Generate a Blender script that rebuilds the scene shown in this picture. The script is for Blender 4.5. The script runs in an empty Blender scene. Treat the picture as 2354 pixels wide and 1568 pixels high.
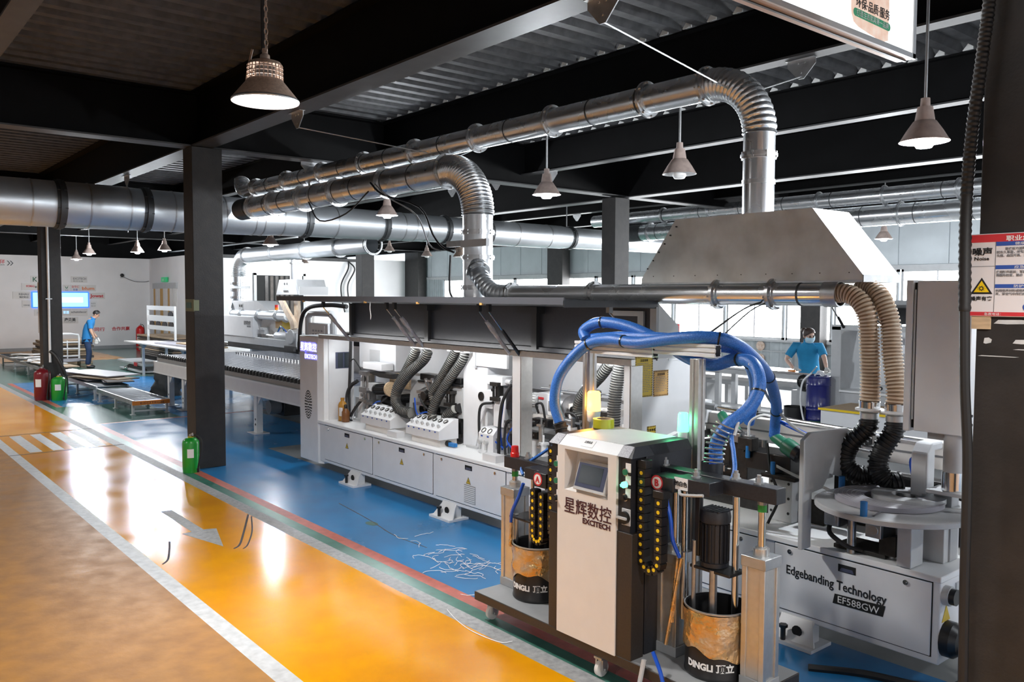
import bpy, bmesh, math, random
from mathutils import Vector, Matrix
random.seed(7)
S = bpy.context.scene
COL = S.collection
V = Vector
PI = math.pi

# ---------------------------------------------------------------- camera, light, exposure
def look(yaw, pitch, roll):
    cy, sy, cp, sp = math.cos(yaw), math.sin(yaw), math.cos(pitch), math.sin(pitch)
    F = V((sy*cp, cy*cp, sp)); r = V((cy, -sy, 0)); d = F.cross(r)
    cr, sr = math.cos(roll), math.sin(roll)
    R, D = cr*r + sr*d, -sr*r + cr*d
    return Matrix(((R.x, -D.x, -F.x), (R.y, -D.y, -F.y), (R.z, -D.z, -F.z)))
cam = bpy.data.cameras.new('camera')
cam.sensor_width = 36.0; cam.lens = 36.0*1925/2354; cam.clip_start = 0.05; cam.clip_end = 300
co = bpy.data.objects.new('camera', cam); COL.objects.link(co)
co.matrix_world = Matrix.Translation((0, 0, 2.15)) @ look(math.radians(-50.365), math.radians(-3.04), math.radians(-0.25)).to_4x4()
S.camera = co
W = bpy.data.worlds.new('world'); S.world = W; W.use_nodes = True
W.node_tree.nodes['Background'].inputs[0].default_value = (0.80, 0.90, 1.0, 1)
W.node_tree.nodes['Background'].inputs[1].default_value = 1.6
S.view_settings.view_transform = 'Standard'; S.view_settings.look = 'None'
S.view_settings.exposure = 0.85; S.view_settings.gamma = 1.0
S.view_settings.use_curve_mapping = False
WINDOW_GLOW = 11.0      # daylight arriving through the frosted panes
BELL_WATTS = 110.0      # bell pendants
BAY_WATTS = 330.0      # large high bays over the aisle and the added fill lamps
TUBE_WATTS = 2.6      # light tubes inside the machine enclosure

# ---------------------------------------------------------------- materials
def mat(name, col, rough=.5, metal=0., coat=0., emit=0., noise=0., nscale=6., bump=0., bscale=40., col2=None, rvar=0., stretch=None, spec=.5, alpha=1., trans=0.):
    m = bpy.data.materials.new(name); m.use_nodes = True
    nt = m.node_tree; b = nt.nodes['Principled BSDF']
    c = (*col, 1)
    b.inputs['Base Color'].default_value = c; b.inputs['Roughness'].default_value = rough
    b.inputs['Metallic'].default_value = metal; b.inputs['Coat Weight'].default_value = coat
    b.inputs['Coat Roughness'].default_value = .08
    b.inputs['Specular IOR Level'].default_value = spec
    b.inputs['Transmission Weight'].default_value = trans
    b.inputs['Alpha'].default_value = alpha
    if emit:
        b.inputs['Emission Color'].default_value = c; b.inputs['Emission Strength'].default_value = emit
    if noise or bump or rvar:
        tc = nt.nodes.new('ShaderNodeTexCoord'); mp = nt.nodes.new('ShaderNodeMapping')
        nt.links.new(tc.outputs['Object'], mp.inputs[0])
        if stretch: mp.inputs['Scale'].default_value = stretch
        n = nt.nodes.new('ShaderNodeTexNoise'); n.inputs['Scale'].default_value = nscale; n.inputs['Detail'].default_value = 5
        nt.links.new(mp.outputs[0], n.inputs['Vector'])
        if noise:
            mx = nt.nodes.new('ShaderNodeMix'); mx.data_type = 'RGBA'
            rp = nt.nodes.new('ShaderNodeMapRange'); rp.inputs[1].default_value = .35; rp.inputs[2].default_value = .68
            nt.links.new(n.outputs['Fac'], rp.inputs[0])
            k = col2 or tuple(v*(1-noise) for v in col)
            mx.inputs['A'].default_value = c; mx.inputs['B'].default_value = (*k, 1)
            nt.links.new(rp.outputs[0], mx.inputs['Factor']); nt.links.new(mx.outputs['Result'], b.inputs['Base Color'])
        if rvar:
            r = nt.nodes.new('ShaderNodeMapRange'); r.inputs[1].default_value = .3; r.inputs[2].default_value = .7
            r.inputs[3].default_value = max(0, rough-rvar); r.inputs[4].default_value = rough+rvar
            nt.links.new(n.outputs['Fac'], r.inputs[0]); nt.links.new(r.outputs[0], b.inputs['Roughness'])
        if bump:
            n2 = nt.nodes.new('ShaderNodeTexNoise'); n2.inputs['Scale'].default_value = bscale; n2.inputs['Detail'].default_value = 3
            nt.links.new(mp.outputs[0], n2.inputs['Vector'])
            bp = nt.nodes.new('ShaderNodeBump'); bp.inputs['Strength'].default_value = bump; bp.inputs['Distance'].default_value = .02
            nt.links.new(n2.outputs['Fac'], bp.inputs['Height']); nt.links.new(bp.outputs[0], b.inputs['Normal'])
    return m
M = {}
M['yellow'] = mat('yellow_epoxy', (.80, .34, .002), .17, noise=.5, nscale=2.2, col2=(.68, .26, .004), bump=.05, bscale=3, coat=.0, rvar=.05, spec=.4)
M['brown'] = mat('worn_ochre_epoxy', (.42, .19, .035), .45, noise=.5, nscale=5, col2=(.31, .145, .045), bump=.1, bscale=12, rvar=.08)
M['white_line'] = mat('white_floor_paint', (.62, .63, .64), .45, noise=.25, nscale=14)
M['kerb'] = mat('grey_floor_paint', (.40, .40, .40), .5, noise=.35, nscale=22, bump=.2, bscale=60)
M['green_paint'] = mat('green_floor_paint', (.045, .17, .125), .35, noise=.35, nscale=9)
M['green_floor'] = mat('green_epoxy', (.08, .19, .16), .2, noise=.35, nscale=1.7, coat=.0, spec=.4, bump=.05, bscale=3)
M['red_paint'] = mat('red_floor_paint', (.50, .125, .09), .4, noise=.3, nscale=12)
M['blue'] = mat('blue_epoxy', (.022, .22, .52), .22, noise=.5, nscale=1.3, col2=(.03, .16, .36), spec=.4, bump=.05, bscale=3, coat=.0, rvar=.07)
M['grey_floor'] = mat('grey_concrete', (.27, .28, .28), .3, noise=.35, nscale=1.2)
M['wall'] = mat('white_plaster', (.84, .83, .84), .8, noise=.05, nscale=1.5)
M['wall_panel'] = mat('grey_sandwich_panel', (.60, .65, .68), .5, noise=.1, nscale=2)
M['cladding'] = mat('corrugated_grey_cladding', (.42, .46, .48), .5, noise=.15, nscale=4)
M['deck'] = mat('galvanised_roof_deck', (.10, .102, .108), .6, .3, noise=.4, nscale=9, bump=.1, bscale=90)
M['beam'] = mat('black_steel_paint', (.0014, .0014, .0016), .6, noise=.5, nscale=4, col2=(.0026, .0026, .003), spec=.12)
M['flange'] = mat('grey_lit_steel', (.045, .045, .047), .5, noise=.3, nscale=6)  # beam bottoms: light from below put into the grey; cable tray: plain grey
M['column'] = mat('dark_steel_paint', (.016, .0155, .0155), .55, noise=.5, nscale=8, col2=(.026, .023, .022), bump=.1, bscale=60)
M['duct'] = mat('galvanised_duct', (.80, .82, .84), .27, .92, noise=.15, nscale=3, rvar=.07, stretch=(1, 1, 1))
M['duct_dull'] = mat('dull_galvanised_duct', (.74, .78, .82), .38, .88, noise=.15, nscale=2, rvar=.05)
M['ring'] = mat('galvanised_flange', (.66, .67, .68), .35, 1., noise=.15, nscale=20)
M['seam'] = mat('dark_duct_seam', (.10, .105, .11), .5, .8)
M['hoodm'] = mat('stained_galvanised_sheet', (.74, .75, .74), .5, .25, noise=.3, nscale=4, col2=(.55, .55, .53), rvar=.08)
M['galv'] = mat('galvanised_steel', (.55, .56, .57), .4, .9, noise=.2, nscale=12)
M['chrome'] = mat('polished_steel', (.72, .72, .72), .15, 1.)
M['alu'] = mat('anodised_aluminium', (.62, .61, .59), .35, .85, noise=.08, nscale=30)
M['steel'] = mat('machined_steel', (.42, .42, .43), .32, .9, noise=.2, nscale=25)
M['dark_steel'] = mat('oily_dark_steel', (.055, .052, .05), .4, .7, noise=.3, nscale=30)
M['white'] = mat('white_powder_coat', (.72, .73, .75), .38, noise=.05, nscale=6)
M['offwhite'] = mat('cream_powder_coat', (.74, .71, .68), .42, noise=.04, nscale=8)
M['white_lip'] = mat('white_edge_paint', (.80, .81, .82), .4)
M['grey_paint'] = mat('grey_powder_coat', (.30, .31, .32), .4, noise=.08, nscale=9)
M['lightgrey'] = mat('light_grey_powder_coat', (.50, .51, .52), .4, noise=.08, nscale=9)
M['charcoal'] = mat('charcoal_powder_coat', (.016, .0175, .023), .4, noise=.3, nscale=60, bump=.05, bscale=200)
M['brownblack'] = mat('brown_black_powder_coat', (.030, .024, .021), .42, noise=.3, nscale=90)
M['lip_grey'] = mat('dark_blue_grey_paint', (.075, .08, .095), .4)
M['lit_flute'] = mat('pale_lit_flute', (.62, .63, .62), .7)  # pale colour stands for light through the deck flutes
M['sticker'] = mat('green_grey_sticker', (.20, .23, .13), .5)
M['speckle'] = mat('speckled_grey_laminate', (.50, .50, .54), .4, noise=.9, nscale=260, col2=(.16, .16, .19))
M['black'] = mat('black_plastic', (.011, .011, .012), .35)
M['rubber'] = mat('black_rubber', (.012, .012, .013), .55)
M['matte_black'] = mat('matte_black', (.006, .006, .006), .8)
M['yellow_dot'] = mat('yellow_plastic', (.80, .55, .01), .45)
M['red'] = mat('red_plastic', (.55, .012, .012), .35)
M['dark_red'] = mat('dark_red_enamel', (.16, .008, .014), .3)
M['red_print'] = mat('red_print', (.58, .035, .045), .5)
M['white_print'] = mat('white_print', (.80, .80, .80), .5)
M['black_print'] = mat('black_print', (.012, .012, .014), .55)
M['maroon_print'] = mat('maroon_print', (.055, .010, .018), .5)
M['grey_print'] = mat('grey_print', (.18, .18, .19), .6)
M['blue_print'] = mat('blue_print', (.03, .085, .36), .5)
M['green_print'] = mat('green_print', (.008, .10, .045), .5)
M['orange_print'] = mat('orange_print', (.75, .20, .04), .5)
M['green_gas'] = mat('green_enamel', (.012, .30, .028), .3, coat=.3)
M['green_tape'] = mat('green_tape', (.03, .30, .05), .5)
M['green_cap'] = mat('green_plastic', (.012, .16, .085), .4)
M['blue_hose'] = mat('blue_braided_hose', (.012, .10, .40), .42, noise=.5, nscale=160, col2=(.05, .20, .62), bump=.15, bscale=220)
M['blue_tube'] = mat('blue_air_tube', (.01, .08, .50), .3)
M['blue_roll'] = mat('blue_roller', (.015, .17, .48), .4)
M['blue_drum'] = mat('blue_drum_enamel', (.010, .015, .15), .25, coat=.4)
M['tan_hose'] = mat('tan_ribbed_hose', (.62, .46, .33), .4, noise=.3, nscale=12, col2=(.74, .62, .48))
M['tan_groove'] = mat('tan_hose_wall', (.30, .19, .11), .5)
M['clear_hose'] = mat('clear_ribbed_hose', (.44, .44, .41), .3, noise=.3, nscale=10)
M['hose_wire'] = mat('black_hose_wire', (.03, .03, .03), .35)
M['foil'] = mat('crumpled_gold_foil', (.66, .40, .13), .3, .75, noise=.5, nscale=9, col2=(.62, .52, .40), bump=.9, bscale=16, rvar=.1)
M['cardboard'] = mat('brown_board', (.36, .26, .17), .8, noise=.2, nscale=5)
M['board_edge'] = mat('dark_board', (.10, .085, .075), .8, noise=.3, nscale=8)
M['board_grey'] = mat('grey_laminate_board', (.34, .33, .37), .45, noise=.1, nscale=4)
M['board_white'] = mat('white_laminate_board', (.68, .66, .64), .45)
M['wood'] = mat('pale_plywood', (.55, .40, .25), .6, noise=.25, nscale=10, stretch=(1, 6, 6))
M['roller'] = mat('zinc_roller', (.55, .57, .60), .28, .95)
M['table_blue'] = mat('blue_grey_table_top', (.16, .175, .22), .22, .3, noise=.2, nscale=2)
M['orange_label'] = mat('orange_label', (.66, .20, .02), .5)
M['yellow_label'] = mat('yellow_label', (.60, .42, .045), .6)
M['tan_label'] = mat('tan_label', (.58, .34, .11), .6)
M['paper'] = mat('white_paper', (.78, .78, .78), .6)
M['sign_face'] = mat('white_sign_board', (.72, .68, .69), .25)
M['oil'] = mat('amber_oil_bottle', (.42, .20, .03), .25)
M['amber'] = mat('brown_oil_bottle', (.17, .065, .02), .2)
M['tape'] = mat('yellow_tape_roll', (.45, .40, .015), .2, coat=.5)
M['screen_off'] = mat('dark_touch_screen', (.035, .045, .055), .15)
M['screen_frame'] = mat('blue_grey_bezel', (.06, .07, .12), .35)
M['lamp_shade'] = mat('dusty_white_enamel', (.46, .36, .32), .55, noise=.2, nscale=20)
M['bay_shade'] = mat('dusty_brown_aluminium', (.33, .235, .18), .65, noise=.3, nscale=60)
M['lamp_inner'] = mat('white_reflector', (.85, .85, .85), .35)
M['lamp_on'] = mat('lit_lamp', (.93, .96, 1.0), .4, emit=22.)
M['bay_on'] = mat('lit_led_disc', (1.0, 1.0, 1.0), .4, emit=9.)
M['bulb_off'] = mat('unlit_bulb', (.80, .78, .76), .3)
M['amber_light'] = mat('amber_beacon', (1., .42, .06), .4, emit=4.5)
M['amber_core'] = mat('amber_beacon_core', (1., .80, .45), .4, emit=4.)
M['green_light'] = mat('green_beacon', (.10, 1., .45), .4, emit=2.2)
M['green_core'] = mat('green_beacon_core', (.75, 1., .88), .4, emit=3.)
M['red_lens'] = mat('red_lens', (.60, .03, .03), .3)
M['orange_lens'] = mat('orange_lens', (.75, .22, .01), .3)
M['led_violet'] = mat('violet_led_letters', (.80, .80, 1.0), .4, emit=1.3)
M['led_halo'] = mat('violet_led_strip', (.22, .20, .85), .4, emit=.55)
M['window_pane'] = mat('sunlit_frosted_pane', (.96, .98, 1.0), .4, emit=WINDOW_GLOW)
M['tv'] = mat('lit_blue_screen', (.30, .62, 1.0), .4, emit=.75)
M['tv_white'] = mat('lit_white_screen_text', (1., 1., 1.), .4, emit=2.)
M['tv_rim'] = mat('lit_screen_rim', (.02, .16, .85), .4, emit=.8)
M['lightbox'] = mat('lit_sign_face', (1., 1., 1.), .4, emit=.8)
M['frame_wood'] = mat('bronze_sign_frame', (.45, .30, .22), .45, .3, noise=.1, nscale=9)
M['stain_lit'] = mat('backlit_rust_stain', (.62, .42, .32), .6, emit=.45, noise=.5, nscale=14, col2=(.85, .75, .68))
M['green_lit'] = mat('backlit_green_print', (.02, .16, .08), .5, emit=.5)
M['stain'] = mat('rust_stain', (.50, .34, .25), .7, noise=.4, nscale=14, col2=(.72, .62, .55))
M['exit_green'] = mat('green_exit_sign', (.02, .35, .13), .4, emit=.25)
M['skin'] = mat('skin', (.50, .29, .20), .5)
M['skin2'] = mat('fair_skin', (.62, .40, .31), .5)
M['hair'] = mat('black_hair', (.012, .010, .010), .5)
M['hair_brown'] = mat('dark_brown_hair', (.055, .035, .028), .5)
M['shirt'] = mat('blue_work_shirt', (.012, .17, .42), .8, noise=.12, nscale=12)
M['shirt2'] = mat('turquoise_polo', (.015, .25, .50), .8, noise=.12, nscale=12)
M['trousers'] = mat('navy_trousers', (.014, .035, .095), .8, noise=.2, nscale=12)
M['glove'] = mat('white_cotton_glove', (.62, .60, .58), .85)
M['mask'] = mat('pale_blue_mask', (.45, .66, .78), .7)
M['bag'] = mat('dark_sack', (.05, .055, .06), .7, noise=.4, nscale=7)
M['plywood_dark'] = mat('dark_plywood', (.12, .10, .085), .8, noise=.3, nscale=3)  # dark brown plywood colour, randomly mottled
M['clear_bag'] = mat('clear_plastic_film', (.55, .56, .60), .2, noise=.3, nscale=20)

# ---------------------------------------------------------------- mesh helpers
def spline(pts, n=6, closed=False):
    P = [V(p) for p in pts]; out = []; m = len(P)
    if m < 3: return P
    for i in range(m if closed else m-1):
        a = P[(i-1) % m] if closed or i else P[0]*2-P[1]
        b, c = P[i], P[(i+1) % m]
        d = P[(i+2) % m] if closed or i+2 < m else c*2-b
        for k in range(n):
            t = k/n
            out.append(.5*((2*b)+(c-a)*t+(2*a-5*b+4*c-d)*t*t+(3*b-a-3*c+d)*t**3))
    if not closed: out.append(P[-1])
    return out
class MB:
    def __init__(s): s.v = []; s.f = []; s.mi = []; s.cur = 0
    def m(s, i): s.cur = i; return s
    def _add(s, vs, fs):
        n = len(s.v); s.v += [tuple(v) for v in vs]
        for f in fs: s.f.append([n+i for i in f]); s.mi.append(s.cur)
        return s
    def box(s, x0, x1, y0, y1, z0, z1):
        if x0 > x1: x0, x1 = x1, x0
        if y0 > y1: y0, y1 = y1, y0
        if z0 > z1: z0, z1 = z1, z0
        return s._add([(x, y, z) for z in (z0, z1) for y in (y0, y1) for x in (x0, x1)],
                      [(0, 2, 3, 1), (4, 5, 7, 6), (0, 1, 5, 4), (2, 6, 7, 3), (0, 4, 6, 2), (1, 3, 7, 5)])
    def hexa(s, a, b):   # two quads (bottom, top), each four points in turn
        return s._add(list(a)+list(b), [(3, 2, 1, 0), (4, 5, 6, 7), (0, 1, 5, 4), (1, 2, 6, 5), (2, 3, 7, 6), (3, 0, 4, 7)])
    def obox(s, c, ux, uy, uz, hx, hy, hz):  # oriented box
        c, ux, uy, uz = V(c), V(ux).normalized()*hx, V(uy).normalized()*hy, V(uz).normalized()*hz
        q = [(-1, -1), (1, -1), (1, 1), (-1, 1)]
        return s.hexa([c+a*ux+b*uy-uz for a, b in q], [c+a*ux+b*uy+uz for a, b in q])
    def bar(s, p, q, w, h=None, up=(0, 0, 1)):
        p, q = V(p), V(q); d = (q-p); L = d.length; d.normalize(); u = V(up)
        if abs(d.dot(u)) > .95: u = V((0, 1, 0))
        x = d.cross(u).normalized(); u = x.cross(d)
        return s.obox((p+q)/2, x, u, d, w/2, (h or w)/2, L/2)
    def prism(s, poly, ax, a, b):
        n = len(poly)
        def pt(u, w, t): return {'x': (t, u, w), 'y': (u, t, w), 'z': (u, w, t)}[ax]
        vs = [pt(u, w, a) for u, w in poly]+[pt(u, w, b) for u, w in poly]
        return s._add(vs, [list(range(n))[::-1], list(range(n, 2*n))]+[(i, (i+1) % n, n+(i+1) % n, n+i) for i in range(n)])
    def cyl(s, p, q, r, seg=12, r2=None, cap=True):
        return s.tube([p, q], r if r2 is None else [r, r2], seg, cap)
    def tube(s, pts, r, seg=8, cap=True, closed=False):
        P = [V(p) for p in pts]; n = len(P); rr = r if isinstance(r, (list, tuple)) else [r]*n
        T = []
        for i in range(n):
            a = P[i-1] if (i or closed) else P[0]; b = P[(i+1) % n] if (i < n-1 or closed) else P[-1]
            t = b-a; T.append(t.normalized() if t.length > 1e-9 else V((0, 0, 1)))
        u = V((0, 0, 1)) if abs(T[0].z) < .9 else V((1, 0, 0))
        x = T[0].cross(u).normalized(); vs = []
        for i in range(n):
            x = (x-T[i]*x.dot(T[i])).normalized(); y = T[i].cross(x)
            for k in range(seg):
                a = 2*PI*k/seg; vs.append(P[i]+(x*math.cos(a)+y*math.sin(a))*rr[i])
        fs = []
        for i in range(n if closed else n-1):
            j = (i+1) % n
            for k in range(seg):
                l = (k+1) % seg; fs.append((i*seg+k, i*seg+l, j*seg+l, j*seg+k))
        if cap and not closed: fs += [list(range(seg))[::-1], [(n-1)*seg+k for k in range(seg)]]
        return s._add(vs, fs)
    def ring(s, c, ax, r0, r1, t, seg=24):   # annulus plate of thickness t
        c, ax = V(c), V(ax).normalized(); u = V((0, 0, 1)) if abs(ax.z) < .9 else V((1, 0, 0))
        x = ax.cross(u).normalized(); y = ax.cross(x); vs = []
        for h, r in ((-t/2, r0), (-t/2, r1), (t/2, r1), (t/2, r0)):
            for k in range(seg):
                a = 2*PI*k/seg; vs.append(c+ax*h+(x*math.cos(a)+y*math.sin(a))*r)
        fs = []
        for i in range(4):
            j = (i+1) % 4
            for k in range(seg):
                l = (k+1) % seg; fs.append((i*seg+k, i*seg+l, j*seg+l, j*seg+k))
        return s._add(vs, fs)
    def lathe(s, prof, c, seg=20, ax='z', cap=False):
        c = V(c); n = len(prof); vs = []
        for r, h in prof:
            for k in range(seg):
                a = 2*PI*k/seg; p = (r*math.cos(a), r*math.sin(a), h)
                vs.append(c+V(p if ax == 'z' else (p[2], p[0], p[1]) if ax == 'x' else (p[1], p[2], p[0])))
        fs = [(i*seg+k, i*seg+(k+1) % seg, (i+1)*seg+(k+1) % seg, (i+1)*seg+k) for i in range(n-1) for k in range(seg)]
        if cap: fs += [list(range(seg))[::-1], [(n-1)*seg+k for k in range(seg)]]
        return s._add(vs, fs)
    def ball(s, c, r, seg=10, rings=7, sc=(1, 1, 1)):
        prof = [(r*math.sin(PI*i/rings)+1e-5, -r*math.cos(PI*i/rings)) for i in range(rings+1)]
        t = MB().lathe(prof, (0, 0, 0), seg)
        return s._add([(c[0]+v[0]*sc[0], c[1]+v[1]*sc[1], c[2]+v[2]*sc[2]) for v in t.v], t.f)
    def quad(s, a, b, c, d): return s._add([a, b, c, d], [(0, 1, 2, 3)])
    def build(s, name, mats, parent=None, smooth=True, bev=0., ang=35):
        me = bpy.data.meshes.new(name); me.from_pydata(s.v, [], s.f)
        for x in (mats if isinstance(mats, (list, tuple)) else [mats]): me.materials.append(M[x])
        if any(s.mi): me.polygons.foreach_set('material_index', s.mi)
        bm = bmesh.new(); bm.from_mesh(me); bmesh.ops.recalc_face_normals(bm, faces=bm.faces); bm.to_mesh(me); bm.free()
        if smooth:
            me.polygons.foreach_set('use_smooth', [True]*len(me.polygons)); me.set_sharp_from_angle(angle=math.radians(ang))
        o = bpy.data.objects.new(name, me); COL.objects.link(o); put(o, parent)
        if bev:
            b = o.modifiers.new('bevel', 'BEVEL'); b.width = bev; b.segments = 2; b.limit_method = 'ANGLE'; b.angle_limit = math.radians(40)
        return o
def put(o, parent):
    if parent is not None:
        o.parent = parent
        if parent.type == 'EMPTY' and parent.parent is None:
            o.matrix_parent_inverse = Matrix.Translation(-parent.location)
def tag(o, label, cat, group=None, kind=None):
    o['label'] = label; o['category'] = cat
    if group: o['group'] = group
    if kind: o['kind'] = kind
    return o
def thing(name, label, cat, loc=(0, 0, 0), group=None, kind=None):
    o = bpy.data.objects.new(name, None); COL.objects.link(o); o.location = loc; o.empty_display_size = .1
    return tag(o, label, cat, group, kind)
def struct(o, label=None, cat='structure'):
    o['kind'] = 'structure'
    if label: o['label'] = label; o['category'] = cat
    return o
def dup(root, d, label=None, rotz=0.):
    r = root.copy(); COL.objects.link(r); r.location = root.location+V(d); r.rotation_euler.z = root.rotation_euler.z+rotz
    if label: r['label'] = label
    for ch in root.children:
        c = ch.copy(); COL.objects.link(c); c.parent = r
        for g in ch.children:
            k = g.copy(); COL.objects.link(k); k.parent = c
    return r
def text(name, body, size, origin, ux, uy, material, parent=None, bold=0., depth=.0015, sx=1., align='LEFT', fit=None):
    """Letters as a mesh standing on the plane through origin spanned by ux (reading direction) and uy (up)."""
    c = bpy.data.curves.new(name, 'FONT'); c.body = body; c.size = size; c.extrude = depth/2; c.offset = bold; c.resolution_u = 2
    c.align_x = align
    t = bpy.data.objects.new(name, c); me = bpy.data.meshes.new_from_object(t)
    bpy.data.objects.remove(t); bpy.data.curves.remove(c)
    ux, uy = V(ux).normalized(), V(uy).normalized(); uz = ux.cross(uy)
    if fit:
        xs = [v.co.x for v in me.vertices]; w = max(xs)-min(xs); sx = fit/w
    o0 = V(origin)
    for v in me.vertices:
        p = v.co.copy(); v.co = o0+ux*(p.x*sx)+uy*p.y+uz*(p.z+depth/2+.0006)
    me.materials.clear(); me.materials.append(M[material])
    o = bpy.data.objects.new(name, me); COL.objects.link(o); put(o, parent)
    return o
# ---------------------------------------------------------------- floor
fm = ['yellow', 'brown', 'white_line', 'kerb', 'green_paint', 'green_floor', 'red_paint', 'blue', 'grey_floor']
F = MB()
def patch(m, x0, x1, y0, y1): F.m(fm.index(m)); F.quad((x0, y0, 0), (x1, y0, 0), (x1, y1, 0), (x0, y1, 0))
XL, XR = -36.0, 5.0
patch('grey_floor', XL, XR, -9, -3.6)
patch('brown', XL, XR, -3.6, 1.9)
patch('white_line', XL, XR, 1.9, 2.02)
patch('yellow', XL, XR, 2.02, 3.2)
patch('kerb', XL, XR, 3.2, 3.33)
patch('green_paint', -15.08, XR, 3.33, 3.44)
patch('red_paint', -15.08, XR, 3.44, 3.55)
for x0, x1, y0, y1, m in ((-11.2, 5, 3.55, 4.82, 'blue'), (-15.0, -11.2, 3.55, 6.2, 'blue'), (-11.2, 5, 4.82, 6.6, 'grey_floor'), (-15.0, 5, 6.6, 19.5, 'grey_floor'),
                          (-15.0, -11.2, 6.2, 6.6, 'grey_floor'), (-15.08, -15.0, 3.55, 19.5, 'red_paint'), (-17.75, -15.08, 3.33, 4.9, 'green_floor'), (-17.75, -15.08, 4.9, 8, 'blue'),
                          (-23.2, -17.75, 3.33, 3.44, 'green_floor'), (-23.2, -17.75, 3.44, 3.55, 'red_paint'), (-23.2, -17.75, 3.55, 4.6, 'blue'), (-23.2, -17.75, 4.6, 5.6, 'green_floor'), (-23.2, -17.75, 5.6, 8, 'blue'),
                          (-30, -23.2, 3.33, 8, 'green_floor'), (-36, -30, 3.33, 8, 'yellow'), (-36, -15.08, 8, 19.5, 'green_floor')):
    patch(m, x0, x1, y0, y1)
struct(F.build('floor', fm, smooth=False), 'painted epoxy factory floor with ochre lane, yellow walkway and blue work area', 'floor')
def mark(name, polys, m, label, z=.0012):
    b = MB()
    for p in polys:
        n = len(p); b._add([(x, y, z) for x, y in p]+[(x, y, .0002) for x, y in p], [list(range(n)), list(range(n, 2*n))]+[(i, (i+1) % n, n+(i+1) % n, n+i) for i in range(n)])
    return tag(b.build(name, m, smooth=False), label, 'floor marking', kind='structure')
rect = lambda x0, x1, y0, y1: [(x0, y0), (x1, y0), (x1, y1), (x0, y1)]
mark('arrow_marking', [[(-8.55, 2.56), (-7.64, 2.555), (-7.62, 2.465), (-7.02, 2.613), (-7.61, 2.77), (-7.65, 2.665), (-8.55, 2.665)]], 'kerb', 'grey arrow painted on the yellow walkway')
for i, (a, b) in enumerate(((2.16, 2.31), (2.44, 2.58), (2.71, 2.86), (2.98, 3.12))):
    mark('crossing_stripe', [rect(-14.52, -12.86, a, b)], 'white_line', ('first', 'second', 'third', 'fourth')[i]+' grey crossing stripe counted from the white lane line')
mark('floor_joint', [rect(-14.64, -14.61, 1.9, 3.33)], 'board_edge', 'dark joint across the yellow walkway behind the crossing stripes', .0016)
mark('floor_joint', [rect(-12.79, -12.76, 1.9, 3.33)], 'board_edge', 'dark joint across the yellow walkway in front of the crossing stripes', .0016)
def ribbon(pts, w): 
    L = []; R_ = []
    P = spline([(x, y, 0) for x, y in pts], 6)
    for i, p in enumerate(P):
        t = (P[min(i+1, len(P)-1)]-P[max(i-1, 0)]).normalized(); n = V((-t.y, t.x, 0))*w/2
        L.append((p.x+n.x, p.y+n.y)); R_.append((p.x-n.x, p.y-n.y))
    return [[L[i], L[i+1], R_[i+1], R_[i]] for i in range(len(P)-1)]
mark('tyre_marking', ribbon([(-7.9, 3.19), (-7.4, 2.95), (-7.0, 2.75), (-6.9, 2.66)], .018)+ribbon([(-7.82, 3.19), (-7.32, 2.99), (-6.95, 2.8), (-6.85, 2.72)], .012), 'board_edge', 'pair of curved dark tyre marks beside the arrow tip', .0014)
mark('tyre_marking', ribbon([(-7.45, 2.30), (-7.2, 2.22), (-6.95, 2.13), (-6.85, 2.06)], .016), 'board_edge', 'short curved dark tyre mark beside the white lane line', .0014)
mark('floor_crack', ribbon([(-7.75, 4.1), (-7.0, 4.02), (-6.4, 3.93), (-5.9, 3.95)], .008), 'board_edge', 'thin dark crack in the blue floor before the edgebander', .0014)
mark('floor_patch', [[(-6.86+.085*math.cos(a*.524), 3.97+.05*math.sin(a*.524)) for a in range(12)]], 'green_floor', 'small pale oval patch in the blue floor')
# ---------------------------------------------------------------- roof deck, beams, columns
D = MB(); prof = []
x = -36.0
while x < 6:
    prof += [(x, 4.62), (x+.10, 4.62), (x+.135, 4.70), (x+.24, 4.70)]; x += .275
n = len(prof)
D._add([(a, -9, z) for a, z in prof]+[(a, 19.7, z) for a, z in prof], [(i, i+1, n+i+1, n+i) for i in range(n-1)])
D.m(1).box(-36, 6, -9, 19.7, 4.72, 4.80)
struct(D.build('ceiling', ['deck', 'beam'], smooth=False), 'dark ribbed steel roof deck over the black beams', 'ceiling')
def ibeam(name, ax, a, b, c, w, z0, z1, label):
    B = MB(); f = .018; wb = .014
    def bx(u0, u1, z_0, z_1): 
        return B.box(a, b, u0, u1, z_0, z_1) if ax == 'x' else B.box(u0, u1, a, b, z_0, z_1)
    bx(c-wb/2, c+wb/2, z0+f, z1-f)
    B.m(1); bx(c-w/2, c+w/2, z0, z0+f); B.m(0); bx(c-w/2, c+w/2, z1-f, z1)  # bottom flange coloured lighter, as if lit from below
    return tag(B.build(name, ['beam', 'flange'], smooth=False), label, 'beam', kind='structure')
for y, s in ((1.15, 'black secondary roof beam above the yellow walkway'), (6.33, 'black secondary roof beam carrying the row of bell lamps'), (8.99, 'black secondary roof beam second beyond the near column row'),
             (14.1, 'black secondary roof beam just beyond the middle column row'), (16.7, 'black secondary roof beam next to the window wall'), (-1.45, 'black secondary roof beam over the ochre lane'), (-6.6, 'black secondary roof beam furthest on the ochre side')):
    ibeam('roof_beam', 'x', -36, 6, y, .17, 4.13, 4.615, s)
for y, z, s in ((3.68, 3.96, 'deep black main beam along the near column row'), (11.33, 3.93, 'deep black main beam along the middle column row'), (19.25, 3.96, 'deep black main beam over the window wall'), (-4.0, 3.96, 'deep black main beam on the ochre side')):
    ibeam('main_beam', 'x', -36, 6, y, .26, z, 4.617, s)
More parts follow.
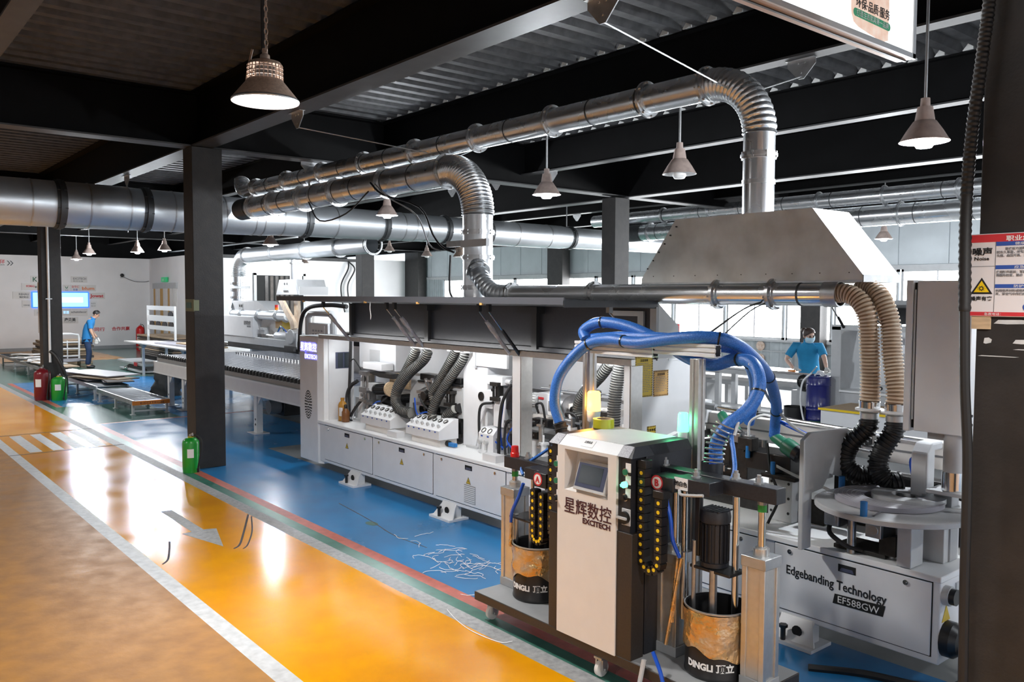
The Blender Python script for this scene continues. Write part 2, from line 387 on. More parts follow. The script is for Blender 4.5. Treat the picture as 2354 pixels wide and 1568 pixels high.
for y, s in ((6.33, 'first'), (8.99, 'second'), (11.33, 'third')):
    k = MB(); x = -36.0+.275*90
    while x < 5.5: k.prism([(x+.137, 4.617), (x+.238, 4.617), (x+.238, 4.690), (x+.20, 4.692)], 'y', y-.115, y-.10); x += .275  # added pale plates stand for deck lit through the flutes
    tag(k.build('lit_flute_plates', 'lit_flute', smooth=False), 'row of added pale plates standing for light in the deck flutes along the '+s+' black beam beyond the near columns', 'lit_flute', kind='stuff')
CX = ((-28.6, 'fourth'), (-19.6, 'third'), (-10.55, 'second'), (-1.2, 'first'))
for cx, s in CX:
    ibeam('cross_beam', 'y', -9, 19.6, cx, .26, 3.96, 4.61, 'black cross beam over the '+s+' column line counted from the noise sign')
def column(x0, x1, y0, y1, label, h=3.955, inset=True):
    c = MB().box(x0, x1, y0, y1, 0, h)
    o = tag(c.build('steel_column', 'column', smooth=False, bev=.006), label, 'column', kind='structure')
    return o
col_main = column(-10.69, -10.37, 3.54, 3.91, 'dark square steel column behind the green extinguisher in the middle of the hall')
column(-19.73, -19.40, 3.54, 3.91, 'dark square steel column beside the red and green extinguishers')
col_right = column(-1.385, -1.04, 3.54, 3.91, 'dark square steel column carrying the noise sign')
column(-28.75, -28.42, 3.54, 3.91, 'furthest dark steel column of the near row')
for cx, s in ((-10.72, 'dark square steel column behind the galvanised pipe and the extraction hood'), (-19.75, 'dark square steel column behind the big main duct'), (-1.36, 'dark steel column hidden behind the white console')):
    column(cx, cx+.33, 10.98, 11.35, s, 3.925)
for a, b, s in ((-21.15, -20.4, 'grey steel column at the window wall left of the middle column'), (-11.62, -11.08, 'grey steel column at the window wall behind the woman')):
    column(a, b, 19.05, 19.4, s)
column(-30.0, -29.0, 19.0, 19.4, 'dark steel corner column left of the window wall')
tape_ = MB().box(-10.66, -10.36, 3.533, 3.5395, 1.95, 2.10).build('tape_label', 'sticker', col_main)
MB().box(-10.368, -10.364, 3.54, 3.60, 1.96, 2.09).build('tape_label', 'sticker', col_main)
MB().box(-10.62, -10.44, 3.528, 3.5325, 1.99, 2.06).build('green_label', 'green_paint', col_main)
# ---------------------------------------------------------------- walls and windows
def wallbox(name, bx, m, label): return struct(MB().box(*bx).build(name, m, smooth=False), label, 'wall')
wl = wallbox('wall_left', (-36.2, -36, -9, 10.5, 0, 3.62), 'wall', 'white end wall with the lit screen and supplier signs')
wallbox('wall_left_top', (-36.25, -36.05, -9, 19.6, 3.62, 4.8), 'beam', 'black strip above the white end wall')
wallbox('wall_corner', (-36, -30, 10.5, 10.7, 0, 3.62), 'wall', 'white return wall holding the curtained doorway')
wm = wallbox('wall_side', (-30.2, -30, 10.7, 19.5, 0, 3.62), 'wall', 'white side wall behind the far machine with a dark doorway')
struct(MB().box(-36, -35.985, -9, 10.5, 0, .13).build('baseboard_left', 'grey_paint', smooth=False), 'dark baseboard under the white end wall', 'baseboard')
trim = MB().box(-30.0, -29.9, 10.6, 16.9, 3.5, 3.62).build('trim_1', 'flange', smooth=False); struct(trim, 'dark cable tray along the top of the white side wall', 'trim')
# far window wall
wb = MB().box(-30, 6, 19.5, 19.7, 0, .72).build('wall_back', 'cladding', smooth=False); struct(wb, 'ribbed grey wall under the long window strip', 'wall')
up = MB().box(-30, 6, 19.52, 19.7, 2.86, 4.7).build('wall_back_upper', 'wall_panel', smooth=False); struct(up, 'grey sandwich panel wall above the long window strip', 'wall')
x = -29.9; 
while x < 3:
    MB().box(x+.006, x+1.13, 19.49, 19.519, 2.93, 3.99).build('panel', 'wall_panel', up, smooth=False, bev=.006); x += 1.14
x = -29.9; R1 = MB()
while x < 3:
    R1.prism([(x, 19.499), (x+.05, 19.47), (x+.12, 19.47), (x+.17, 19.499)], 'z', .02, 1.0); x += .30
R1.build('cladding_rib', 'cladding', wb, smooth=False)['kind'] = 'stuff'
MB().box(-30, 6, 19.44, 19.5, .72, .74).build('rail', 'lightgrey', wb, smooth=False)
sill = struct(MB().box(-30, 6, 19.38, 19.52, .985, 1.045).build('trim_2', 'lightgrey', smooth=False), 'grey sill under the window strip', 'sill')
struct(MB().box(-30, 6, 19.42, 19.55, 2.82, 2.92).build('trim_3', 'lightgrey', smooth=False), 'grey lintel over the window strip', 'lintel')
struct(MB().box(-30, 6, 19.5, 19.6, .74, .985).build('wall_back_lower', 'cladding', smooth=False), 'grey wall band under the window sill', 'wall')
cl = MB()
x = -29.3
while x < -27.9: cl.prism([(x, 19.45), (x+.03, 19.42), (x+.09, 19.42), (x+.12, 19.45)], 'z', 1.045, 2.82); x += .15
cl.box(-29.4, -27.85, 19.45, 19.5, 1.045, 2.82)
struct(cl.build('wall_back_infill', 'cladding', smooth=False), 'ribbed grey infill at the left end of the window strip', 'wall')
wx = [-27.8, -25.2, -23.3, -21.3, -19.2, -17.6, -16.0, -14.15, -12.3, -10.95, -9.3, -7.6, -5.9, -4.2, -2.5, -.8, 1, 3]
for i in range(len(wx)-1):
    a, b = wx[i]+.03, wx[i+1]-.03
    w = thing('window_%d' % (i+1), 'white blown out window pane number %d counted from the ribbed infill' % (i+1), 'window', (a, 19.45, 1.045), kind='structure')
    g = MB(); t = .055
    g.box(a, b, 19.43, 19.49, 1.045, 1.045+t).box(a, b, 19.43, 19.49, 2.82-t, 2.82).box(a, a+t, 19.43, 19.49, 1.045, 2.82).box(b-t, b, 19.43, 19.49, 1.045, 2.82)
    g.build('frame', 'lightgrey', w, smooth=False)
    MB().box((a+b)/2-.02, (a+b)/2+.02, 19.435, 19.485, 1.10, 2.77).build('mullion', 'white', w, smooth=False)
    MB().box(a+t, b-t, 19.45, 19.465, 1.10, 2.77).build('pane', 'window_pane', w, smooth=False)
# doorway in the side wall with dark opening, curtained door in the return wall
dr = struct(MB().box(-29.99, -29.96, 12.5, 14.4, 0, 2.92).build('door_1', 'matte_black', smooth=False), 'dark open doorway in the white side wall', 'doorway')
fr = MB().box(-29.985, -29.93, 12.42, 12.52, 0, 2.98).box(-29.985, -29.93, 14.38, 14.48, 0, 2.98).box(-29.985, -29.93, 12.42, 14.48, 2.9, 2.98).build('frame', 'lightgrey', dr, smooth=False)
for k in range(6): MB().box(-29.955, -29.94, 12.85+k*.2, 12.97+k*.2, .05, 2.88).build('curtain_strip', 'board_edge' if k % 2 else 'dark_steel', dr, smooth=False)
d2 = struct(MB().box(-35.3, -32.6, 10.46, 10.5, 0, 2.55).build('door_2', 'board_white', smooth=False), 'curtained doorway in the white return wall under a green exit sign', 'doorway')
for k in range(9): MB().box(-35.25+k*.295, -35.25+k*.295+.27, 10.43-.02*(k % 2), 10.455-.02*(k % 2), .02, 2.4).build('curtain_strip', 'offwhite' if k % 3 else 'tan_label', d2, smooth=False)
MB().box(-35.35, -32.5, 10.42, 10.5, 2.4, 2.62).build('frame', 'lightgrey', d2, smooth=False)
ex = thing('exit_sign', 'small green lit exit sign above the curtained doorway', 'exit sign', (-33.6, 10.4, 2.66))
MB().box(-34.1, -33.5, 10.38, 10.44, 2.66, 2.84).build('housing', 'exit_green', ex, smooth=False)
text('lettering', 'EXIT', .13, (-34.0, 10.379, 2.69), (1, 0, 0), (0, 0, 1), 'white_print', ex)
# ---------------------------------------------------------------- off-camera enclosure of the hall
wallbox('wall_front', (-36, 6, -9.2, -9, 0, 4.8), 'wall', 'plain white wall behind the camera')
wallbox('wall_right', (6, 6.2, -9, 19.7, 0, 4.8), 'wall', 'plain white wall at the near end of the hall')
# ---------------------------------------------------------------- ducts
def along(p, q, t): return V(p)+(V(q)-V(p))*t
def flange(parent, c, ax, r, name='flange', mt='ring', w=.035, t=.022, bolts=True):
    b = MB().ring(c, ax, r-.004, r+w, t, 28).ring(c, ax, r-.002, r+.012, t*2.6, 28)
    if bolts:
        ax_ = V(ax).normalized(); u = V((0, 0, 1)) if abs(ax_.z) < .9 else V((1, 0, 0)); x = ax_.cross(u).normalized(); y = ax_.cross(x)
        for k in range(8):
            a = 2*PI*(k+.3)/8; p = V(c)+(x*math.cos(a)+y*math.sin(a))*(r+w*.62); b.cyl(p-ax_*t*1.3, p+ax_*t*1.3, .009, 6)
    return b.build(name, mt, parent)
def seams(parent, p, q, r, ts, mt='ring'):
    ax = V(q)-V(p)
    for t in ts: MB().ring(along(p, q, t), ax, r-.003, r+.0045, .012, 28).build('seam', mt, parent)
def elbow(p0, d0, p1, d1, rad, r, n=14, ribs=True, amp=.012):
    """Gored elbow from p0 (direction d0) to p1 (direction d1): a quadratic arc with rounded corrugations."""
    c = V(p0)+V(d0).normalized()*rad; P = []; N = n*6
    for i in range(N+1):
        t = i/N; P.append((1-t)**2*V(p0)+2*t*(1-t)*c+t*t*V(p1))
    # even out towards a circle
    rr = [r+(amp*abs(math.sin(PI*i/6)) if ribs and 0 < i < N else 0) for i in range(N+1)]
    return P, rr
def arc(p0, d0, d1, rad, n):
    d0, d1 = V(d0).normalized(), V(d1).normalized(); c = V(p0)+d1*rad
    return [c-d1*rad*math.cos(a)+d0*rad*math.sin(a) for a in [PI/2*i/n for i in range(n+1)]]
def gored(P, r, amp, per): return P, [r+amp*abs(math.sin(PI*i/per)) for i in range(len(P))]
# upper duct to the hood
Yd = 5.25
hd = thing('hood_duct', 'slim galvanised duct running to the extraction hood, topmost of the pair', 'duct', (-8, Yd, 3.78))
A, B_ = (-12.9, Yd, 3.80), (-3.98, Yd, 3.75)
MB().cyl(A, B_, .112, 28, cap=False).build('pipe', 'duct', hd)
P = arc(B_, (1, 0, -.006), (0, 0, -1), .42, 66); P, rr = gored(P, .113, .011, 4)
MB().tube(P, rr, 28, False).build('elbow', 'duct', hd)
e = P[-1]
MB().cyl(e, (e.x, e.y, 2.70), .112, 28, cap=False).build('drop_pipe', 'duct', hd)
flange(hd, (e.x, e.y, 3.17), (0, 0, 1), .112, w=.02, t=.018)
MB().ring((e.x, e.y, 2.98), (0, 0, 1), .11, .118, .03, 28).build('seam', 'ring', hd)
MB().ring((e.x, e.y, 2.985), (0, 0, 1), .11, .1165, .008, 28).build('seam', 'seam', hd)
for xx in (-4.02, -4.62, -5.76, -6.9, -8.05, -9.2, -10.3, -11.4, -12.5): flange(hd, (xx, Yd, 3.7505+.0056*(-3.98-xx)), (1, 0, 0), .112)
seams(hd, A, B_, .112, [.04+.063*i for i in range(15)], 'seam')
P = arc((-12.9, Yd, 3.80), (-1, 0, 0), (0, .25, 1), .34, 40); P, rr = gored(P[:30], .113, .006, 4)
MB().tube(P, rr, 28).build('elbow', 'duct', hd)
# middle duct to the edgebander
md = thing('machine_duct', 'thick galvanised duct bending down through a ribbed elbow to the edgebander', 'duct', (-9, 5.2, 3.5))
A, B_ = (-13.0, 5.2, 3.50), (-7.33, 5.2, 3.475)
MB().cyl(A, B_, .155, 32, cap=False).build('pipe', 'duct', md)
P = arc(B_, (1, 0, 0), (0, 0, -1), .50, 90); P, rr = gored(P, .156, .014, 4)
MB().tube(P, rr, 32, False).build('elbow', 'duct', md)
e = P[-1]; ex_, ey_ = e.x, e.y
MB().cyl(e, (e.x, e.y, 1.6), .153, 32, cap=False).build('drop_pipe', 'duct', md)
for z in (2.80, 2.545, 2.24): flange(md, (e.x, e.y, z), (0, 0, 1), .153, w=.02, t=.018)
MB().lathe([(.155, 2.54), (.145, 2.26), (.145, 2.22)], (e.x, e.y, 0), 32).build('seam', 'duct', md)
for xx in (-7.36, -8.6, -9.8, -10.75, -11.7, -12.45): flange(md, (xx, 5.2, 3.475+.0044*(-7.33-xx)), (1, 0, 0), .155)
seams(md, A, B_, .155, [.08, .2, .29, .4, .47, .58, .66, .79, .89], 'seam')
MB().tube([(-13.0+.012*i, 5.2, 3.5) for i in range(36)], [.158+.006*abs(math.sin(PI*i/4)) for i in range(36)], 32, False).build('flexible_joint', 'seam', md)
# branch pipe under the hood
bp_ = thing('branch_pipe', 'long galvanised pipe running level under the extraction hood', 'duct', (-5, 5.1, 2.18))
MB().cyl((-6.08, 5.02, 2.175), (-2.78, 5.02, 2.175), .078, 28, cap=False).build('pipe', 'duct', bp_)
P = spline([(ex_+.06, 5.16, 2.47), (ex_+.2, 5.05, 2.40), (ex_+.35, 5.02, 2.27), (ex_+.52, 5.02, 2.185), (-6.08, 5.02, 2.175)], 14)
MB().tube(P[:16], .088, 24).build('branch_collar', 'duct', bp_)
P2, rr = P[15:], [.083+.008*abs(math.sin(PI*i/4)) for i in range(len(P[15:]))]
MB().tube(P2, rr, 24, False).build('flexible_elbow', 'duct_dull', bp_)
flange(bp_, P[15], P[16]-P[14], .086)
for xx in (-6.06, -4.98, -3.72, -3.26): flange(bp_, (xx, 5.02, 2.175), (1, 0, 0), .079, w=.03)
MB().ring((-3.05, 5.02, 2.175), (1, 0, 0), .076, .082, .012).build('seam', 'seam', bp_)
MB().ring((-2.83, 5.02, 2.175), (1, 0, 0), .076, .085, .1).build('collar', 'galv', bp_)
# big main duct across the hall
mn = thing('main_duct', 'huge galvanised main duct crossing the hall behind the columns', 'duct', (-13.6, 6, 3.45))
prof = [(-3, .355), (3.6, .33), (3.75, .32), (5.8, .30), (6.0, .285), (8.8, .262), (9.0, .255), (12.6, .25), (12.8, .23), (17.5, .225)]
MB().lathe([(r, y) for y, r in prof], (-13.6, 0, 3.455), 40, 'y').build('pipe', 'duct_dull', mn) if False else None
b = MB(); b.tube([(-13.6, y, 3.455) for y, r in prof], [r for y, r in prof], 40, True); b.build('pipe', 'duct_dull', mn)
def rad(y):
    for (a, r0), (c, r1) in zip(prof, prof[1:]):
        if a <= y <= c: return r0+(r1-r0)*(y-a)/(c-a)
for y in (-.6, 2.72, 3.9, 4.75, 6.55, 8.1, 9.5, 10.55, 12.9): flange(mn, (-13.6, y, 3.455), (0, 1, 0), rad(y), w=.03, t=.05, mt='seam')
for y in (.3, 1.3, 2.35, 3.1, 3.65, 4.3, 5.1, 5.6, 5.75, 6.1, 7.1, 8.5, 8.75, 9.0, 9.9, 11.3, 12.2): MB().ring((-13.6, y, 3.455), (0, 1, 0), rad(y)-.004, rad(y)+.006, .02, 36).build('seam', 'ring', mn)
# lower far duct feeding the second machine
fd = thing('far_machine_duct', 'galvanised duct under the main duct turning down to the far machine', 'duct', (-18, 8, 3.1))
A, B_ = (-20.0, 8.1, 3.12), (-14.0, 8.1, 3.12)
MB().cyl(A, B_, .17, 28, cap=False).build('pipe', 'duct_dull', fd)
P = arc(A, (-1, 0, 0), (0, 0, -1), .5, 60); P, rr = gored(P, .17, .01, 4); MB().tube(P, rr, 28, False).build('elbow', 'duct_dull', fd)
e = P[-1]; MB().cyl(e, (e.x, e.y, 1.5), .165, 28, cap=False).build('drop_pipe', 'duct_dull', fd)
for xx in (-19.9, -18.3, -16.7, -15.2, -13.9): flange(fd, (xx, 8.1, 3.12), (1, 0, 0), .17)
for z in (2.45, 2.28, 2.1): flange(fd, (e.x, e.y, z), (0, 0, 1), .165)
MB().box(e.x-.25, e.x+.25, e.y-.2, e.y+.2, 2.32, 2.38).build('support_bracket', 'galv', fd)
P = spline([(e.x+.05, e.y-.1, 2.0), (e.x+.2, e.y-.2, 1.9), (e.x+.3, e.y-.25, 1.75), (e.x+.6, e.y-.25, 1.7), (e.x+3.4, e.y-.25, 1.7)], 10)
MB().tube(P, .10, 20).build('branch_pipe', 'duct_dull', fd)
for xx in (.9, 1.9, 2.9): flange(fd, (e.x+xx, e.y-.25, 1.7), (1, 0, 0), .10)
fdrop = thing('far_drop_pipe', 'upright galvanised pipe standing on the small far hood', 'duct', (-16.4, 8.1, 2.9))
MB().cyl((-17.22, 8.1, 2.93), (-17.22, 8.1, 2.17), .13, 24).build('pipe', 'duct_dull', fdrop)
flange(fdrop, (-17.22, 8.1, 2.86), (0, 0, 1), .13)
# far ducts along the window side
for y, z, r, x0, s, nm in ((14.5, 3.96, .14, -14.4, 'slim galvanised duct on the window side, upper of two', 'upper'), (14.6, 3.62, .185, -13.6, 'thick galvanised duct on the window side, lower of two', 'lower')):
    t = thing('window_side_duct', s, 'duct', (-8, y, z))
    MB().cyl((x0, y, z), (5.5, y, z), r, 24).build('pipe', 'duct', t)
    xx = x0+.9
    while xx < 3: flange(t, (xx, y, z), (1, 0, 0), r, bolts=False); xx += 1.25 if nm == 'upper' else 1.9
    seams(t, (x0, y, z), (5.5, y, z), r, [.06+.05*i for i in range(18)], 'seam')
P = [(-13.4+.012*i, 14.6, 3.62) for i in range(40)]; MB().tube(P, [.188+.006*abs(math.sin(PI*i/4)) for i in range(40)], 24, False).build('flexible_joint', 'seam', t)
# extraction hood
hoo = thing('extraction_hood', 'stained galvanised extraction hood with sloping ends above the glue station', 'hood', (-3.5, 5.22, 2.25))
x0, x1, X0, X1, y0, y1 = -4.43, -2.62, -4.11, -2.98, 4.99, 5.47
h = MB(); lz = 2.295
h._add([(x0, y0, 2.25), (x1, y0, 2.25), (x1, y1, 2.25), (x0, y1, 2.25), (x0, y0, lz), (x1, y0, lz), (x1, y1, lz), (x0, y1, lz), (X0, y0+.01, 2.735), (X1, y0+.01, 2.735), (X1, y1-.01, 2.735), (X0, y1-.01, 2.735)],
       [(0, 1, 5, 4), (1, 2, 6, 5), (2, 3, 7, 6), (3, 0, 4, 7), (4, 5, 9, 8), (5, 6, 10, 9), (6, 7, 11, 10), (7, 4, 8, 11), (8, 9, 10, 11)])
h.build('canopy', 'hoodm', hoo, smooth=False)
MB().box(x1-.003, x1+.006, y0, y1, 2.25, lz).build('lip', 'galv', hoo, smooth=False)
MB().box(x0, x1, y0-.004, y0, 2.25, 2.262).build('lip', 'galv', hoo, smooth=False)
rv = MB()
for k in range(9): rv.cyl((x0+.12+k*.2, y0-.004, 2.31), (x0+.12+k*.2, y0+.01, 2.31), .0035, 6)
for k in range(6): rv.cyl((x0+.06+k*.055, y0-.004, 2.37+k*.062), (x0+.06+k*.055, y0+.01, 2.37+k*.062), .006, 6)
rv.build('rivet', 'dark_steel', hoo)['kind'] = 'stuff'
# hangers and wires
def hanger(c, ax, label, w=.13, h=.16, z=None):
    x, y, zt = c; pr = [(-w, 0), (w, 0), (w, -.05), (.025, -h), (-.025, -h), (-w, -.05)]
    b = MB()
    if ax == 'x': b.prism([(x+u, zt+v) for u, v in pr], 'y', y-.004, y+.004); b.box(x-w, x+w, y-.04, y+.02, zt-.004, zt)
    else: b.prism([(y+u, zt+v) for u, v in pr], 'x', x-.004, x+.004); b.box(x-.04, x+.02, y-w, y+w, zt-.004, zt)
    b.cyl((x-.03, y-.012, zt-.03), (x-.03, y+.012, zt-.03), .008, 6).cyl((x+.03, y-.012, zt-.03), (x+.03, y+.012, zt-.03), .008, 6).cyl((x, y-.012, zt-.11), (x, y+.012, zt-.11), .008, 6)
    return tag(b.build('beam_bracket', 'galv', smooth=False), label, 'bracket')
hanger((-7.8, 3.70, 3.958), 'x', 'grey triangular bracket under the main beam beside the brown high bay lamp')
hanger((-3.62, 3.70, 3.958), 'x', 'grey triangular bracket under the main beam at the top edge beside the lit sign')
hanger((-13.65, 3.68, 3.958), 'x', 'grey triangular bracket over the main duct left of the middle column')
hanger((-3.92, 6.36, 4.128), 'x', 'grey triangular bracket beside the ribbed elbow of the hood duct')
hanger((-10.6, 5.2, 3.958), 'y', 'grey bracket on the cross beam right of the middle column')
for xx, s in ((-12.6, 'first'), (-11.3, 'second'), (-9.9, 'third')): hanger((xx, 9.0, 4.128), 'x', 'small grey bracket above the main duct, %s from the lit bell lamp' % s)
hanger((-15.2, 11.33, 3.925), 'x', 'grey triangular bracket above the main duct right of the ribbed elbow')
hanger((-9.8, 14.1, 4.128), 'x', 'grey triangular bracket on the slim window side duct behind the hood')
hanger((-14.6, 14.1, 4.128), 'x', 'far grey bracket right of the ribbed elbow over the main duct'); hanger((-13.4, 14.1, 4.128), 'x', 'far grey bracket next to the middle column over the main duct')
def wire(pts, r, label, m='galv', nm='wire'): return tag(MB().tube(spline(pts, 4) if len(pts) > 2 else pts, r, 5).build(nm, m), label, 'wire')
wire([(-7.8, 3.70, 3.81), (-7.45, 5.0, 3.66)], .006, 'steel wire from the beam bracket to the middle duct')
wire([(-3.62, 3.70, 3.81), (-3.75, 5.15, 3.66)], .006, 'steel wire from the upper beam bracket to the hood elbow')
wire([(-3.92, 6.36, 3.99), (-3.66, 5.34, 3.66)], .006, 'steel wire from the bracket behind the hood elbow')
wire([(-7.1, 6.33, 4.13), (-7.6, 5.3, 3.6)], .005, 'thin wire running up behind the ribbed elbow of the middle duct')
wire([(-13.65, 3.68, 3.8), (-13.65, 3.68, 3.1)], .006, 'short steel rod from the bracket down to the main duct')
wire([(-10.6, 5.2, 3.80), (-10.6, 5.2, 3.36)], .025, 'flat grey strap hanging in front of the two ducts', 'galv', 'duct_strap')
wire([(-8.6, 4.98, 3.46), (-8.3, 4.96, 3.30), (-7.6, 5.0, 3.1), (-7.35, 5.0, 2.8), (-7.2, 5.02, 2.66), (-7.0, 5.02, 2.60)], .012, 'black cable looping down beside the ribbed elbow', 'rubber', 'cable')
wire([(-8.5, 4.98, 3.44), (-8.15, 4.95, 3.25), (-7.62, 4.97, 3.02), (-7.42, 5.0, 2.7), (-7.2, 5.0, 2.62)], .008, 'grey cable looping beside the black cable at the ribbed elbow', 'grey_paint', 'cable')
wire([(-10.4, 5.08, 3.40), (-10.0, 5.04, 3.12), (-9.3, 5.04, 3.16), (-8.8, 5.08, 3.40)], .010, 'black cable sagging under the middle duct', 'rubber', 'cable')
wire([(-7.52, 5.35, 2.60), (-7.54, 5.35, 2.3), (-7.50, 5.35, 2.15), (-7.3, 5.4, 1.95)], .014, 'dark cable dropping behind the raised black hood', 'rubber', 'cable')
cb = thing('clamp_bar', 'pale steel clamp bar across the upright machine duct', 'bracket', (ex_, 5.0, 2.66))
MB().box(ex_-.30, ex_+.02, 5.02, 5.06, 2.655, 2.715).build('bar', 'galv', cb, smooth=False); MB().box(ex_+.0, ex_+.42, 4.98, 5.02, 2.64, 2.71).build('bar', 'white', cb, smooth=False)
# ---------------------------------------------------------------- lamps
def spot(name, loc, watts, ang, parent, r=.1, col=(.93, .97, 1.0)):
    l = bpy.data.lights.new(name, 'SPOT'); l.energy = watts; l.spot_size = math.radians(ang); l.spot_blend = .35; l.shadow_soft_size = r; l.color = col
    o = bpy.data.objects.new(name, l); COL.objects.link(o); o.location = loc; put(o, parent); return o
def bell(x, y, z, top, label, on=True, d=.33, tint='lamp_shade'):
    r = d/2
    t = thing('bell_pendant', label, 'lamp', (x, y, z), 'bell pendants under the roof')
    MB().cyl((x, y, z+.27), (x, y, top), .011, 8).build('rod', 'galv', t)
    MB().lathe([(.001, .30), (.03, .30), (.033, .24), (.05, .24), (.066, .145), (.075, .14), (r*.72, .075), (r*.95, .01), (r, 0), (r*.985, .0), (r*.93, .012), (r*.68, .07), (.06, .13)], (x, y, z), 24).build('shade', tint, t)
    MB().lathe([(r*.975, -.001), (r*.9, .014), (r*.66, .066), (.05, .128)], (x, y, z), 24).build('reflector', 'lamp_inner', t)
    MB().lathe([(.048, .12), (.060, .04), (.066, -.015), (.05, -.04), (.001, -.045)], (x, y, z), 16).build('bulb', 'lamp_on' if on else 'bulb_off', t)
    if on:
        l = bpy.data.lights.new('lamp_light', 'POINT'); l.energy = BELL_WATTS*(1.25 if x < -20 else .5 if x < -15 else 1.); l.color = (.90, .95, 1); l.shadow_soft_size = .05
        o = bpy.data.objects.new('lamp_light', l); COL.objects.link(o); o.location = (x, y, z-.10); put(o, t)
    return t
bell(-2.72, 5.98, 3.24, 4.72, 'lit bell pendant beside the black conduit under the lit sign')
bell(-5.23, 6.41, 3.33, 4.72, 'unlit bell pendant beside the upright hood duct', False)
bell(-7.29, 6.55, 3.33, 4.72, 'lit bell pendant between the ribbed elbow and the middle column')
bell(-11.06, 6.69, 3.37, 4.72, 'lit bell pendant in front of the main duct')
bell(-16.6, 7.25, 3.20, 4.72, 'lit bell pendant just under the main duct above the far machine')
bell(-21.2, 12.9, 3.46, 4.72, 'unlit small bell pendant, leftmost of three under the main duct', False)
bell(-19.7, 13.2, 3.27, 4.72, 'unlit small bell pendant, middle of three under the main duct', False)
bell(-24.86, 5.7, 3.26, 4.72, 'lit far bell pendant next to the left column')
bell(-22.42, 6.26, 3.23, 4.72, 'lit far bell pendant, second from the left column')
bell(-21.99, 6.79, 3.28, 4.72, 'lit far bell pendant closest to the middle column')
for x, y, lab in ((-28, 13.5, 'over the corner by the dark doorway'), (-14, 13.2, 'behind the big main duct near the middle column'), (-8, 16, 'over the low panel racks before the windows'), (-3, 13, 'over the rear machine with the raised hood'), (1.5, 6.4, 'beyond the noise sign column'), (-30, 6.5, 'added to brighten the white end wall')): bell(x, y, 3.3, 4.72, 'lit bell pendant '+lab)  # the pendant by the end wall is added to brighten it
def highbay(x, y, z, top, label, d=.42, on=True, watts=None):
    r = d/2
    t = thing('high_bay_lamp', label, 'lamp', (x, y, z))
    MB().lathe([(r, 0), (r*.99, .012), (r*.55, .125), (r*.52, .135)], (x, y, z), 32).build('shade', 'bay_shade', t)
    MB().lathe([(r*.995, -.004), (r*1.01, .004), (r*.99, .014)], (x, y, z), 32).build('rim', 'galv', t)
    b = MB()
    for k in range(26):
        a = 2*PI*k/26; cx, sy = math.cos(a), math.sin(a)
        b.bar((x+cx*r*.52, y+sy*r*.52, z+.13), (x+cx*r*.50, y+sy*r*.50, z+.225), .006)
    for zz in (.155, .18, .205): b.ring((x, y, z+zz), (0, 0, 1), r*.50, r*.535, .005, 26)
    b.build('heat_sink_fins', 'bay_shade', t)
    MB().cyl((x, y, z+.13), (x, y, z+.225), r*.3, 16).build('driver_core', 'dark_steel', t)
    MB().lathe([(r*.53, .222), (r*.46, .245), (r*.15, .265), (.03, .29), (.018, .30), (.018, .33), (.001, .33)], (x, y, z), 24).build('cap', 'bay_shade', t)
    MB().tube([(x-.02, y, z+.32), (x-.02, y, top)], .017, 8).build('cable', 'rubber', t)
    ch = MB(); zz = z+.33
    while zz < min(top, z+1.2):
        f = int(round((zz-z)/.035)) % 2
        ch.tube([(x+.02+(.011*math.cos(q) if f else 0), y+(0 if f else .011*math.cos(q)), zz+.022*math.sin(q)) for q in [2*PI*k/8 for k in range(8)]], .0035, 5, closed=True); zz += .035
    ch.build('chain', 'bay_shade', t)
    P = [(x-r*.25+(-.25*r)*math.sin(PI*k/12)*.7-.01*k, y-.06, z+.33-.028*k) for k in range(9)]
    MB().tube(spline(P, 2), .008, 5).build('safety_chain', 'bay_shade', t)
    MB().cyl((x, y, z+.004), (x, y, z+.008), r*.93, 32).build('diffuser', 'bay_on' if on else 'bulb_off', t)
    if on: spot('lamp_light', (x, y, z-.02), watts or BAY_WATTS, 150, t, .18, (1, .98, .95))
    return t
highbay(-5.16, 2.23, 3.38, 4.62, 'large brown high bay lamp hanging on a chain over the yellow walkway')
highbay(-18.7, 13.6, 3.23, 4.62, 'small unlit high bay lamp beside the upright machine duct', .36, False)
for x, y, lab in ((.5, 2.2, 'over the walkway past the noise sign'), (-16.5, .6, 'over the lane before the left column'), (-25, .6, 'over the lane near the end wall'), (-2.2, -2.6, 'added as fill over the ochre lane behind the viewer'), (-9.5, -2.6, 'added as fill over the ochre lane facing the middle column'), (-18, -2.6, 'added as fill over the ochre lane facing the left column'), (3.5, -2.6, 'added as fill over the near end of the ochre lane')): highbay(x, y, 3.4, 4.62, 'high bay lamp '+lab)  # ochre lane lamps are added out of view as fill light
# ---------------------------------------------------------------- the edgebander in the middle
def ribhose(name, pts, r, pitch, m0, m1, parent, n=8, seg=14, depth=.008):
    """Corrugated hose: wall and wire ridge alternate along the path."""
    P = spline(pts, n); L = [0]
    for i in range(1, len(P)): L.append(L[-1]+(P[i]-P[i-1]).length)
    tot = L[-1]; k = max(2, int(tot/pitch)); b = MB(); Q = []; R = []
    def at(s):
        for i in range(1, len(P)):
            if L[i] >= s or i == len(P)-1:
                t = (s-L[i-1])/max(1e-9, L[i]-L[i-1]); return P[i-1].lerp(P[i], min(1, t))
    for i in range(k):
        for f, rr in ((0, r-depth), (.45, r-depth), (.55, r), (.95, r)): Q.append(at((i+f)*tot/k)); R.append(rr)
    b.tube(Q, R, seg, True)
    b.mi = [0]*len(b.f)
    for i in range(len(Q)-1):
        if i % 4 >= 1:
            for q in range(seg): b.mi[i*seg+q] = 1
    return b.build(name, [m0, m1], parent)
def cable(pts, r, m, parent, nm='cable', n=6): return MB().tube(spline(pts, n), r, 7).build(nm, m, parent)
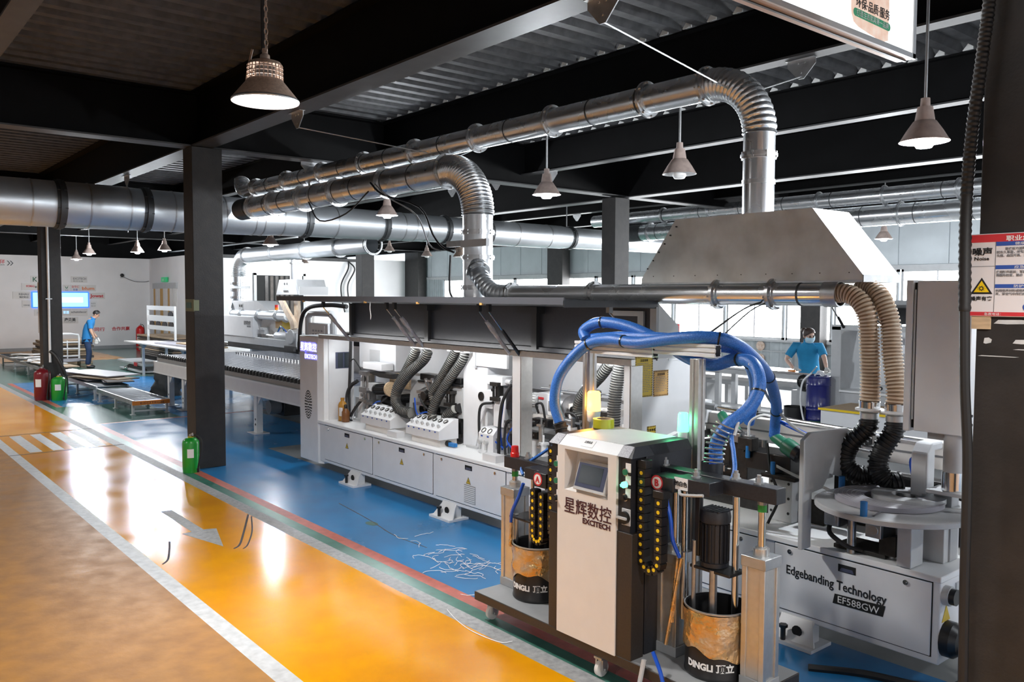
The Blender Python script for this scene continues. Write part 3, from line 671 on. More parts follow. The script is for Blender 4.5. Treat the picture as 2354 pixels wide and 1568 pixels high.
eb = thing('edgebander', 'long white edgebanding machine with raised black hood and gauge panels behind the blue floor', 'machine', (-5.9, 5.05, 0))
FY = 4.675
MB().box(-9.33, -1.965, FY, 5.45, .135, .597).build('base_cabinet', 'white', eb, bev=.008)
MB().box(-9.33, -1.955, FY-.02, 5.47, .597, .634).build('table_top', 'white_lip', eb, bev=.006)
dxs = [(-9.175, -8.055), (-8.0, -6.87), (-6.81, -5.72), (-5.66, -4.60), (-4.54, -3.10), (-2.99, -2.01)]
def tri_sign(parent, x, z, s, y=FY-.0115):
    q = MB().prism([(x-s/2, z), (x+s/2, z), (x, z+s*.87)], 'y', y-.001, y).build('warning_label', 'black_print', parent, smooth=False)
    MB().prism([(x-s*.40, z+s*.06), (x+s*.40, z+s*.06), (x, z+s*.76)], 'y', y-.002, y-.001).build('warning_label', 'yellow_label', parent, smooth=False)
    MB().prism([(x+.02*s, z+.58*s), (x-.10*s, z+.32*s), (x-.01*s, z+.32*s), (x-.04*s, z+.12*s), (x+.11*s, z+.40*s), (x+.02*s, z+.40*s)], 'y', y-.003, y-.002).build('warning_label', 'black_print', parent, smooth=False)
for i, (a, b) in enumerate(dxs):
    d = MB().box(a, b, FY-.010, FY, .178, .588).build('door', 'white', eb, bev=.003)
    fr = MB().box(a-.006, b+.006, FY-.0015, FY+.001, .172, .594).build('door_gap', 'matte_black', eb, smooth=False)
    c = (a+b)/2
    s = MB().box(c-.055, c+.055, FY-.0125, FY-.009, .515, .56).build('handle_slot', 'matte_black', d, smooth=False)
    MB().hexa([(c-.045, FY-.016, .52), (c+.045, FY-.016, .52), (c+.045, FY-.011, .52), (c-.045, FY-.011, .52)], [(c-.035, FY-.013, .54), (c+.035, FY-.013, .54), (c+.035, FY-.011, .54), (c-.035, FY-.011, .54)]).build('handle_lip', 'screen_frame', d, smooth=False)
    for x in (a+.11, b-.14): MB().cyl((x, FY-.018, .555), (x, FY-.009, .555), .015, 10).cyl((x, FY-.022, .555), (x, FY-.017, .555), .007, 8).build('lock', 'chrome', d)
    if i < 3: tri_sign(d, c, .385, .075)
    if i == 2:
        v = MB().box(-6.33, -6.155, FY-.013, FY-.009, .205, .375)
        v.build('vent', 'grey_paint', d, smooth=False)
        w = MB()
        for k in range(9): w.box(-6.325, -6.16, FY-.016, FY-.012, .212+k*.018, .222+k*.018)
        w.build('vent_louver', 'white', d, smooth=False)['kind'] = 'stuff'
for x in (-8.43, -6.58, -4.60, -2.82):
    f = MB()
    f.box(x-.17, x+.17, FY-.13, FY+.10, .001, .022)
    f.hexa([(x-.16, FY-.085, .022), (x+.16, FY-.085, .022), (x+.16, FY-.073, .022), (x-.16, FY-.073, .022)], [(x-.10, FY-.006, .15), (x+.10, FY-.006, .15), (x+.10, FY+.006, .15), (x-.10, FY+.006, .15)])
    for s in (-1, 1): f.prism([(FY-.08, .022), (FY+.05, .022), (FY+.05, .15), (FY, .15)], 'x', x+s*.11-.006, x+s*.11+.006)
    ft = f.build('foot', 'white', eb, smooth=False)
    MB().lathe([(.001, 0), (.034, 0), (.034, .006), (.001, .006)], (x+.03, FY-.062, .085), 12, 'y').build('foot_hole', 'matte_black', ft)
    MB().cyl((x-.04, FY-.10, .02), (x-.04, FY-.10, .10), .016, 8).cyl((x-.04, FY-.10, .10), (x-.04, FY-.10, .118), .028, 6).build('jack_bolt', 'black', ft)
# end face at the near end
MB().cyl((-1.965, 4.73, .52), (-1.93, 4.73, .52), .055, 16).build('connector', 'lightgrey', eb); MB().cyl((-1.93, 4.73, .52), (-1.90, 4.73, .52), .045, 14).build('connector', 'black', eb)
MB().box(-1.966, -1.955, 4.86, 4.98, .46, .56).build('cover_plate', 'lightgrey', eb)
MB().prism([(4.70, .37), (4.80, .37), (4.75, .46)], 'x', -1.966, -1.962).build('warning_label', 'yellow_label', eb, smooth=False)
MB().lathe([(.001, .0), (.10, .0), (.10, .05), (.075, .08), (.001, .09)], (-1.965, 4.76, .27), 18, 'x').build('cable_gland', 'black', eb)
cable([(-1.88, 4.76, .25), (-1.84, 4.74, .16), (-1.86, 4.70, .06), (-2.0, 4.62, .02), (-2.3, 4.52, .015), (-2.55, 4.35, .012)], .022, 'rubber', eb)
cable([(-1.86, 4.80, .24), (-1.78, 4.85, .1), (-1.7, 4.75, .03), (-1.9, 4.6, .02)], .016, 'rubber', eb)
# lettering on the end door
text('lettering', 'Edgebanding Technology', .078, (-2.905, FY-.0105, .413), (1, 0, -.03), (0, 0, 1), 'black_print', eb, bold=.0012, fit=.645)
MB().prism([(-2.585, .312), (-2.275, .318), (-2.262, .384), (-2.573, .372)], 'y', FY-.0125, FY-.0102).build('name_plate', 'matte_black', eb, smooth=False)
text('lettering', 'EF588GW', .058, (-2.556, FY-.0125, .325), (1, 0, .01), (0, 0, 1), 'white_print', eb, fit=.255)
# control cabinet at the far end
cc = MB().box(-9.83, -9.335, 4.66, 5.12, .10, 1.655).build('control_cabinet', 'white', eb, bev=.012)
MB().hexa([(-9.335, 4.665, .102), (-9.25, 4.70, .102), (-9.25, 5.1, .102), (-9.335, 5.1, .102)], [(-9.335, 4.665, 1.653), (-9.25, 4.70, 1.653), (-9.25, 5.1, 1.653), (-9.335, 5.1, 1.653)]).build('corner_strip', 'white_lip', cc, smooth=False)
hp = MB()
for ring_, k in ((.03, 6), (.06, 12), (.09, 18), (.12, 24), (.148, 28)):
    for i in range(k):
        a = 2*PI*i/k; hp.box(-9.59+ring_*.62*math.cos(a)-.006, -9.59+ring_*.62*math.cos(a)+.006, 4.6565, 4.66, .80+ring_*1.15*math.sin(a)-.008, .80+ring_*1.15*math.sin(a)+.008)
hp.build('vent_hole', 'black_print', cc, smooth=False)['kind'] = 'stuff'
text('led_lettering', '星辉数控', .115, (-9.79, 4.656, 1.475), (1, 0, 0), (0, 0, 1), 'led_halo', cc, bold=.010, fit=.445, depth=.002)
text('led_lettering', '星辉数控', .115, (-9.785, 4.653, 1.475), (1, 0, 0), (0, 0, 1), 'led_violet', cc, bold=.0005, fit=.43)
text('led_lettering', 'EXCITECH', .075, (-9.67, 4.656, 1.375), (1, 0, 0), (0, 0, 1), 'led_halo', cc, bold=.009, fit=.325, depth=.002)
text('led_lettering', 'EXCITECH', .075, (-9.665, 4.653, 1.375), (1, 0, 0), (0, 0, 1), 'led_violet', cc, bold=.0005, fit=.315)
# enclosure: inner walls, frame, end wall
MB().box(-9.25, -9.235, 4.76, 5.1, .634, 1.64).build('side_wall', 'white', eb, smooth=False)
wd = MB().box(-9.236, -9.232, 4.85, 5.06, 1.26, 1.46).build('side_window', 'screen_frame', eb, smooth=False)
MB().box(-9.2325, -9.230, 4.88, 4.95, 1.27, 1.45).box(-9.2325, -9.230, 4.97, 5.05, 1.27, 1.45).build('window_glass', 'screen_off', wd, smooth=False)
MB().box(-9.26, -4.25, 5.43, 5.45, .634, 1.66).build('back_wall', 'white', eb, smooth=False)
MB().box(-9.30, -4.24, 5.1, 5.45, 1.655, 1.672).build('rear_roof', 'white', eb, smooth=False)
fm_ = MB().box(-9.33, -4.24, 4.67, 4.72, 1.632, 1.684).build('frame_rail', 'alu', eb, bev=.004)
for x0, x1 in ((-5.635, -5.515), (-4.315, -4.243)):
    MB().box(x0, x1, 4.672, 4.75, .634, 1.632).build('frame_post', 'white', eb, bev=.004)
    MB().box(x1-.012, x1+.004, 4.672, 4.80, .634, 1.632).build('frame_post', 'alu', eb, bev=.002)
MB().prism([(4.75, .634), (5.45, .634), (5.45, 1.672), (4.75, 1.672)], 'x', -4.256, -4.243).build('end_wall', 'white', eb, smooth=False)
# warning posters on the end wall
def poster(y0, y1, z0, z1, m, lines, nm):
    p = MB().box(-4.2425, -4.241, y0, y1, z0, z1).build(nm, 'black_print', eb, smooth=False)
    MB().box(-4.2415, -4.2402, y0+.012, y1-.012, z0+.012, z1-.012).build('sheet', m, p, smooth=False)
    st = MB()
    k = y0
    while k < y1-.012:
        for zz in (z0, z1-.012): st.prism([(k, zz), (k+.009, zz), (k+.017, zz+.012), (k+.008, zz+.012)], 'x', -4.2409, -4.2400)
        k += .018
    k = z0
    while k < z1-.012:
        for yy in (y0, y1-.012): st.prism([(yy, k), (yy, k+.009), (yy+.012, k+.017), (yy+.012, k+.008)], 'x', -4.2409, -4.2400)
        k += .018
    st.build('hazard_stripe', m, p, smooth=False)['kind'] = 'stuff'
    tx = MB(); w = y1-y0-.05
    for i in range(lines):
        zz = z1-.055-i*(z1-z0-.08)/lines; q = y0+.025
        while q < y0+.025+w*(1 if i % 4 else .8):
            l = random.uniform(.008, .03); tx.box(-4.2406, -4.2397, q, min(q+l, y1-.02), zz, zz+.0045); q += l+.006
    tx.build('printed_lines', 'grey_print', p, smooth=False)['kind'] = 'stuff'
    text('heading', '注意事项', .022, (-4.2400, (y0+y1)/2-.045, z1-.038), (0, 1, 0), (0, 0, 1), 'black_print', p)
poster(4.715, 4.915, 1.39, 1.70, 'yellow_label', 17, 'yellow_notice')
poster(4.925, 5.10, 1.385, 1.585, 'tan_label', 9, 'tan_notice')
poster(4.86, 4.96, 1.05, 1.16, 'yellow_label', 4, 'small_notice')
# raised hood
h = MB()
h.hexa([(-8.955, 3.985, 2.098), (-4.243, 3.985, 2.098), (-4.243, 4.955, 2.062), (-8.955, 4.955, 2.062)], [(-8.955, 3.985, 2.140), (-4.243, 3.985, 2.140), (-4.243, 4.955, 2.095), (-8.955, 4.955, 2.095)])
h.build('hood_roof', 'charcoal', eb, smooth=False, bev=.004)
MB().box(-8.96, -4.24, 3.975, 3.987, 2.095, 2.145).build('hood_lip', 'lip_grey', eb, smooth=False)
MB().box(-4.245, -4.235, 3.975, 4.96, 2.075, 2.125).build('hood_edge', 'charcoal', eb, smooth=False)
MB().box(-9.0, -4.243, 4.955, 4.972, 1.66, 2.095).build('hood_panel', 'charcoal', eb, smooth=False)
MB().box(-4.30, -4.238, 4.945, 4.985, 1.70, 2.095).build('hood_stile', 'grey_paint', eb, smooth=False)
for x in (-7.35, -5.63): MB().box(x-.035, x+.035, 4.915, 4.957, 1.68, 2.06).build('hood_rib', 'black', eb, smooth=False); MB().box(x-.18, x+.10, 4.86, 4.957, 2.0, 2.06).build('hood_rib', 'black', eb, smooth=False)
MB().box(-8.98, -8.93, 4.9, 4.957, 1.68, 2.06).build('hood_rib', 'black', eb, smooth=False)
MB().box(-4.70, -4.42, 4.935, 4.955, 2.0, 2.04).box(-4.42, -4.36, 4.935, 4.955, 1.86, 2.04).build('hood_rib', 'grey_paint', eb, smooth=False)
MB().box(-9.0, -4.25, 4.93, 4.956, 1.655, 1.70).build('hood_rail', 'charcoal', eb, smooth=False)
for x in (-9.0, -4.243): MB().prism([(4.972, 2.10), (5.21, 1.925), (5.235, 1.675), (4.972, 1.675)], 'x', x-.006, x+.006).build('hood_cheek', 'lightgrey', eb, smooth=False)
for x in (-8.3, -7.0, -5.2, -6.1): MB().box(x, x+.03, 3.974, 3.99, 2.082, 2.10).build('hinge_tab', 'tan_label', eb, smooth=False)
for k, (x, slv) in enumerate(((-8.56, 1), (-7.2, 2), (-7.05, 2), (-5.68, 2), (-5.545, 0))):
    top, bot = V((x-.04, 4.37, 2.02)), V((x, 4.685, 1.64)); mid = top.lerp(bot, .42)
    s = MB().cyl(top, bot, .006, 8).build('gas_strut', 'chrome', eb)
    MB().cyl(mid, bot, .015, 10).build('strut_body', 'dark_steel' if k != 4 else 'black', s)
    MB().box(top.x-.018, top.x+.018, 4.355, 4.385, 2.02, 2.10).build('strut_bracket', 'black', s, smooth=False)
    if slv:
        Pp = [top.lerp(bot, .22+.76*i/14) for i in range(15)]
        MB().tube(Pp, [(.016+.009*random.random() if i < 7 else .019) for i in range(15)], 8).build('plastic_sleeve', 'clear_bag', s)
s = MB().cyl((-4.40, 4.60, 2.03), (-4.33, 4.70, 1.90), .008, 8).build('gas_strut', 'chrome', eb); MB().box(-4.42, -4.385, 4.58, 4.62, 2.03, 2.08).build('strut_bracket', 'grey_paint', s, smooth=False)
cable([(-6.92, 4.0, 2.10), (-6.9, 3.985, 2.03), (-6.885, 3.985, 1.97), (-6.89, 3.985, 1.93)], .004, 'white_print', eb, 'thread')
# gauge panels
def gauge_panel(x0, x1, n, y0=4.74, z0=.705, z1=.80, y1=4.93, z2=.905, y2=4.98, foot=True):
    g = MB().prism([(y0, z0), (y0, z1), (y1, z2), (y2, z2), (y2, z0)], 'x', x0, x1).build('gauge_panel', 'white', eb, smooth=False, bev=.003)
    if foot: MB().box(x0+.06, x1-.03, y0+.035, y2, .634, z0).build('panel_plinth', 'offwhite', g, smooth=False)
    sl = V((0, y1-y0, z2-z1)).normalized(); nn = V((0, -sl.z, sl.y))
    for i in range(n):
        x = x0+(x1-x0)*(i+.6)/(n+.1)*.97
        c = V((x, y0, z1))+sl*(V((0, y1-y0, z2-z1)).length*.70)
        MB().ring(c+nn*.006, nn, .021, .027, .012, 16).build('gauge', 'dark_steel', g); 
        d_ = MB().cyl(c+nn*.001, c+nn*.006, .0225, 16).build('gauge_face', 'white_print', g)
        MB().bar(c+nn*.008+sl*.012, c+nn*.008-sl*.006+V((.01, 0, 0)), .004, .002).build('needle', 'black_print', d_)
        c = V((x-.004, y0, z1))+sl*(V((0, y1-y0, z2-z1)).length*.26)
        MB().cyl(c, c+nn*.022, .018, 8).cyl(c+nn*.022, c+nn*.034, .013, 8).build('knob', 'lightgrey', g)
        MB().box(x-.014, x+.010, y0-.0015, y0, z1-.022, z1-.008).build('blue_label', 'blue_print', g, smooth=False)
    return g
gauge_panel(-8.435, -7.79, 6); gauge_panel(-7.475, -6.86, 6)
for x in (-7.69, -6.0):
    MB().box(x-.1, x+.1, 4.70, 4.80, .634, .70).build('mount_block', 'white', eb, smooth=False, bev=.003)
g = MB().prism([(4.90, .636), (4.90, .83), (4.95, .885), (5.08, .885), (5.08, .636)], 'x', -6.42, -6.19).build('valve_panel', 'white', eb, smooth=False, bev=.003)
for x in (-6.365, -6.27):
    MB().ring((x, 4.925, .857), (0, -.74, .67), .022, .029, .012, 16).build('gauge', 'dark_steel', g); MB().box(x-.015, x+.012, 4.897, 4.90, .80, .815).build('blue_label', 'blue_print', g, smooth=False)
    MB().cyl((x-.01, 4.90, .755), (x-.01, 4.865, .755), .022, 10).cyl((x-.01, 4.88, .75), (x-.01, 4.88, .68), .012, 8).build('regulator', 'lightgrey', g)
MB().box(-6.19, -6.175, 4.93, 5.02, .70, .80).build('valve_cover', 'galv', g, smooth=False)
# castings
def arch(x, y, z0, z1, w=.035, lean=.0, name='arch_bracket', m='white', depth=.22, hole=True):
    pr = [(y+.02, z0), (y+.06, z0), (y+.05+depth*.2, z0+(z1-z0)*.45), (y+depth*.62, z1-.20), (y+depth, z1-.17), (y+depth, z1), (y+depth*.5, z1), (y+depth*.22, z1-.05), (y+.03, z0+(z1-z0)*.5)]
    a = MB().prism(pr, 'x', x-w, x+w).build(name, m, eb, smooth=False, bev=.006)
    MB().box(x-.08, x+.08, y-.0, y+.10, z0, z0+.018).build('bracket_foot', 'lightgrey', a, smooth=False)
    if hole: MB().cyl((x+w-.002, y+depth*.72, z1-.09), (x+w+.004, y+depth*.72, z1-.09), .035, 14).cyl((x-w*.2, y+depth*.2, z1-.09), (x-w*.2, y+depth*.1, z1-.09), .034, 14).build('bore', 'dark_steel', a)
    return a
def casting(x0, x1, y, z0, z1, name='casting'):   # bracket plate seen from the front with a rounded top and a bore
    c = (x0+x1)/2; r = (x1-x0)/2
    pr = [(x0-.09, z0), (x0-.03, z0), (x1-.10, z0+(z1-z0)*.4), (x1, z1-.19), (x1, z1-.05)]+[(c+r*math.cos(a), z1-r+r*math.sin(a)) for a in (.3, .9, 1.57, 2.2, 2.8)]+[(x0-.015, z1-.22), (x0-.05, z0+(z1-z0)*.42)]
    a = MB().prism(pr, 'y', y, y+.06).build(name, 'white', eb, smooth=False, bev=.005)
    MB().ring((c, y-.003, z1-r), (0, 1, 0), .032, .045, .012, 16).cyl((c, y-.002, z1-r), (c, y+.004, z1-r), .032, 14).build('bore', 'dark_steel', a)
    MB().box(x0-.14, x0+.04, y-.03, y+.07, z0, z0+.02).build('bracket_foot', 'lightgrey', a, smooth=False)
casting(-8.94, -8.78, 5.03, .636, 1.24); casting(-6.60, -6.46, 5.02, .636, 1.235)
MB().box(-6.46, -6.33, 5.0, 5.10, 1.06, 1.24).build('slide_plate', 'white', eb, bev=.004)
# upright machine column and upper panels
MB().prism([(-6.86, .636), (-6.46, .636), (-6.46, 1.632), (-6.62, 1.632), (-6.86, 1.40)], 'y', 5.04, 5.40).build('machine_column', 'white', eb, smooth=False, bev=.004)
MB().box(-6.62, -6.14, 5.02, 5.05, 1.46, 1.632).build('upper_panel', 'white', eb, bev=.003)
MB().box(-6.66, -6.62, 5.01, 5.03, 1.44, 1.62).build('upper_strip', 'lightgrey', eb, smooth=False)
MB().box(-9.2, -8.35, 5.16, 5.42, 1.27, 1.63).build('upper_housing', 'white', eb, bev=.003)
MB().box(-8.94, -8.71, 5.155, 5.162, 1.36, 1.50).build('housing_recess', 'lightgrey', eb, smooth=False)
MB().box(-8.60, -8.26, 5.415, 5.43, 1.53, 1.63).build('grey_plate', 'grey_paint', eb, smooth=False)
MB().box(-8.80, -8.37, 4.98, 5.14, 1.285, 1.365).build('sensor_box', 'white', eb, bev=.004)
MB().box(-6.43, -6.17, 4.99, 5.12, 1.30, 1.385).build('sensor_box', 'white', eb, bev=.004)
MB().cyl((-6.17, 5.05, 1.335), (-6.10, 5.05, 1.335), .026, 12).build('sensor_cap', 'lightgrey', eb)
MB().box(-9.2, -4.3, 5.28, 5.40, .93, 1.02).build('feed_beam', 'offwhite', eb, bev=.004)
MB().box(-8.4, -4.35, 5.25, 5.27, 1.24, 1.27).build('guide_rail', 'steel', eb)
MB().box(-9.2, -4.3, 5.1, 5.42, .634, .90).build('rear_block', 'grey_paint', eb, smooth=False)
# mechanical units
def motor(c, ax, r, l, m='black', parent=None):
    c, ax = V(c), V(ax).normalized(); b = MB().cyl(c-ax*l/2, c+ax*l/2, r*.86, 16); x = ax.cross(V((0, 0, 1)) if abs(ax.z) < .9 else V((1, 0, 0))).normalized(); y = ax.cross(x)
    for k in range(18):
        a = 2*PI*k/18; d = x*math.cos(a)+y*math.sin(a); b.bar(c-ax*l*.42+d*r*.92, c+ax*l*.30+d*r*.92, r*.06, r*.18, up=d)
    b.cyl(c+ax*l*.36, c+ax*l*.52, r*1.02, 16).cyl(c-ax*l*.52, c-ax*l*.44, r, 16)
    o = b.build('motor', m, parent or eb)
    return o
def slide(c, w, h, d, m='steel'):
    x, y, z = c; b = MB().box(x-w/2, x+w/2, y-d/2, y+d/2, z-h/2, z-h*.30).box(x-w/2, x+w/2, y-d/2, y+d/2, z+h*.30, z+h/2)
    for s in (-.32, .32): b.cyl((x+s*w, y-d*.2, z-h/2), (x+s*w, y-d*.2, z+h/2), w*.09, 8)
    b.box(x-w*.25, x+w*.25, y, y+d/2, z-h/2, z+h/2).cyl((x, y-d/2, z+h*.1), (x, y-d/2-.02, z+h*.1), w*.12, 8)
    return b.build('slide_unit', m, eb)
def cylinder(p, q, r, nm='air_cylinder', m='alu'):
    p, q = V(p), V(q); a = (q-p).normalized(); b = MB().cyl(p, q, r*.85, 12)
    u = V((0, 0, 1)) if abs(a.z) < .9 else V((1, 0, 0))
    for t in (p, q): b.bar(t-a*r*.3, t+a*r*.3, r*2.1, up=u)
    b.cyl(q, q+a*r*2.2, r*.3, 8); return b.build(nm, m, eb)
slide((-8.72, 5.0, 1.14), .17, .24, .14); slide((-8.70, 5.0, .97), .18, .14, .16); slide((-8.62, 5.02, .83), .2, .16, .14)
MB().box(-8.66, -8.50, 4.97, 5.10, 1.03, 1.13).build('gearbox', 'lightgrey', eb, bev=.004)
motor((-8.35, 4.99, 1.075), (1, 0, .1), .062, .30); MB().cyl((-8.20, 4.99, 1.09), (-8.17, 4.99, 1.093), .085, 18).build('saw_guard', 'wood', eb)
MB().prism([(-8.52, 1.08), (-8.10, 1.08), (-8.10, 1.24), (-8.40, 1.25), (-8.52, 1.2)], 'y', 5.18, 5.21).build('dust_plate', 'wood', eb, smooth=False)
MB().hexa([(-8.42, 4.98, 1.21), (-8.12, 4.98, 1.21), (-8.12, 5.08, 1.21), (-8.35, 5.08, 1.23)], [(-8.70, 4.98, 1.25), (-8.16, 4.98, 1.265), (-8.16, 5.08, 1.265), (-8.70, 5.08, 1.26)]).build('scraper_arm', 'dark_steel', eb, smooth=False)
motor((-8.28, 5.05, .93), (1, 0, -.1), .055, .26); slide((-8.10, 5.05, .88), .14, .2, .14, 'dark_steel'); motor((-8.05, 5.1, .99), (0, 1, 0), .05, .2)
MB().box(-8.05, -7.95, 5.0, 5.1, .64, .86).build('unit_post', 'lightgrey', eb, bev=.003)
# second unit behind the hoses
MB().box(-7.70, -7.28, 5.03, 5.18, 1.215, 1.235).box(-7.66, -7.36, 5.04, 5.16, 1.24, 1.31).build('unit_cover', 'black', eb, bev=.008)
MB().bar((-7.46, 4.98, 1.27), (-7.36, 4.98, 1.11), .03, .02).bar((-7.34, 4.98, 1.28), (-7.24, 4.98, 1.12), .03, .02).bar((-7.45, 4.98, 1.25), (-7.30, 4.98, 1.25), .02).build('link_arm', 'steel', eb)
slide((-7.48, 5.0, 1.06), .16, .16, .14); slide((-7.36, 4.98, .96), .18, .14, .12, 'dark_steel'); motor((-7.50, 5.06, .92), (1, 0, 0), .055, .24); motor((-7.40, 5.0, 1.10), (0, 1, .1), .05, .18, 'dark_steel')
MB().prism([(-7.95, .65), (-7.88, .65), (-7.74, 1.10), (-7.60, 1.16), (-7.60, 1.22), (-7.78, 1.22), (-7.88, 1.12)], 'y', 5.06, 5.12).build('casting', 'lightgrey', eb, smooth=False, bev=.004)
MB().box(-7.14, -6.86, 5.0, 5.12, 1.225, 1.25).box(-7.06, -6.88, 5.02, 5.10, 1.255, 1.31).build('unit_cover', 'black', eb, bev=.004)
MB().prism([(-7.12, 1.22), (-6.86, 1.22), (-6.86, .9), (-6.96, .9), (-7.02, 1.12)], 'y', 5.03, 5.09).build('casting', 'lightgrey', eb, smooth=False)
slide((-7.02, 5.0, 1.10), .12, .16, .1, 'dark_steel'); slide((-6.95, 5.0, .80), .12, .2, .1, 'dark_steel'); motor((-6.98, 5.02, .98), (1, 0, .3), .05, .2)
MB().cyl((-6.93, 4.86, .665), (-6.84, 4.86, .665), .028, 10).build('connector', 'black', eb); MB().box(-6.84, -6.74, 4.84, 4.88, .645, .68).build('connector', 'blue_roll', eb)
# third unit beside the post
MB().prism([(-6.30, .90), (-6.12, .90), (-6.12, 1.20), (-6.20, 1.20), (-6.30, 1.10)], 'y', 4.99, 5.05).build('casting', 'white', eb, smooth=False, bev=.004)
MB().prism([(-6.18, 1.08), (-6.0, 1.08), (-6.0, 1.32), (-6.08, 1.32)], 'y', 5.0, 5.10).box(-6.08, -5.98, 5.02, 5.12, .66, 1.1).build('black_slide', 'charcoal', eb, smooth=False)
slide((-6.25, 5.0, 1.24), .12, .18, .1, 'dark_steel'); slide((-6.02, 4.98, .93), .09, .12, .1); 
# fourth unit right of the post
MB().box(-5.66, -5.48, 5.0, 5.14, 1.09, 1.285).build('digital_readout', 'white', eb, bev=.004); MB().box(-5.655, -5.585, 4.996, 5.0, 1.225, 1.245).build('red_label', 'red_print', eb, smooth=False); MB().box(-5.52, -5.485, 4.996, 5.0, 1.13, 1.22).build('readout_window', 'grey_print', eb, smooth=False)
motor((-5.72, 5.05, 1.20), (1, 0, 0), .07, .1, 'lightgrey')
for i, (x, z) in enumerate(((-5.66, 1.02), (-5.80, .895))): 
    q = MB().box(x-.05, x+.16, 4.97, 5.05, z-.035, z+.03); q.build('valve_block', 'black', eb, bev=.004)
    for k in range(4): MB().cyl((x-.03+k*.05, 4.968, z), (x-.03+k*.05, 4.962, z), .008, 6).build('screw', 'steel', eb)
MB().box(-5.80, -5.62, 5.0, 5.12, .66, .85).build('unit_post', 'white', eb, bev=.003); MB().box(-5.60, -5.46, 4.98, 5.1, .66, .80).build('unit_post', 'lightgrey', eb, bev=.003)
cylinder((-5.57, 4.96, .80), (-5.57, 4.96, 1.0), .03); cylinder((-5.53, 4.95, .74), (-5.53, 4.95, .84), .034, m='white')
MB().ring((-5.33, 5.05, 1.16), (1, 0, 0), .02, .13, .10, 20).build('sander_wheel', 'steel', eb); MB().box(-5.46, -5.34, 5.0, 5.08, 1.02, 1.17).build('gearbox', 'lightgrey', eb, bev=.004)
casting(-5.26, -5.14, 5.0, .636, 1.22); cylinder((-5.22, 4.92, 1.08), (-5.10, 4.92, 1.08), .035, m='steel'); slide((-5.03, 5.0, 1.05), .1, .18, .1, 'dark_steel')
MB().cyl((-5.62, 5.0, 1.33), (-4.72, 5.0, 1.345), .008, 8).cyl((-5.0, 5.0, 1.335), (-4.93, 5.0, 1.336), .028, 12).cyl((-4.93, 5.0, 1.337), (-4.90, 5.0, 1.337), .04, 12).build('spindle', 'steel', eb)
MB().box(-5.10, -4.98, 5.0, 5.02, 1.27, 1.40).build('bearing_plate', 'white', eb, bev=.003)
for x, z0, z1 in ((-5.46, 1.19, 1.36), (-4.86, 1.20, 1.36)): MB().cyl((x, 4.97, z0), (x, 4.97, z1), .008, 8).cyl((x, 4.97, z1), (x, 4.97, z1+.015), .016, 8).build('adjuster', 'steel', eb)
MB().box(-5.3, -4.7, 5.02, 5.12, 1.17, 1.22).build('cross_bar', 'offwhite', eb, bev=.003); MB().box(-4.95, -4.88, 4.97, 5.04, .9, 1.2).box(-4.98, -4.72, 4.97, 5.04, 1.16, 1.20).build('unit_frame', 'dark_steel', eb, bev=.003)
motor((-4.80, 5.03, .98), (1, 0, 0), .06, .22); MB().box(-4.62, -4.52, 4.98, 5.04, 1.0, 1.12).build('switch_box', 'white', eb, bev=.003)
# hoses, cables
for pts in ([(-7.70, 5.02, 1.57), (-7.74, 5.0, 1.47), (-7.86, 4.97, 1.28), (-7.95, 4.93, 1.12), (-7.93, 4.90, .98), (-7.80, 4.90, .89), (-7.66, 4.92, .87)], [(-7.47, 5.02, 1.57), (-7.52, 5.0, 1.47), (-7.72, 4.93, 1.30), (-7.86, 4.88, 1.12), (-7.87, 4.86, .99), (-7.77, 4.86, .91), (-7.62, 4.90, .89)]):
    ribhose('dust_hose', pts, .058, .021, 'clear_hose', 'hose_wire', eb)
for pts in ([(-6.98, 5.04, 1.60), (-7.06, 5.02, 1.47), (-7.22, 4.99, 1.25), (-7.31, 4.97, 1.12), (-7.26, 4.98, 1.0)], [(-6.83, 5.04, 1.60), (-6.85, 5.02, 1.50), (-7.0, 4.97, 1.30), (-7.15, 4.93, 1.10), (-7.22, 4.90, .95), (-7.20, 4.90, .88)], [(-6.92, 4.98, 1.0), (-7.03, 4.96, .93), (-7.08, 4.97, .85)]):
    ribhose('dust_hose', pts, .052, .021, 'clear_hose', 'hose_wire', eb)
ribhose('dust_hose', [(-6.05, 5.08, 1.60), (-6.06, 5.08, 1.45), (-6.08, 5.08, 1.29)], .042, .018, 'clear_hose', 'hose_wire', eb)
ribhose('dust_hose', [(-4.80, 5.02, 1.60), (-4.88, 5.01, 1.50), (-5.08, 5.0, 1.32), (-5.14, 5.0, 1.20), (-5.13, 5.0, 1.12)], .052, .020, 'clear_hose', 'hose_wire', eb)
ribhose('dust_hose', [(-4.64, 4.98, 1.62), (-4.655, 4.97, 1.5), (-4.67, 4.95, 1.3), (-4.68, 4.95, 1.12), (-4.72, 4.96, 1.0)], .056, .020, 'clear_hose', 'hose_wire', eb)
for x in (-7.59, -6.90, -4.72): MB().box(x-.2, x+.2, 5.0, 5.12, 1.58, 1.635).build('hose_manifold', 'white', eb, bev=.006)
cable([(-9.16, 5.02, 1.62), (-9.15, 5.0, 1.2), (-9.14, 4.98, .9), (-9.08, 4.95, .70), (-9.0, 4.93, .64)], .020, 'rubber', eb)
cable([(-9.15, 5.0, 1.35), (-9.05, 5.0, 1.38), (-8.95, 5.0, 1.32), (-8.88, 5.0, 1.27)], .008, 'rubber', eb)
cable([(-8.95, 4.99, 1.12), (-9.08, 4.97, 1.05), (-9.15, 4.96, .92), (-9.1, 4.95, .75)], .024, 'rubber', eb)
cable([(-9.0, 4.93, .70), (-8.93, 4.92, .76), (-8.85, 4.95, .86), (-8.8, 5.0, .93)], .018, 'rubber', eb)
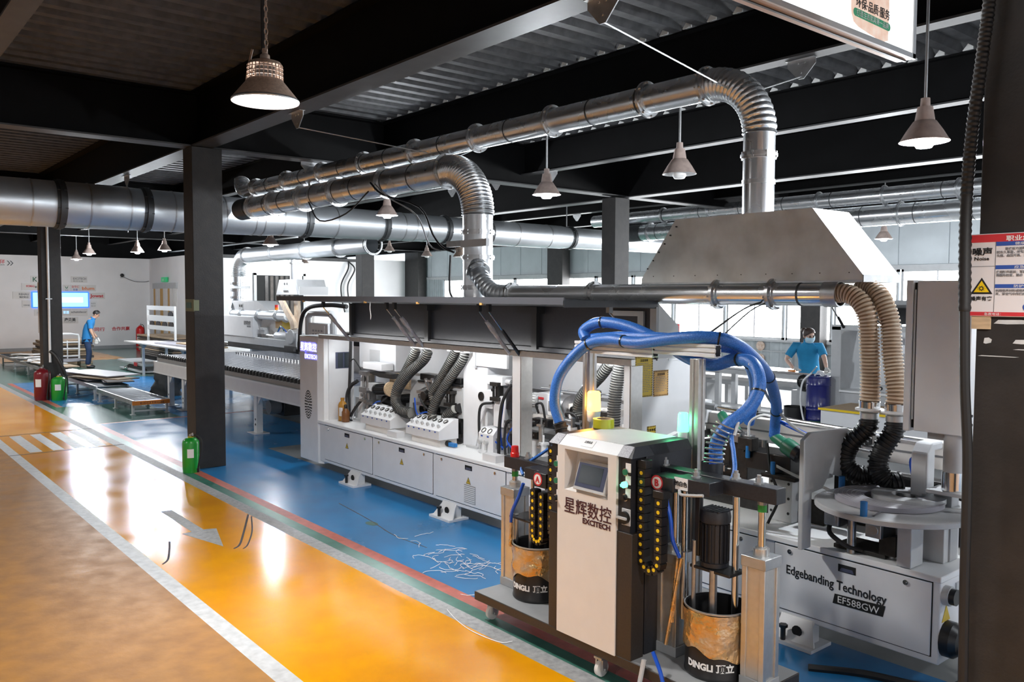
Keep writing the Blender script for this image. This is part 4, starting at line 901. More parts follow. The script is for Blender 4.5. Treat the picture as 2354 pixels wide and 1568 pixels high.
for a, b in (((-8.6, 4.95, .86), (-8.2, 4.95, 1.0)), ((-8.45, 4.95, .9), (-8.0, 4.95, .95)), ((-7.6, 4.92, 1.0), (-7.45, 4.92, .80)), ((-7.5, 4.92, 1.1), (-7.2, 4.92, .95))): cable([a, (V(a)+V(b))/2+V((0, -.02, -.04)), b], .010, 'rubber', eb)
for a, c, b in (((-8.5, 4.94, .88), (-8.4, 4.94, .93), (-8.3, 4.94, .94)), ((-7.55, 4.90, 1.06), (-7.52, 4.90, .92), (-7.45, 4.90, .86)), ((-7.45, 4.90, .90), (-7.30, 4.90, .93), (-7.15, 4.90, .86)), ((-6.1, 4.95, 1.15), (-6.13, 4.94, .9), (-6.1, 4.94, .7)), ((-5.9, 4.95, 1.0), (-6.02, 4.93, .82), (-5.9, 4.92, .72)), ((-6.20, 4.93, .77), (-6.05, 4.92, .73), (-5.98, 4.93, .78))): cable([a, c, b], .008, 'blue_tube', eb, 'air_tube')
cable([(-6.28, 4.97, 1.13), (-6.45, 4.95, 1.08), (-6.45, 4.93, .86), (-6.40, 4.92, .66)], .014, 'rubber', eb)
cable([(-5.98, 4.95, 1.33), (-6.08, 4.92, 1.15), (-6.10, 4.90, .9), (-6.08, 4.88, .66)], .016, 'rubber', eb); cable([(-5.7, 4.94, .98), (-5.98, 4.92, 1.0), (-6.02, 4.9, .85), (-5.98, 4.88, .68)], .012, 'rubber', eb)
for pts in ([(-5.62, 4.94, 1.02), (-5.76, 4.92, .98), (-5.74, 4.90, .78), (-5.55, 4.88, .67)], [(-5.78, 4.94, .93), (-5.88, 4.92, .85), (-5.84, 4.90, .72), (-5.66, 4.88, .65)]): cable(pts, .016, 'rubber', eb)
cable([(-5.62, 4.97, 1.10), (-5.63, 4.95, 1.18), (-5.55, 4.95, 1.19), (-5.53, 4.97, 1.05)], .011, 'rubber', eb); cable([(-5.22, 4.95, 1.08), (-5.22, 4.93, 1.15), (-5.10, 4.93, 1.14), (-5.08, 4.95, 1.02)], .011, 'rubber', eb)
# bottles on the table
bt = thing('oil_bottle', 'tall amber oil bottle with a white label at the left end of the machine table', 'bottle', (-9.10, 4.87, .636))
MB().lathe([(.001, 0), (.05, 0), (.054, .01), (.054, .19), (.045, .215), (.022, .24), (.020, .25), (.001, .25)], (-9.10, 4.87, .636), 18).build('body', 'oil', bt)
MB().cyl((-9.10, 4.87, .886), (-9.10, 4.87, .915), .024, 12).build('cap', 'oil', bt); MB().box(-9.075, -9.035, 4.81, 4.835, .70, .80).build('label', 'paper', bt)
bt = thing('oil_bottle', 'short brown oil bottle in front of the tall amber bottle', 'bottle', (-8.985, 4.85, .636))
MB().lathe([(.001, 0), (.045, 0), (.048, .01), (.048, .12), (.03, .15), (.015, .165), (.001, .165)], (-8.985, 4.85, .636), 18).build('body', 'amber', bt)
MB().lathe([(.001, .16), (.018, .16), (.02, .19), (.012, .21), (.001, .21)], (-8.985, 4.85, .636), 12).build('cap', 'black', bt)
# ---------------------------------------------------------------- inner light tubes of the enclosure
for x0, x1 in ((-9.1, -7.5), (-7.3, -5.75), (-5.45, -4.4)):
    MB().cyl((x0, 4.745, 1.655), (x1, 4.745, 1.655), .012, 10).build('light_tube', 'bay_on', eb)
    l = bpy.data.lights.new('tube_light', 'AREA'); l.shape = 'RECTANGLE'; l.size = x1-x0; l.size_y = .05; l.energy = TUBE_WATTS; l.color = (.95, .98, 1)
    o = bpy.data.objects.new('tube_light', l); COL.objects.link(o); o.location = ((x0+x1)/2, 4.765, 1.625); o.rotation_euler = (math.radians(35), 0, 0); put(o, eb)
# ---------------------------------------------------------------- infeed end of the edgebander
tw = MB().box(-3.25, -3.07, 4.98, 5.16, .636, .93).build('tower_block', 'lightgrey', eb, bev=.004)
MB().box(-3.28, -3.02, 4.93, 5.2, .93, .955).build('tower_top', 'dark_steel', tw, bev=.004)
bo = MB()
for x in (-3.225, -3.095):
    for z in (.70, .80, .90): bo.cyl((x, 4.978, z), (x, 4.984, z), .010, 8)
bo.build('screw', 'black_print', tw)
MB().box(-4.1, -2.9, 5.10, 5.30, .636, .80).build('unit_base', 'dark_steel', eb, bev=.004)
for (x0, x1, y0, y1, z0, z1, m) in ((-3.98, -3.72, 5.0, 5.2, .80, 1.0, 'black'), (-3.72, -3.45, 5.02, 5.25, .86, 1.12, 'dark_steel'), (-3.45, -3.10, 5.0, 5.25, .955, 1.08, 'black'), (-3.5, -3.38, 4.97, 5.05, 1.08, 1.17, 'dark_steel'),
                                    (-3.98, -3.60, 4.95, 5.0, .80, .86, 'dark_steel'), (-3.85, -3.6, 5.05, 5.2, 1.0, 1.1, 'black'), (-3.60, -3.50, 5.0, 5.1, 1.12, 1.19, 'steel'), (-2.98, -2.90, 5.1, 5.2, .95, 1.08, 'lightgrey'), (-2.95, -2.65, 5.15, 5.25, 1.0, 1.03, 'white'),
                                    (-2.95, -2.05, 5.3, 5.42, .64, 1.0, 'matte_black'), (-2.9, -2.1, 5.28, 5.40, 1.0, 1.02, 'dark_steel')):
    MB().box(x0, x1, y0, y1, z0, z1).build('glue_unit', m, eb, bev=.005)
motor((-3.86, 4.98, 1.02), (0, 1, 0), .055, .16); MB().box(-3.95, -3.78, 4.90, 4.92, .96, 1.08).build('pump_flange', 'black', eb, bev=.003)
for x, z in ((-3.92, .985), (-3.81, .985), (-3.92, 1.055), (-3.81, 1.055)): MB().cyl((x, 4.895, z), (x, 4.905, z), .010, 6).build('screw', 'chrome', eb)
for x, y, z in ((-3.42, 4.98, 1.03), (-3.20, 4.95, .955)): MB().cyl((x, y, z), (x, y, z+.085), .016, 12).build('blue_roller', 'blue_roll', eb)
MB().cyl((-3.62, 4.98, .98), (-3.62, 4.98, 1.10), .006, 8).build('pin', 'chrome', eb)
cylinder((-3.75, 4.95, .93), (-3.58, 4.95, .935), .02, m='steel')
# green glue guns
def gun(p, q, label=None):
    p, q = V(p), V(q); a = (q-p).normalized(); L = (q-p).length
    P = [p, p+a*.02, p+a*L*.5, p+a*L*.56, p+a*L*.62, q]
    o = MB().tube(P, [.030, .036, .040, .055, .058, .056], 16).build('glue_head', 'green_cap', eb)
    MB().tube([q, q+a*.04, q+a*.05, q+a*.10], [.058, .058, .03, .028], 14).build('head_ring', 'black', o); MB().cyl(q+a*.10, q+a*.15, .026, 10).build('nozzle', 'steel', o)
gun((-3.74, 5.10, 1.295), (-3.58, 5.06, 1.165)); gun((-3.25, 5.02, 1.205), (-3.06, 5.0, 1.12))
MB().box(-3.52, -3.43, 5.02, 5.08, 1.12, 1.18).build('nozzle_block', 'steel', eb, bev=.003); MB().cyl((-3.30, 5.0, 1.12), (-3.30, 5.0, 1.17), .02, 10).build('nozzle_block', 'steel', eb)
# white fence beam along the back of the infeed
MB().box(-4.15, -1.99, 5.46, 5.56, 1.06, 1.235).build('fence_beam', 'offwhite', eb, bev=.005); MB().box(-4.15, -1.99, 5.455, 5.462, 1.14, 1.152).build('fence_groove', 'grey_print', eb, smooth=False)
MB().cyl((-4.05, 5.42, 1.285), (-2.3, 5.42, 1.23), .014, 10).build('guide_rod', 'chrome', eb); MB().cyl((-4.14, 5.42, 1.29), (-4.02, 5.42, 1.285), .028, 12).build('rod_clamp', 'grey_paint', eb)
MB().box(-4.24, -4.12, 5.4, 5.5, 1.15, 1.33).build('fence_bracket', 'white', eb, bev=.004); MB().box(-4.23, -4.10, 5.38, 5.5, 1.04, 1.10).build('fence_bracket', 'black', eb, bev=.004)
for x in (-3.99, -2.95):
    MB().box(x, x+.11, 5.452, 5.456, 1.10, 1.235).build('safety_label', 'white_print', eb, smooth=False); MB().box(x, x+.11, 5.449, 5.453, 1.185, 1.235).build('safety_label', 'red_print', eb, smooth=False)
    MB().prism([(x+.035, 1.195), (x+.075, 1.195), (x+.055, 1.228)], 'y', 5.4475, 5.449).build('safety_label', 'white_print', eb, smooth=False); MB().ring((x+.055, 5.4505, 1.145), (0, 1, 0), .014, .02, .003, 12).box(x+.05, x+.08, 5.449, 5.4515, 1.15, 1.158).build('safety_label', 'black_print', eb, smooth=False)
MB().box(-2.85, -2.77, 5.40, 5.46, 1.16, 1.25).build('limit_switch', 'black', eb, bev=.003)
MB().box(-4.13, -3.85, 4.70, 5.4, .98, 1.0).build('guard_plate', 'white', eb, bev=.004) if False else None
lb = MB().prism([(4.80, .98), (4.80, 1.04), (4.86, 1.12), (4.95, 1.14), (4.95, .98)], 'x', -4.05, -4.0).build('guard_cheek', 'white', eb, smooth=False)
# strip tape feeding to the disc
st = [(-3.16, 4.93, 1.03), (-3.0, 4.93, .985), (-2.8, 4.90, .955), (-2.62, 4.84, .925)]
b = MB(); Ps = spline(st, 5)
for i in range(len(Ps)-1): b.hexa([Ps[i]+V((0, -.001, -.02)), Ps[i+1]+V((0, -.001, -.02)), Ps[i+1]+V((0, .001, -.02)), Ps[i]+V((0, .001, -.02))], [Ps[i]+V((0, -.001, .0)), Ps[i+1]+V((0, -.001, .0)), Ps[i+1]+V((0, .001, .0)), Ps[i]+V((0, .001, .0))])
b.build('edge_tape', 'grey_print' if False else 'lightgrey', eb, smooth=False)
# arch plate, tape disc and the roll of edging
ap = MB().prism([(4.50, 1.30), (4.58, 1.34), (5.0, 1.33), (5.1, 1.28), (5.1, 1.05), (4.95, 1.02), (4.80, 1.06), (4.72, .98), (4.60, .97), (4.60, .636), (4.50, .636)], 'x', -2.73, -2.70).build('arch_plate', 'lightgrey', eb, smooth=False, bev=.006)
tb = thing('tape_table', 'round white steel tape disc with blue rollers at the infeed end of the edgebander', 'tape table', (-2.29, 4.79, .636))
dc = (-2.29, 4.79)
MB().lathe([(.001, .955), (.43, .955), (.437, .950), (.437, .925), (.42, .918), (.001, .918)], (*dc, 0), 48).build('disc', 'lightgrey', tb)
for a in (.5, 1.75, 3.3, 4.9): MB().bar((dc[0]+.16*math.cos(a), dc[1]+.16*math.sin(a), .957), (dc[0]+.40*math.cos(a), dc[1]+.40*math.sin(a), .957), .012, .006).build('slot_rod', 'chrome', tb)
for a in (2.85, 4.78, .25):
    p = (dc[0]+.405*math.cos(a), dc[1]+.405*math.sin(a)); MB().cyl((*p, .955), (*p, 1.035), .019, 12).build('blue_roller', 'blue_roll', tb)
MB().cyl((*dc, .636), (*dc, .92), .035, 14).build('stand', 'steel', tb); MB().cyl((dc[0]-.2, dc[1]-.1, .636), (dc[0]-.2, dc[1]-.1, .92), .025, 12).build('stand', 'steel', tb); MB().box(-2.62, -2.3, 4.72, 4.95, .636, .66).build('stand_foot', 'dark_steel', tb, bev=.003)
for px, py in ((-2.60, 4.66), (-2.31, 4.60)):
    MB().box(px-.05, px+.05, py, py+.16, .78, .88).build('valve_motor', 'black', tb, bev=.01); MB().box(px-.045, px+.045, py-.012, py, .785, .875).cyl((px, py-.018, .83), (px, py-.01, .83), .032, 16).build('valve_face', 'galv', tb, bev=.003)
MB().box(-2.35, -2.05, 4.9, 5.1, .636, .86).box(-2.2, -2.12, 4.65, 4.8, .64, .92).build('stand', 'lightgrey', tb, bev=.004); MB().box(-2.34, -2.24, 4.72, 4.84, .66, .78).build('valve_motor', 'dark_steel', tb, bev=.004)
MB().tube(spline([(-2.62, 4.68, .80), (-2.60, 4.64, .74), (-2.50, 4.66, .68), (-2.44, 4.72, .66)], 5), .014, 8).build('cable', 'rubber', tb)
rl = thing('edging_roll', 'flat coil of grey edging tape lying on the white tape disc', 'tape roll', (-2.33, 4.80, .957))
MB().lathe([(.13, .958), (.30, .958), (.30, .985), (.295, .988), (.135, .988), (.13, .985), (.13, .958)], (-2.34, 4.82, 0), 48).build('coil', 'board_grey', rl)
g_ = MB()
for r in (.15, .175, .2, .225, .25, .275): g_.ring((-2.34, 4.82, .9885), (0, 0, 1), r, r+.003, .0012, 40)
g_.build('coil_edge', 'lightgrey', rl)
MB().ring((-2.25, 4.88, .99), (0, 0, 1), .09, .20, .03, 40).build('inner_coil', 'lightgrey', rl); MB().cyl((-2.26, 4.87, .957), (-2.26, 4.87, 1.0), .05, 20).build('hub', 'black', rl)
# tan hoses and black hoses
for pts, nm in (([(-2.83, 5.02, 2.175), (-2.74, 5.02, 2.18), (-2.66, 5.02, 2.14), (-2.605, 5.02, 2.05), (-2.59, 5.03, 1.9), (-2.58, 5.04, 1.65), (-2.58, 5.04, 1.47)], 'left'), ([(-2.74, 5.16, 2.205), (-2.64, 5.14, 2.205), (-2.55, 5.10, 2.14), (-2.49, 5.09, 2.0), (-2.46, 5.07, 1.8), (-2.42, 5.05, 1.6), (-2.415, 5.04, 1.47)], 'right')):
    h = thing('tan_hose', 'tan ribbed dust hose hanging under the extraction hood, '+nm+' of the pair', 'hose', pts[-1])
    ribhose('hose_wall', pts, .061, .022, 'tan_groove', 'tan_hose', h, 10, 18, .009)
    x, y, z = pts[-1]
    MB().lathe([(.062, z-.012), (.064, z+.035), (.060, z+.04)], (x, y, 0), 20).build('clip', 'chrome', h); MB().lathe([(.05, z-.03), (.085, z-.018), (.085, z-.008), (.05, z-.004)], (x, y, 0), 20).build('collar', 'white_lip', h)
    MB().lathe([(.05, z-.075), (.057, z-.07), (.057, z-.035), (.05, z-.03)], (x, y, 0), 20).build('clip', 'galv', h)
    lo = [(x, y, z-.07), (x-.01, y-.01, z-.14), (x-.10, y-.05, z-.25), (x-.12, y-.06, z-.36), (x-.05, y-.04, z-.43), (x+.04, y+.02, z-.42)]
    if nm == 'right': lo = [(x, y, z-.07), (x-.005, y-.01, z-.14), (x-.06, y-.04, z-.25), (x-.07, y-.06, z-.36), (x-.01, y-.05, z-.44), (x+.05, y+.0, z-.43)]
    ribhose('black_hose', lo, .062, .026, 'rubber', 'black', h, 10, 18, .010)
# ---------------------------------------------------------------- hanging console
cn = thing('control_console', 'tall white control box on a round post beside the tape disc', 'control box', (-2.0, 4.9, .64))
MB().box(-2.225, -1.925, 4.86, 5.02, 1.385, 2.25).build('box', 'white', cn, bev=.006)
MB().box(-2.245, -2.225, 4.88, 5.0, 1.40, 2.24).build('door_gap', 'matte_black', cn, smooth=False); MB().box(-2.285, -2.245, 4.855, 5.03, 1.38, 2.255).build('door', 'white', cn, bev=.005)
MB().cyl((-2.235, 4.865, 1.45), (-2.235, 4.865, 2.2), .006, 8).build('hinge_rod', 'lightgrey', cn)
for z in (1.45, 1.50): MB().cyl((-1.926, 4.9, z), (-1.918, 4.9, z), .007, 8).build('screw', 'dark_steel', cn)
MB().box(-2.16, -1.99, 4.9, 5.0, 1.345, 1.386).build('mount', 'grey_paint', cn, smooth=False)
MB().cyl((-2.02, 4.93, 1.12), (-2.02, 4.93, 1.386), .058, 20).build('post', 'lightgrey', cn); MB().cyl((-2.02, 4.93, 1.06), (-2.02, 4.93, 1.17), .063, 20).build('post_sleeve', 'chrome', cn)
MB().box(-2.14, -1.93, 4.85, 5.02, 1.04, 1.062).build('bracket', 'white', cn, bev=.004)
MB().prism([(4.96, .636), (5.06, .636), (5.06, 1.25), (5.16, 1.25), (5.16, 1.30), (5.02, 1.30), (4.96, 1.24)], 'x', -2.28, -2.18).build('support_arm', 'white', cn, smooth=False, bev=.012)
MB().box(-2.14, -2.04, 4.96, 5.06, .636, 1.045).build('support_arm', 'grey_paint', cn, bev=.004)
MB().tube(spline([(-2.3, 5.05, 1.05), (-2.32, 5.05, 1.18), (-2.24, 5.05, 1.2), (-2.22, 5.05, 1.15)], 5), .008, 8).build('air_tube', 'blue_tube', cn)
# ---------------------------------------------------------------- glue melter trolley
gt = thing('glue_trolley', 'dark wheeled glue melter trolley with a pale front panel, touch screen and two drum presses', 'trolley', (-3.35, 3.6, 0))
MB().box(-4.365, -2.33, 3.30, 3.89, .14, .195).build('base_plate', 'brownblack', gt, bev=.004)
MB().box(-4.36, -2.335, 3.305, 3.885, .195, .1965).build('deck_sheet', 'grey_paint', gt, smooth=False)
for x, y in ((-4.30, 3.40), (-3.25, 3.36), (-2.45, 3.38), (-4.28, 3.80), (-2.5, 3.8)):
    w = MB().tube([(x-.014, y, .048), (x-.012, y, .048), (x+.012, y, .048), (x+.014, y, .048)], [.036, .046, .046, .036], 20).build('caster_wheel', 'tan_label' if False else 'offwhite', gt)
    MB().box(x-.03, x-.018, y-.018, y+.02, .045, .125).box(x+.018, x+.03, y-.018, y+.02, .045, .125).box(x-.03, x+.03, y-.03, y+.03, .105, .118).box(x-.045, x+.045, y-.04, y+.04, .13, .14).cyl((x, y, .115), (x, y, .135), .022, 10).cyl((x-.042, y, .048), (x+.042, y, .048), .009, 8).build('caster_fork', 'galv', w)
# cabinet body
cb_ = MB().box(-3.63, -2.985, 3.42, 3.80, .195, 1.295).build('cabinet', 'charcoal', gt, bev=.004)
MB().prism([(-3.632, .195), (-3.55, .195), (-3.55, .885), (-3.632, .885)], 'y', 3.30, 3.40).build('frame_foot', 'brownblack', gt, smooth=False, bev=.003); MB().box(-3.088, -2.975, 3.30, 3.40, .195, .885).build('frame_foot', 'brownblack', gt, bev=.003)
MB().box(-3.62, -3.55, 3.31, 3.42, .885, 1.292).build('side_panel', 'charcoal', gt, smooth=False); MB().box(-3.088, -3.0, 3.31, 3.42, .885, 1.292).build('side_panel', 'charcoal', gt, smooth=False)
f = MB(); px0, px1, pz0, pz1 = -3.552, -3.087, .19, 1.294; rx0, rx1, rz0, rz1 = -3.493, -3.149, 1.04, 1.276; y = 3.292
def pt(x, z, yy=y): return (x, yy, z)
f._add([pt(px0, pz0), pt(px1, pz0), pt(px1, pz1), pt(px0, pz1), pt(rx0, rz0), pt(rx1, rz0), pt(rx1, rz1), pt(rx0, rz1), pt(rx0, rz0+.01, 3.292), pt(rx1, rz0+.01, 3.292), (rx1, 3.40, rz1-.02), (rx0, 3.40, rz1-.02), (rx1, 3.37, rz0+.05), (rx0, 3.37, rz0+.05),
        (px0, 3.42, pz0), (px1, 3.42, pz0), (px1, 3.42, pz1), (px0, 3.42, pz1)],
       [(0, 1, 5, 4), (1, 2, 6, 5), (2, 3, 7, 6), (3, 0, 4, 7), (4, 5, 12, 13), (5, 6, 10, 12), (6, 7, 11, 10), (7, 4, 13, 11), (13, 12, 10, 11), (0, 14, 15, 1), (1, 15, 16, 2), (2, 16, 17, 3), (3, 17, 14, 0)])
fp = f.build('front_panel', 'offwhite', gt, smooth=False)
up_ = V((0, .055, .16)).normalized(); rt = V((1, 0, 0)); nn = rt.cross(up_)
sc = V((-3.292, 3.325, 1.137)); 
MB().obox(sc-nn*.0, rt, up_, nn, .120, .088, .018).build('screen_case', 'lightgrey', gt, bev=.004)
MB().obox(sc+nn*.0185, rt, up_, nn, .112, .068, .001).build('screen_bezel', 'screen_frame', gt, smooth=False) 
MB().obox(sc+nn*.0198+up_*.006-rt*.006, rt, up_, nn, .088, .052, .0006).build('screen', 'screen_off', gt, smooth=False)
text('lettering', '星辉数控', .098, (-3.495, 3.2918, .918), (1, 0, 0), (0, 0, 1), 'maroon_print', gt, bold=.0006, fit=.372)
text('lettering', 'EXCITECH', .042, (-3.342, 3.2918, .874), (1, 0, 0), (0, 0, 1), 'maroon_print', gt, bold=.0016, fit=.214)
# sloping cap
cpz0, cpz1 = 1.292, 1.345
def capseg(x0, x1, X0, X1, m, nm): return MB().hexa([(x0, 3.298, cpz0), (x1, 3.298, cpz0), (x1, 3.80, cpz0), (x0, 3.80, cpz0)], [(X0, 3.356, cpz1), (X1, 3.356, cpz1), (X1, 3.80, cpz1), (X0, 3.80, cpz1)]).build(nm, m, gt, smooth=False)
capseg(-3.636, -3.550, -3.62, -3.545, 'charcoal', 'cap_end'); capseg(-3.550, -3.087, -3.545, -3.092, 'white', 'cap'); capseg(-3.087, -2.98, -3.092, -3.01, 'charcoal', 'cap_end')
sd = V((0, .058, .053))
for a, b in ((-3.634, -3.552), (-3.085, -3.004)):
    a1, b1 = (a+.014, b+.004) if a < -3.5 else (a-.004, b-.01)
    o_ = V((0, -.0012, .0012))
    MB()._add([V((a, 3.298, cpz0))+o_, V((b, 3.298, cpz0))+o_, V((b1, 3.356, cpz1))+o_, V((a1, 3.356, cpz1))+o_], [(0, 1, 2, 3)]).build('speckled_trim', 'speckle', gt, smooth=False)
q = V((-3.335, 3.312, 1.306)); nn2 = V((0, -.053, .058)).normalized()
MB().obox(q+sd.normalized()*.022+nn2*.001, rt, sd, nn2, .045, .024, .0008).build('notice_sticker', 'paper', gt, smooth=False)
text('lettering', '注意高温', .018, q+sd.normalized()*.024+nn2*.002-rt*.035, rt, sd, 'grey_print', gt, fit=.06)
MB().box(-3.545, -3.092, 3.358, 3.795, 1.3455, 1.347).build('cap_sheet', 'white', gt, smooth=False)
# buttons
def button(x, z, kind):
    MB().box(x-.004, x+.030, 3.306, 3.311, z+.0, z+.048).build('button_tag', 'paper', gt, smooth=False)
    b = MB().cyl((x, 3.311, z), (x, 3.298, z), .021, 16).build('button_ring', 'chrome', gt)
    m = {'g': 'green_cap', 'l': 'green_light', 'k': 'black'}[kind]
    MB().cyl((x, 3.300, z), (x, 3.293 if kind == 'g' else 3.282, z), .0165, 14).build('button_cap', m, b)
    if kind != 'g': MB().bar((x-.012, 3.276, z-.004), (x+.012, 3.276, z+.004), .007, .014).build('button_lever', m, b)
for x, (a, b, c) in ((-3.028, (1.214, 1.147, 1.077)), (-3.572, (1.174, 1.075, .973))):
    button(x, a, 'g'); button(x, b, 'l' if x > -3.3 else 'g'); button(x, c, 'k')
MB().box(-3.055, -2.995, 3.303, 3.311, .925, 1.015).build('switch_plate', 'lightgrey', gt, bev=.002); MB().cyl((-3.028, 3.305, .968), (-3.028, 3.285, .968), .034, 18).build('main_switch', 'black', gt); MB().bar((-3.07, 3.279, .968), (-3.0, 3.279, .968), .014, .012).build('switch_handle', 'lightgrey', gt)
# drum presses A and B
def square_cylinder(x, y, z0, z1, w=.067, rod=None):
    c = MB()
    for sx in (-1, 1):
        for sy in (-1, 1): c.box(x+sx*w, x+sx*(w-.030), y+sy*w, y+sy*(w-.030), z0+.05, z1-.05)
    c.box(x-w+.008, x+w-.008, y-w+.008, y+w-.008, z0+.05, z1-.05)
    o = c.build('press_cylinder', 'alu', gt, bev=.003)
    MB().box(x-w-.004, x+w+.004, y-w-.004, y+w+.004, z0, z0+.055).build('cylinder_foot', 'grey_paint', o, bev=.003); MB().box(x-w-.004, x+w+.004, y-w-.004, y+w+.004, z1-.055, z1).build('cylinder_head', 'galv', o, bev=.003)
    MB().cyl((x, y, z1), (x, y, z1+.035), .040, 18).cyl((x, y, z1+.03), (x, y, z1+.042), .028, 18).build('gland', 'alu', o)
    if rod: MB().cyl((x, y, z1+.03), (x, y, rod), .0195, 16).build('piston_rod', 'chrome', o); MB().cyl((x, y, rod-.06), (x, y, rod-.025), .0225, 16).build('green_tape', 'green_tape', o); MB().cyl((x, y, rod-.025), (x, y, rod), .024, 8).build('rod_nut', 'steel', o)
    return o
square_cylinder(-4.295, 3.59, .197, .868, rod=1.0); square_cylinder(-3.73, 3.59, .197, .9, rod=.96); square_cylinder(-2.92, 3.59, .197, .76, rod=1.146); square_cylinder(-2.375, 3.59, .197, .868, rod=1.146)
def press(x0, x1, z, letter, bx0, bx1, tag_=None):
    MB().box(x0, x1, 3.535, 3.62, z, z+.078).build('press_bar', 'charcoal', gt, bev=.004)
    MB().box(bx0, bx1, 3.42, 3.54, z-.0, z+.070).build('press_arm', 'charcoal', gt, bev=.004)
    return z
press(-4.347, -3.66, 1.0, 'A', -4.0, -3.75); press(-3.06, -2.262, 1.146, 'B', -2.795, -2.57)
MB().box(-3.842, -3.73, 3.36, 3.425, .985, 1.075).build('press_block', 'charcoal', gt, bev=.004); MB().box(-2.935, -2.785, 3.40, 3.54, 1.13, 1.205).build('press_block', 'charcoal', gt, bev=.004)
def badge(ch, x, z, y):
    MB().cyl((x, y-.0005, z), (x, y-.0020, z), .040, 24).build('badge', 'red_print', gt); MB().cyl((x, y-.0015, z), (x, y-.0032, z), .031, 24).build('badge', 'white_print', gt)
    text('lettering', ch, .05, (x, y-.0032, z-.0175), (1, 0, 0), (0, 0, 1), 'red_print', gt, bold=.002, align='CENTER')
badge('A', -3.802, 1.034, 3.36); badge('B', -2.893, 1.168, 3.40)
MB().box(-2.792, -2.705, 3.417, 3.42, 1.152, 1.214).build('colour_card', 'paper', gt, smooth=False); text('lettering', '纯白色', .028, (-2.787, 3.417, 1.173), (1, 0, 0), (0, 0, 1), 'black_print', gt, bold=.0006, fit=.08)
for x, y, z in ((-4.15, 3.58, 1.078), (-3.85, 3.58, 1.078), (-2.99, 3.58, 1.224), (-2.70, 3.48, 1.216), (-2.525, 3.58, 1.224), (-2.39, 3.58, 1.224)):
    MB().cyl((x, y, z), (x, y, z+.008), .026, 16).cyl((x, y, z+.008), (x, y, z+.030), .018, 6).cyl((x, y, z+.03), (x, y, z+.045), .011, 8).build('bolt', 'galv', gt)
MB().lathe([(.001, .075), (.024, .072), (.026, .03), (.03, .025), (.03, 0)], (-4.275, 3.57, 1.078), 14).build('red_cap', 'red', gt)
for x, z0, z1 in ((-2.52, .44, 1.135), (-2.85, .42, 1.12), (-4.10, .46, .97), (-3.92, .46, .97)): MB().cyl((x, 3.58, z0), (x, 3.58, z1), .018 if x > -3 else .013, 14).build('press_rod', 'chrome', gt)
for x, z0, z1, r in ((-2.79, .44, .80, .012), (-2.72, .42, .88, .012), (-2.60, .42, .75, .018), (-4.17, .47, .72, .014), (-4.03, .46, .80, .012)): MB().cyl((x, 3.50, z0), (x, 3.50, z1), r, 10).build('agitator_rod', 'steel', gt)
MB().cyl((-2.86, 3.45, .29), (-2.77, 3.46, .78), .011, 8).build('copper_pipe', 'foil', gt); MB().cyl((-2.83, 3.46, .42), (-2.80, 3.47, .78), .013, 8).build('copper_pipe', 'foil', gt); MB().cyl((-4.16, 3.44, .52), (-4.15, 3.44, .68), .012, 8).build('copper_pipe', 'foil', gt)
mt_ = motor((-2.635, 3.56, .90), (0, 0, 1), .075, .27, 'charcoal', gt)
gr = MB().lathe([(.05, 1.055), (.075, 1.05), (.082, 1.02), (.080, .99), (.074, .985)], (-2.635, 3.56, 0), 24)
for k in range(7): gr.box(-2.695+k*.02-.004, -2.695+k*.02+.004, 3.50, 3.62, 1.048, 1.056)
gr.build('motor_cap', 'charcoal', mt_)
MB().box(-2.74, -2.49, 3.49, 3.63, .735, .752).build('motor_plate', 'black', gt, bev=.004); MB().cyl((-2.635, 3.56, .47), (-2.635, 3.56, .735), .016, 12).build('agitator_rod', 'steel', gt)
MB().box(-4.20, -3.95, 3.46, 3.62, .70, .715).build('motor_plate', 'black', gt, bev=.004); motor((-4.0, 3.60, .80), (0, 0, 1), .05, .16, 'black', gt)
MB().box(-2.72, -2.69, 3.50, 3.53, .80, 1.13).build('black_tube', 'black', gt, bev=.004)
# energy chains
def chain(x, x2, y, ztop, zbot, ztop2, n1, n2):
    w = .030; cx = (x+x2)/2; r = (x2-x)/2
    P = [(x, y, ztop-(ztop-zbot)*i/n1) for i in range(n1+1)]+[(cx-r*math.cos(a), y, zbot-r*math.sin(a)) for a in (.6, 1.25, 1.9, 2.55)]+[(x2, y, zbot+(ztop2-zbot)*i/n2) for i in range(n2+1)]
    c = MB(); d = []
    for i in range(len(P)-1):
        m = (V(P[i])+V(P[i+1]))/2; t = (V(P[i+1])-V(P[i])); L = t.length
        s = V((t.z, 0, -t.x)).normalized()
        c.obox(m, s, (0, 1, 0), t, .024, .026, L*.46); c.obox(m, s, (0, 1, 0), t, .018, .024, L*.54)
        d.append((m.x, y-.0275, m.z))
    o = c.build('energy_chain', 'black', gt, smooth=False)
    for q in d: MB().cyl(q, (q[0], q[1]+.002, q[2]), .0105, 10).build('yellow_pin', 'yellow_dot', o)
chain(-2.955, -2.836, 3.37, 1.24, .76, 1.10, 10, 7); chain(-3.857, -3.780, 3.39, .96, .68, .95, 6, 6); chain(-3.66, -3.60, 3.36, 1.26, .75, .76, 9, 1)
MB().box(-2.985, -2.925, 3.345, 3.40, 1.24, 1.285).build('chain_mount', 'black', gt, bev=.003); MB().box(-2.87, -2.80, 3.34, 3.40, 1.10, 1.14).build('chain_mount', 'black', gt, bev=.003)
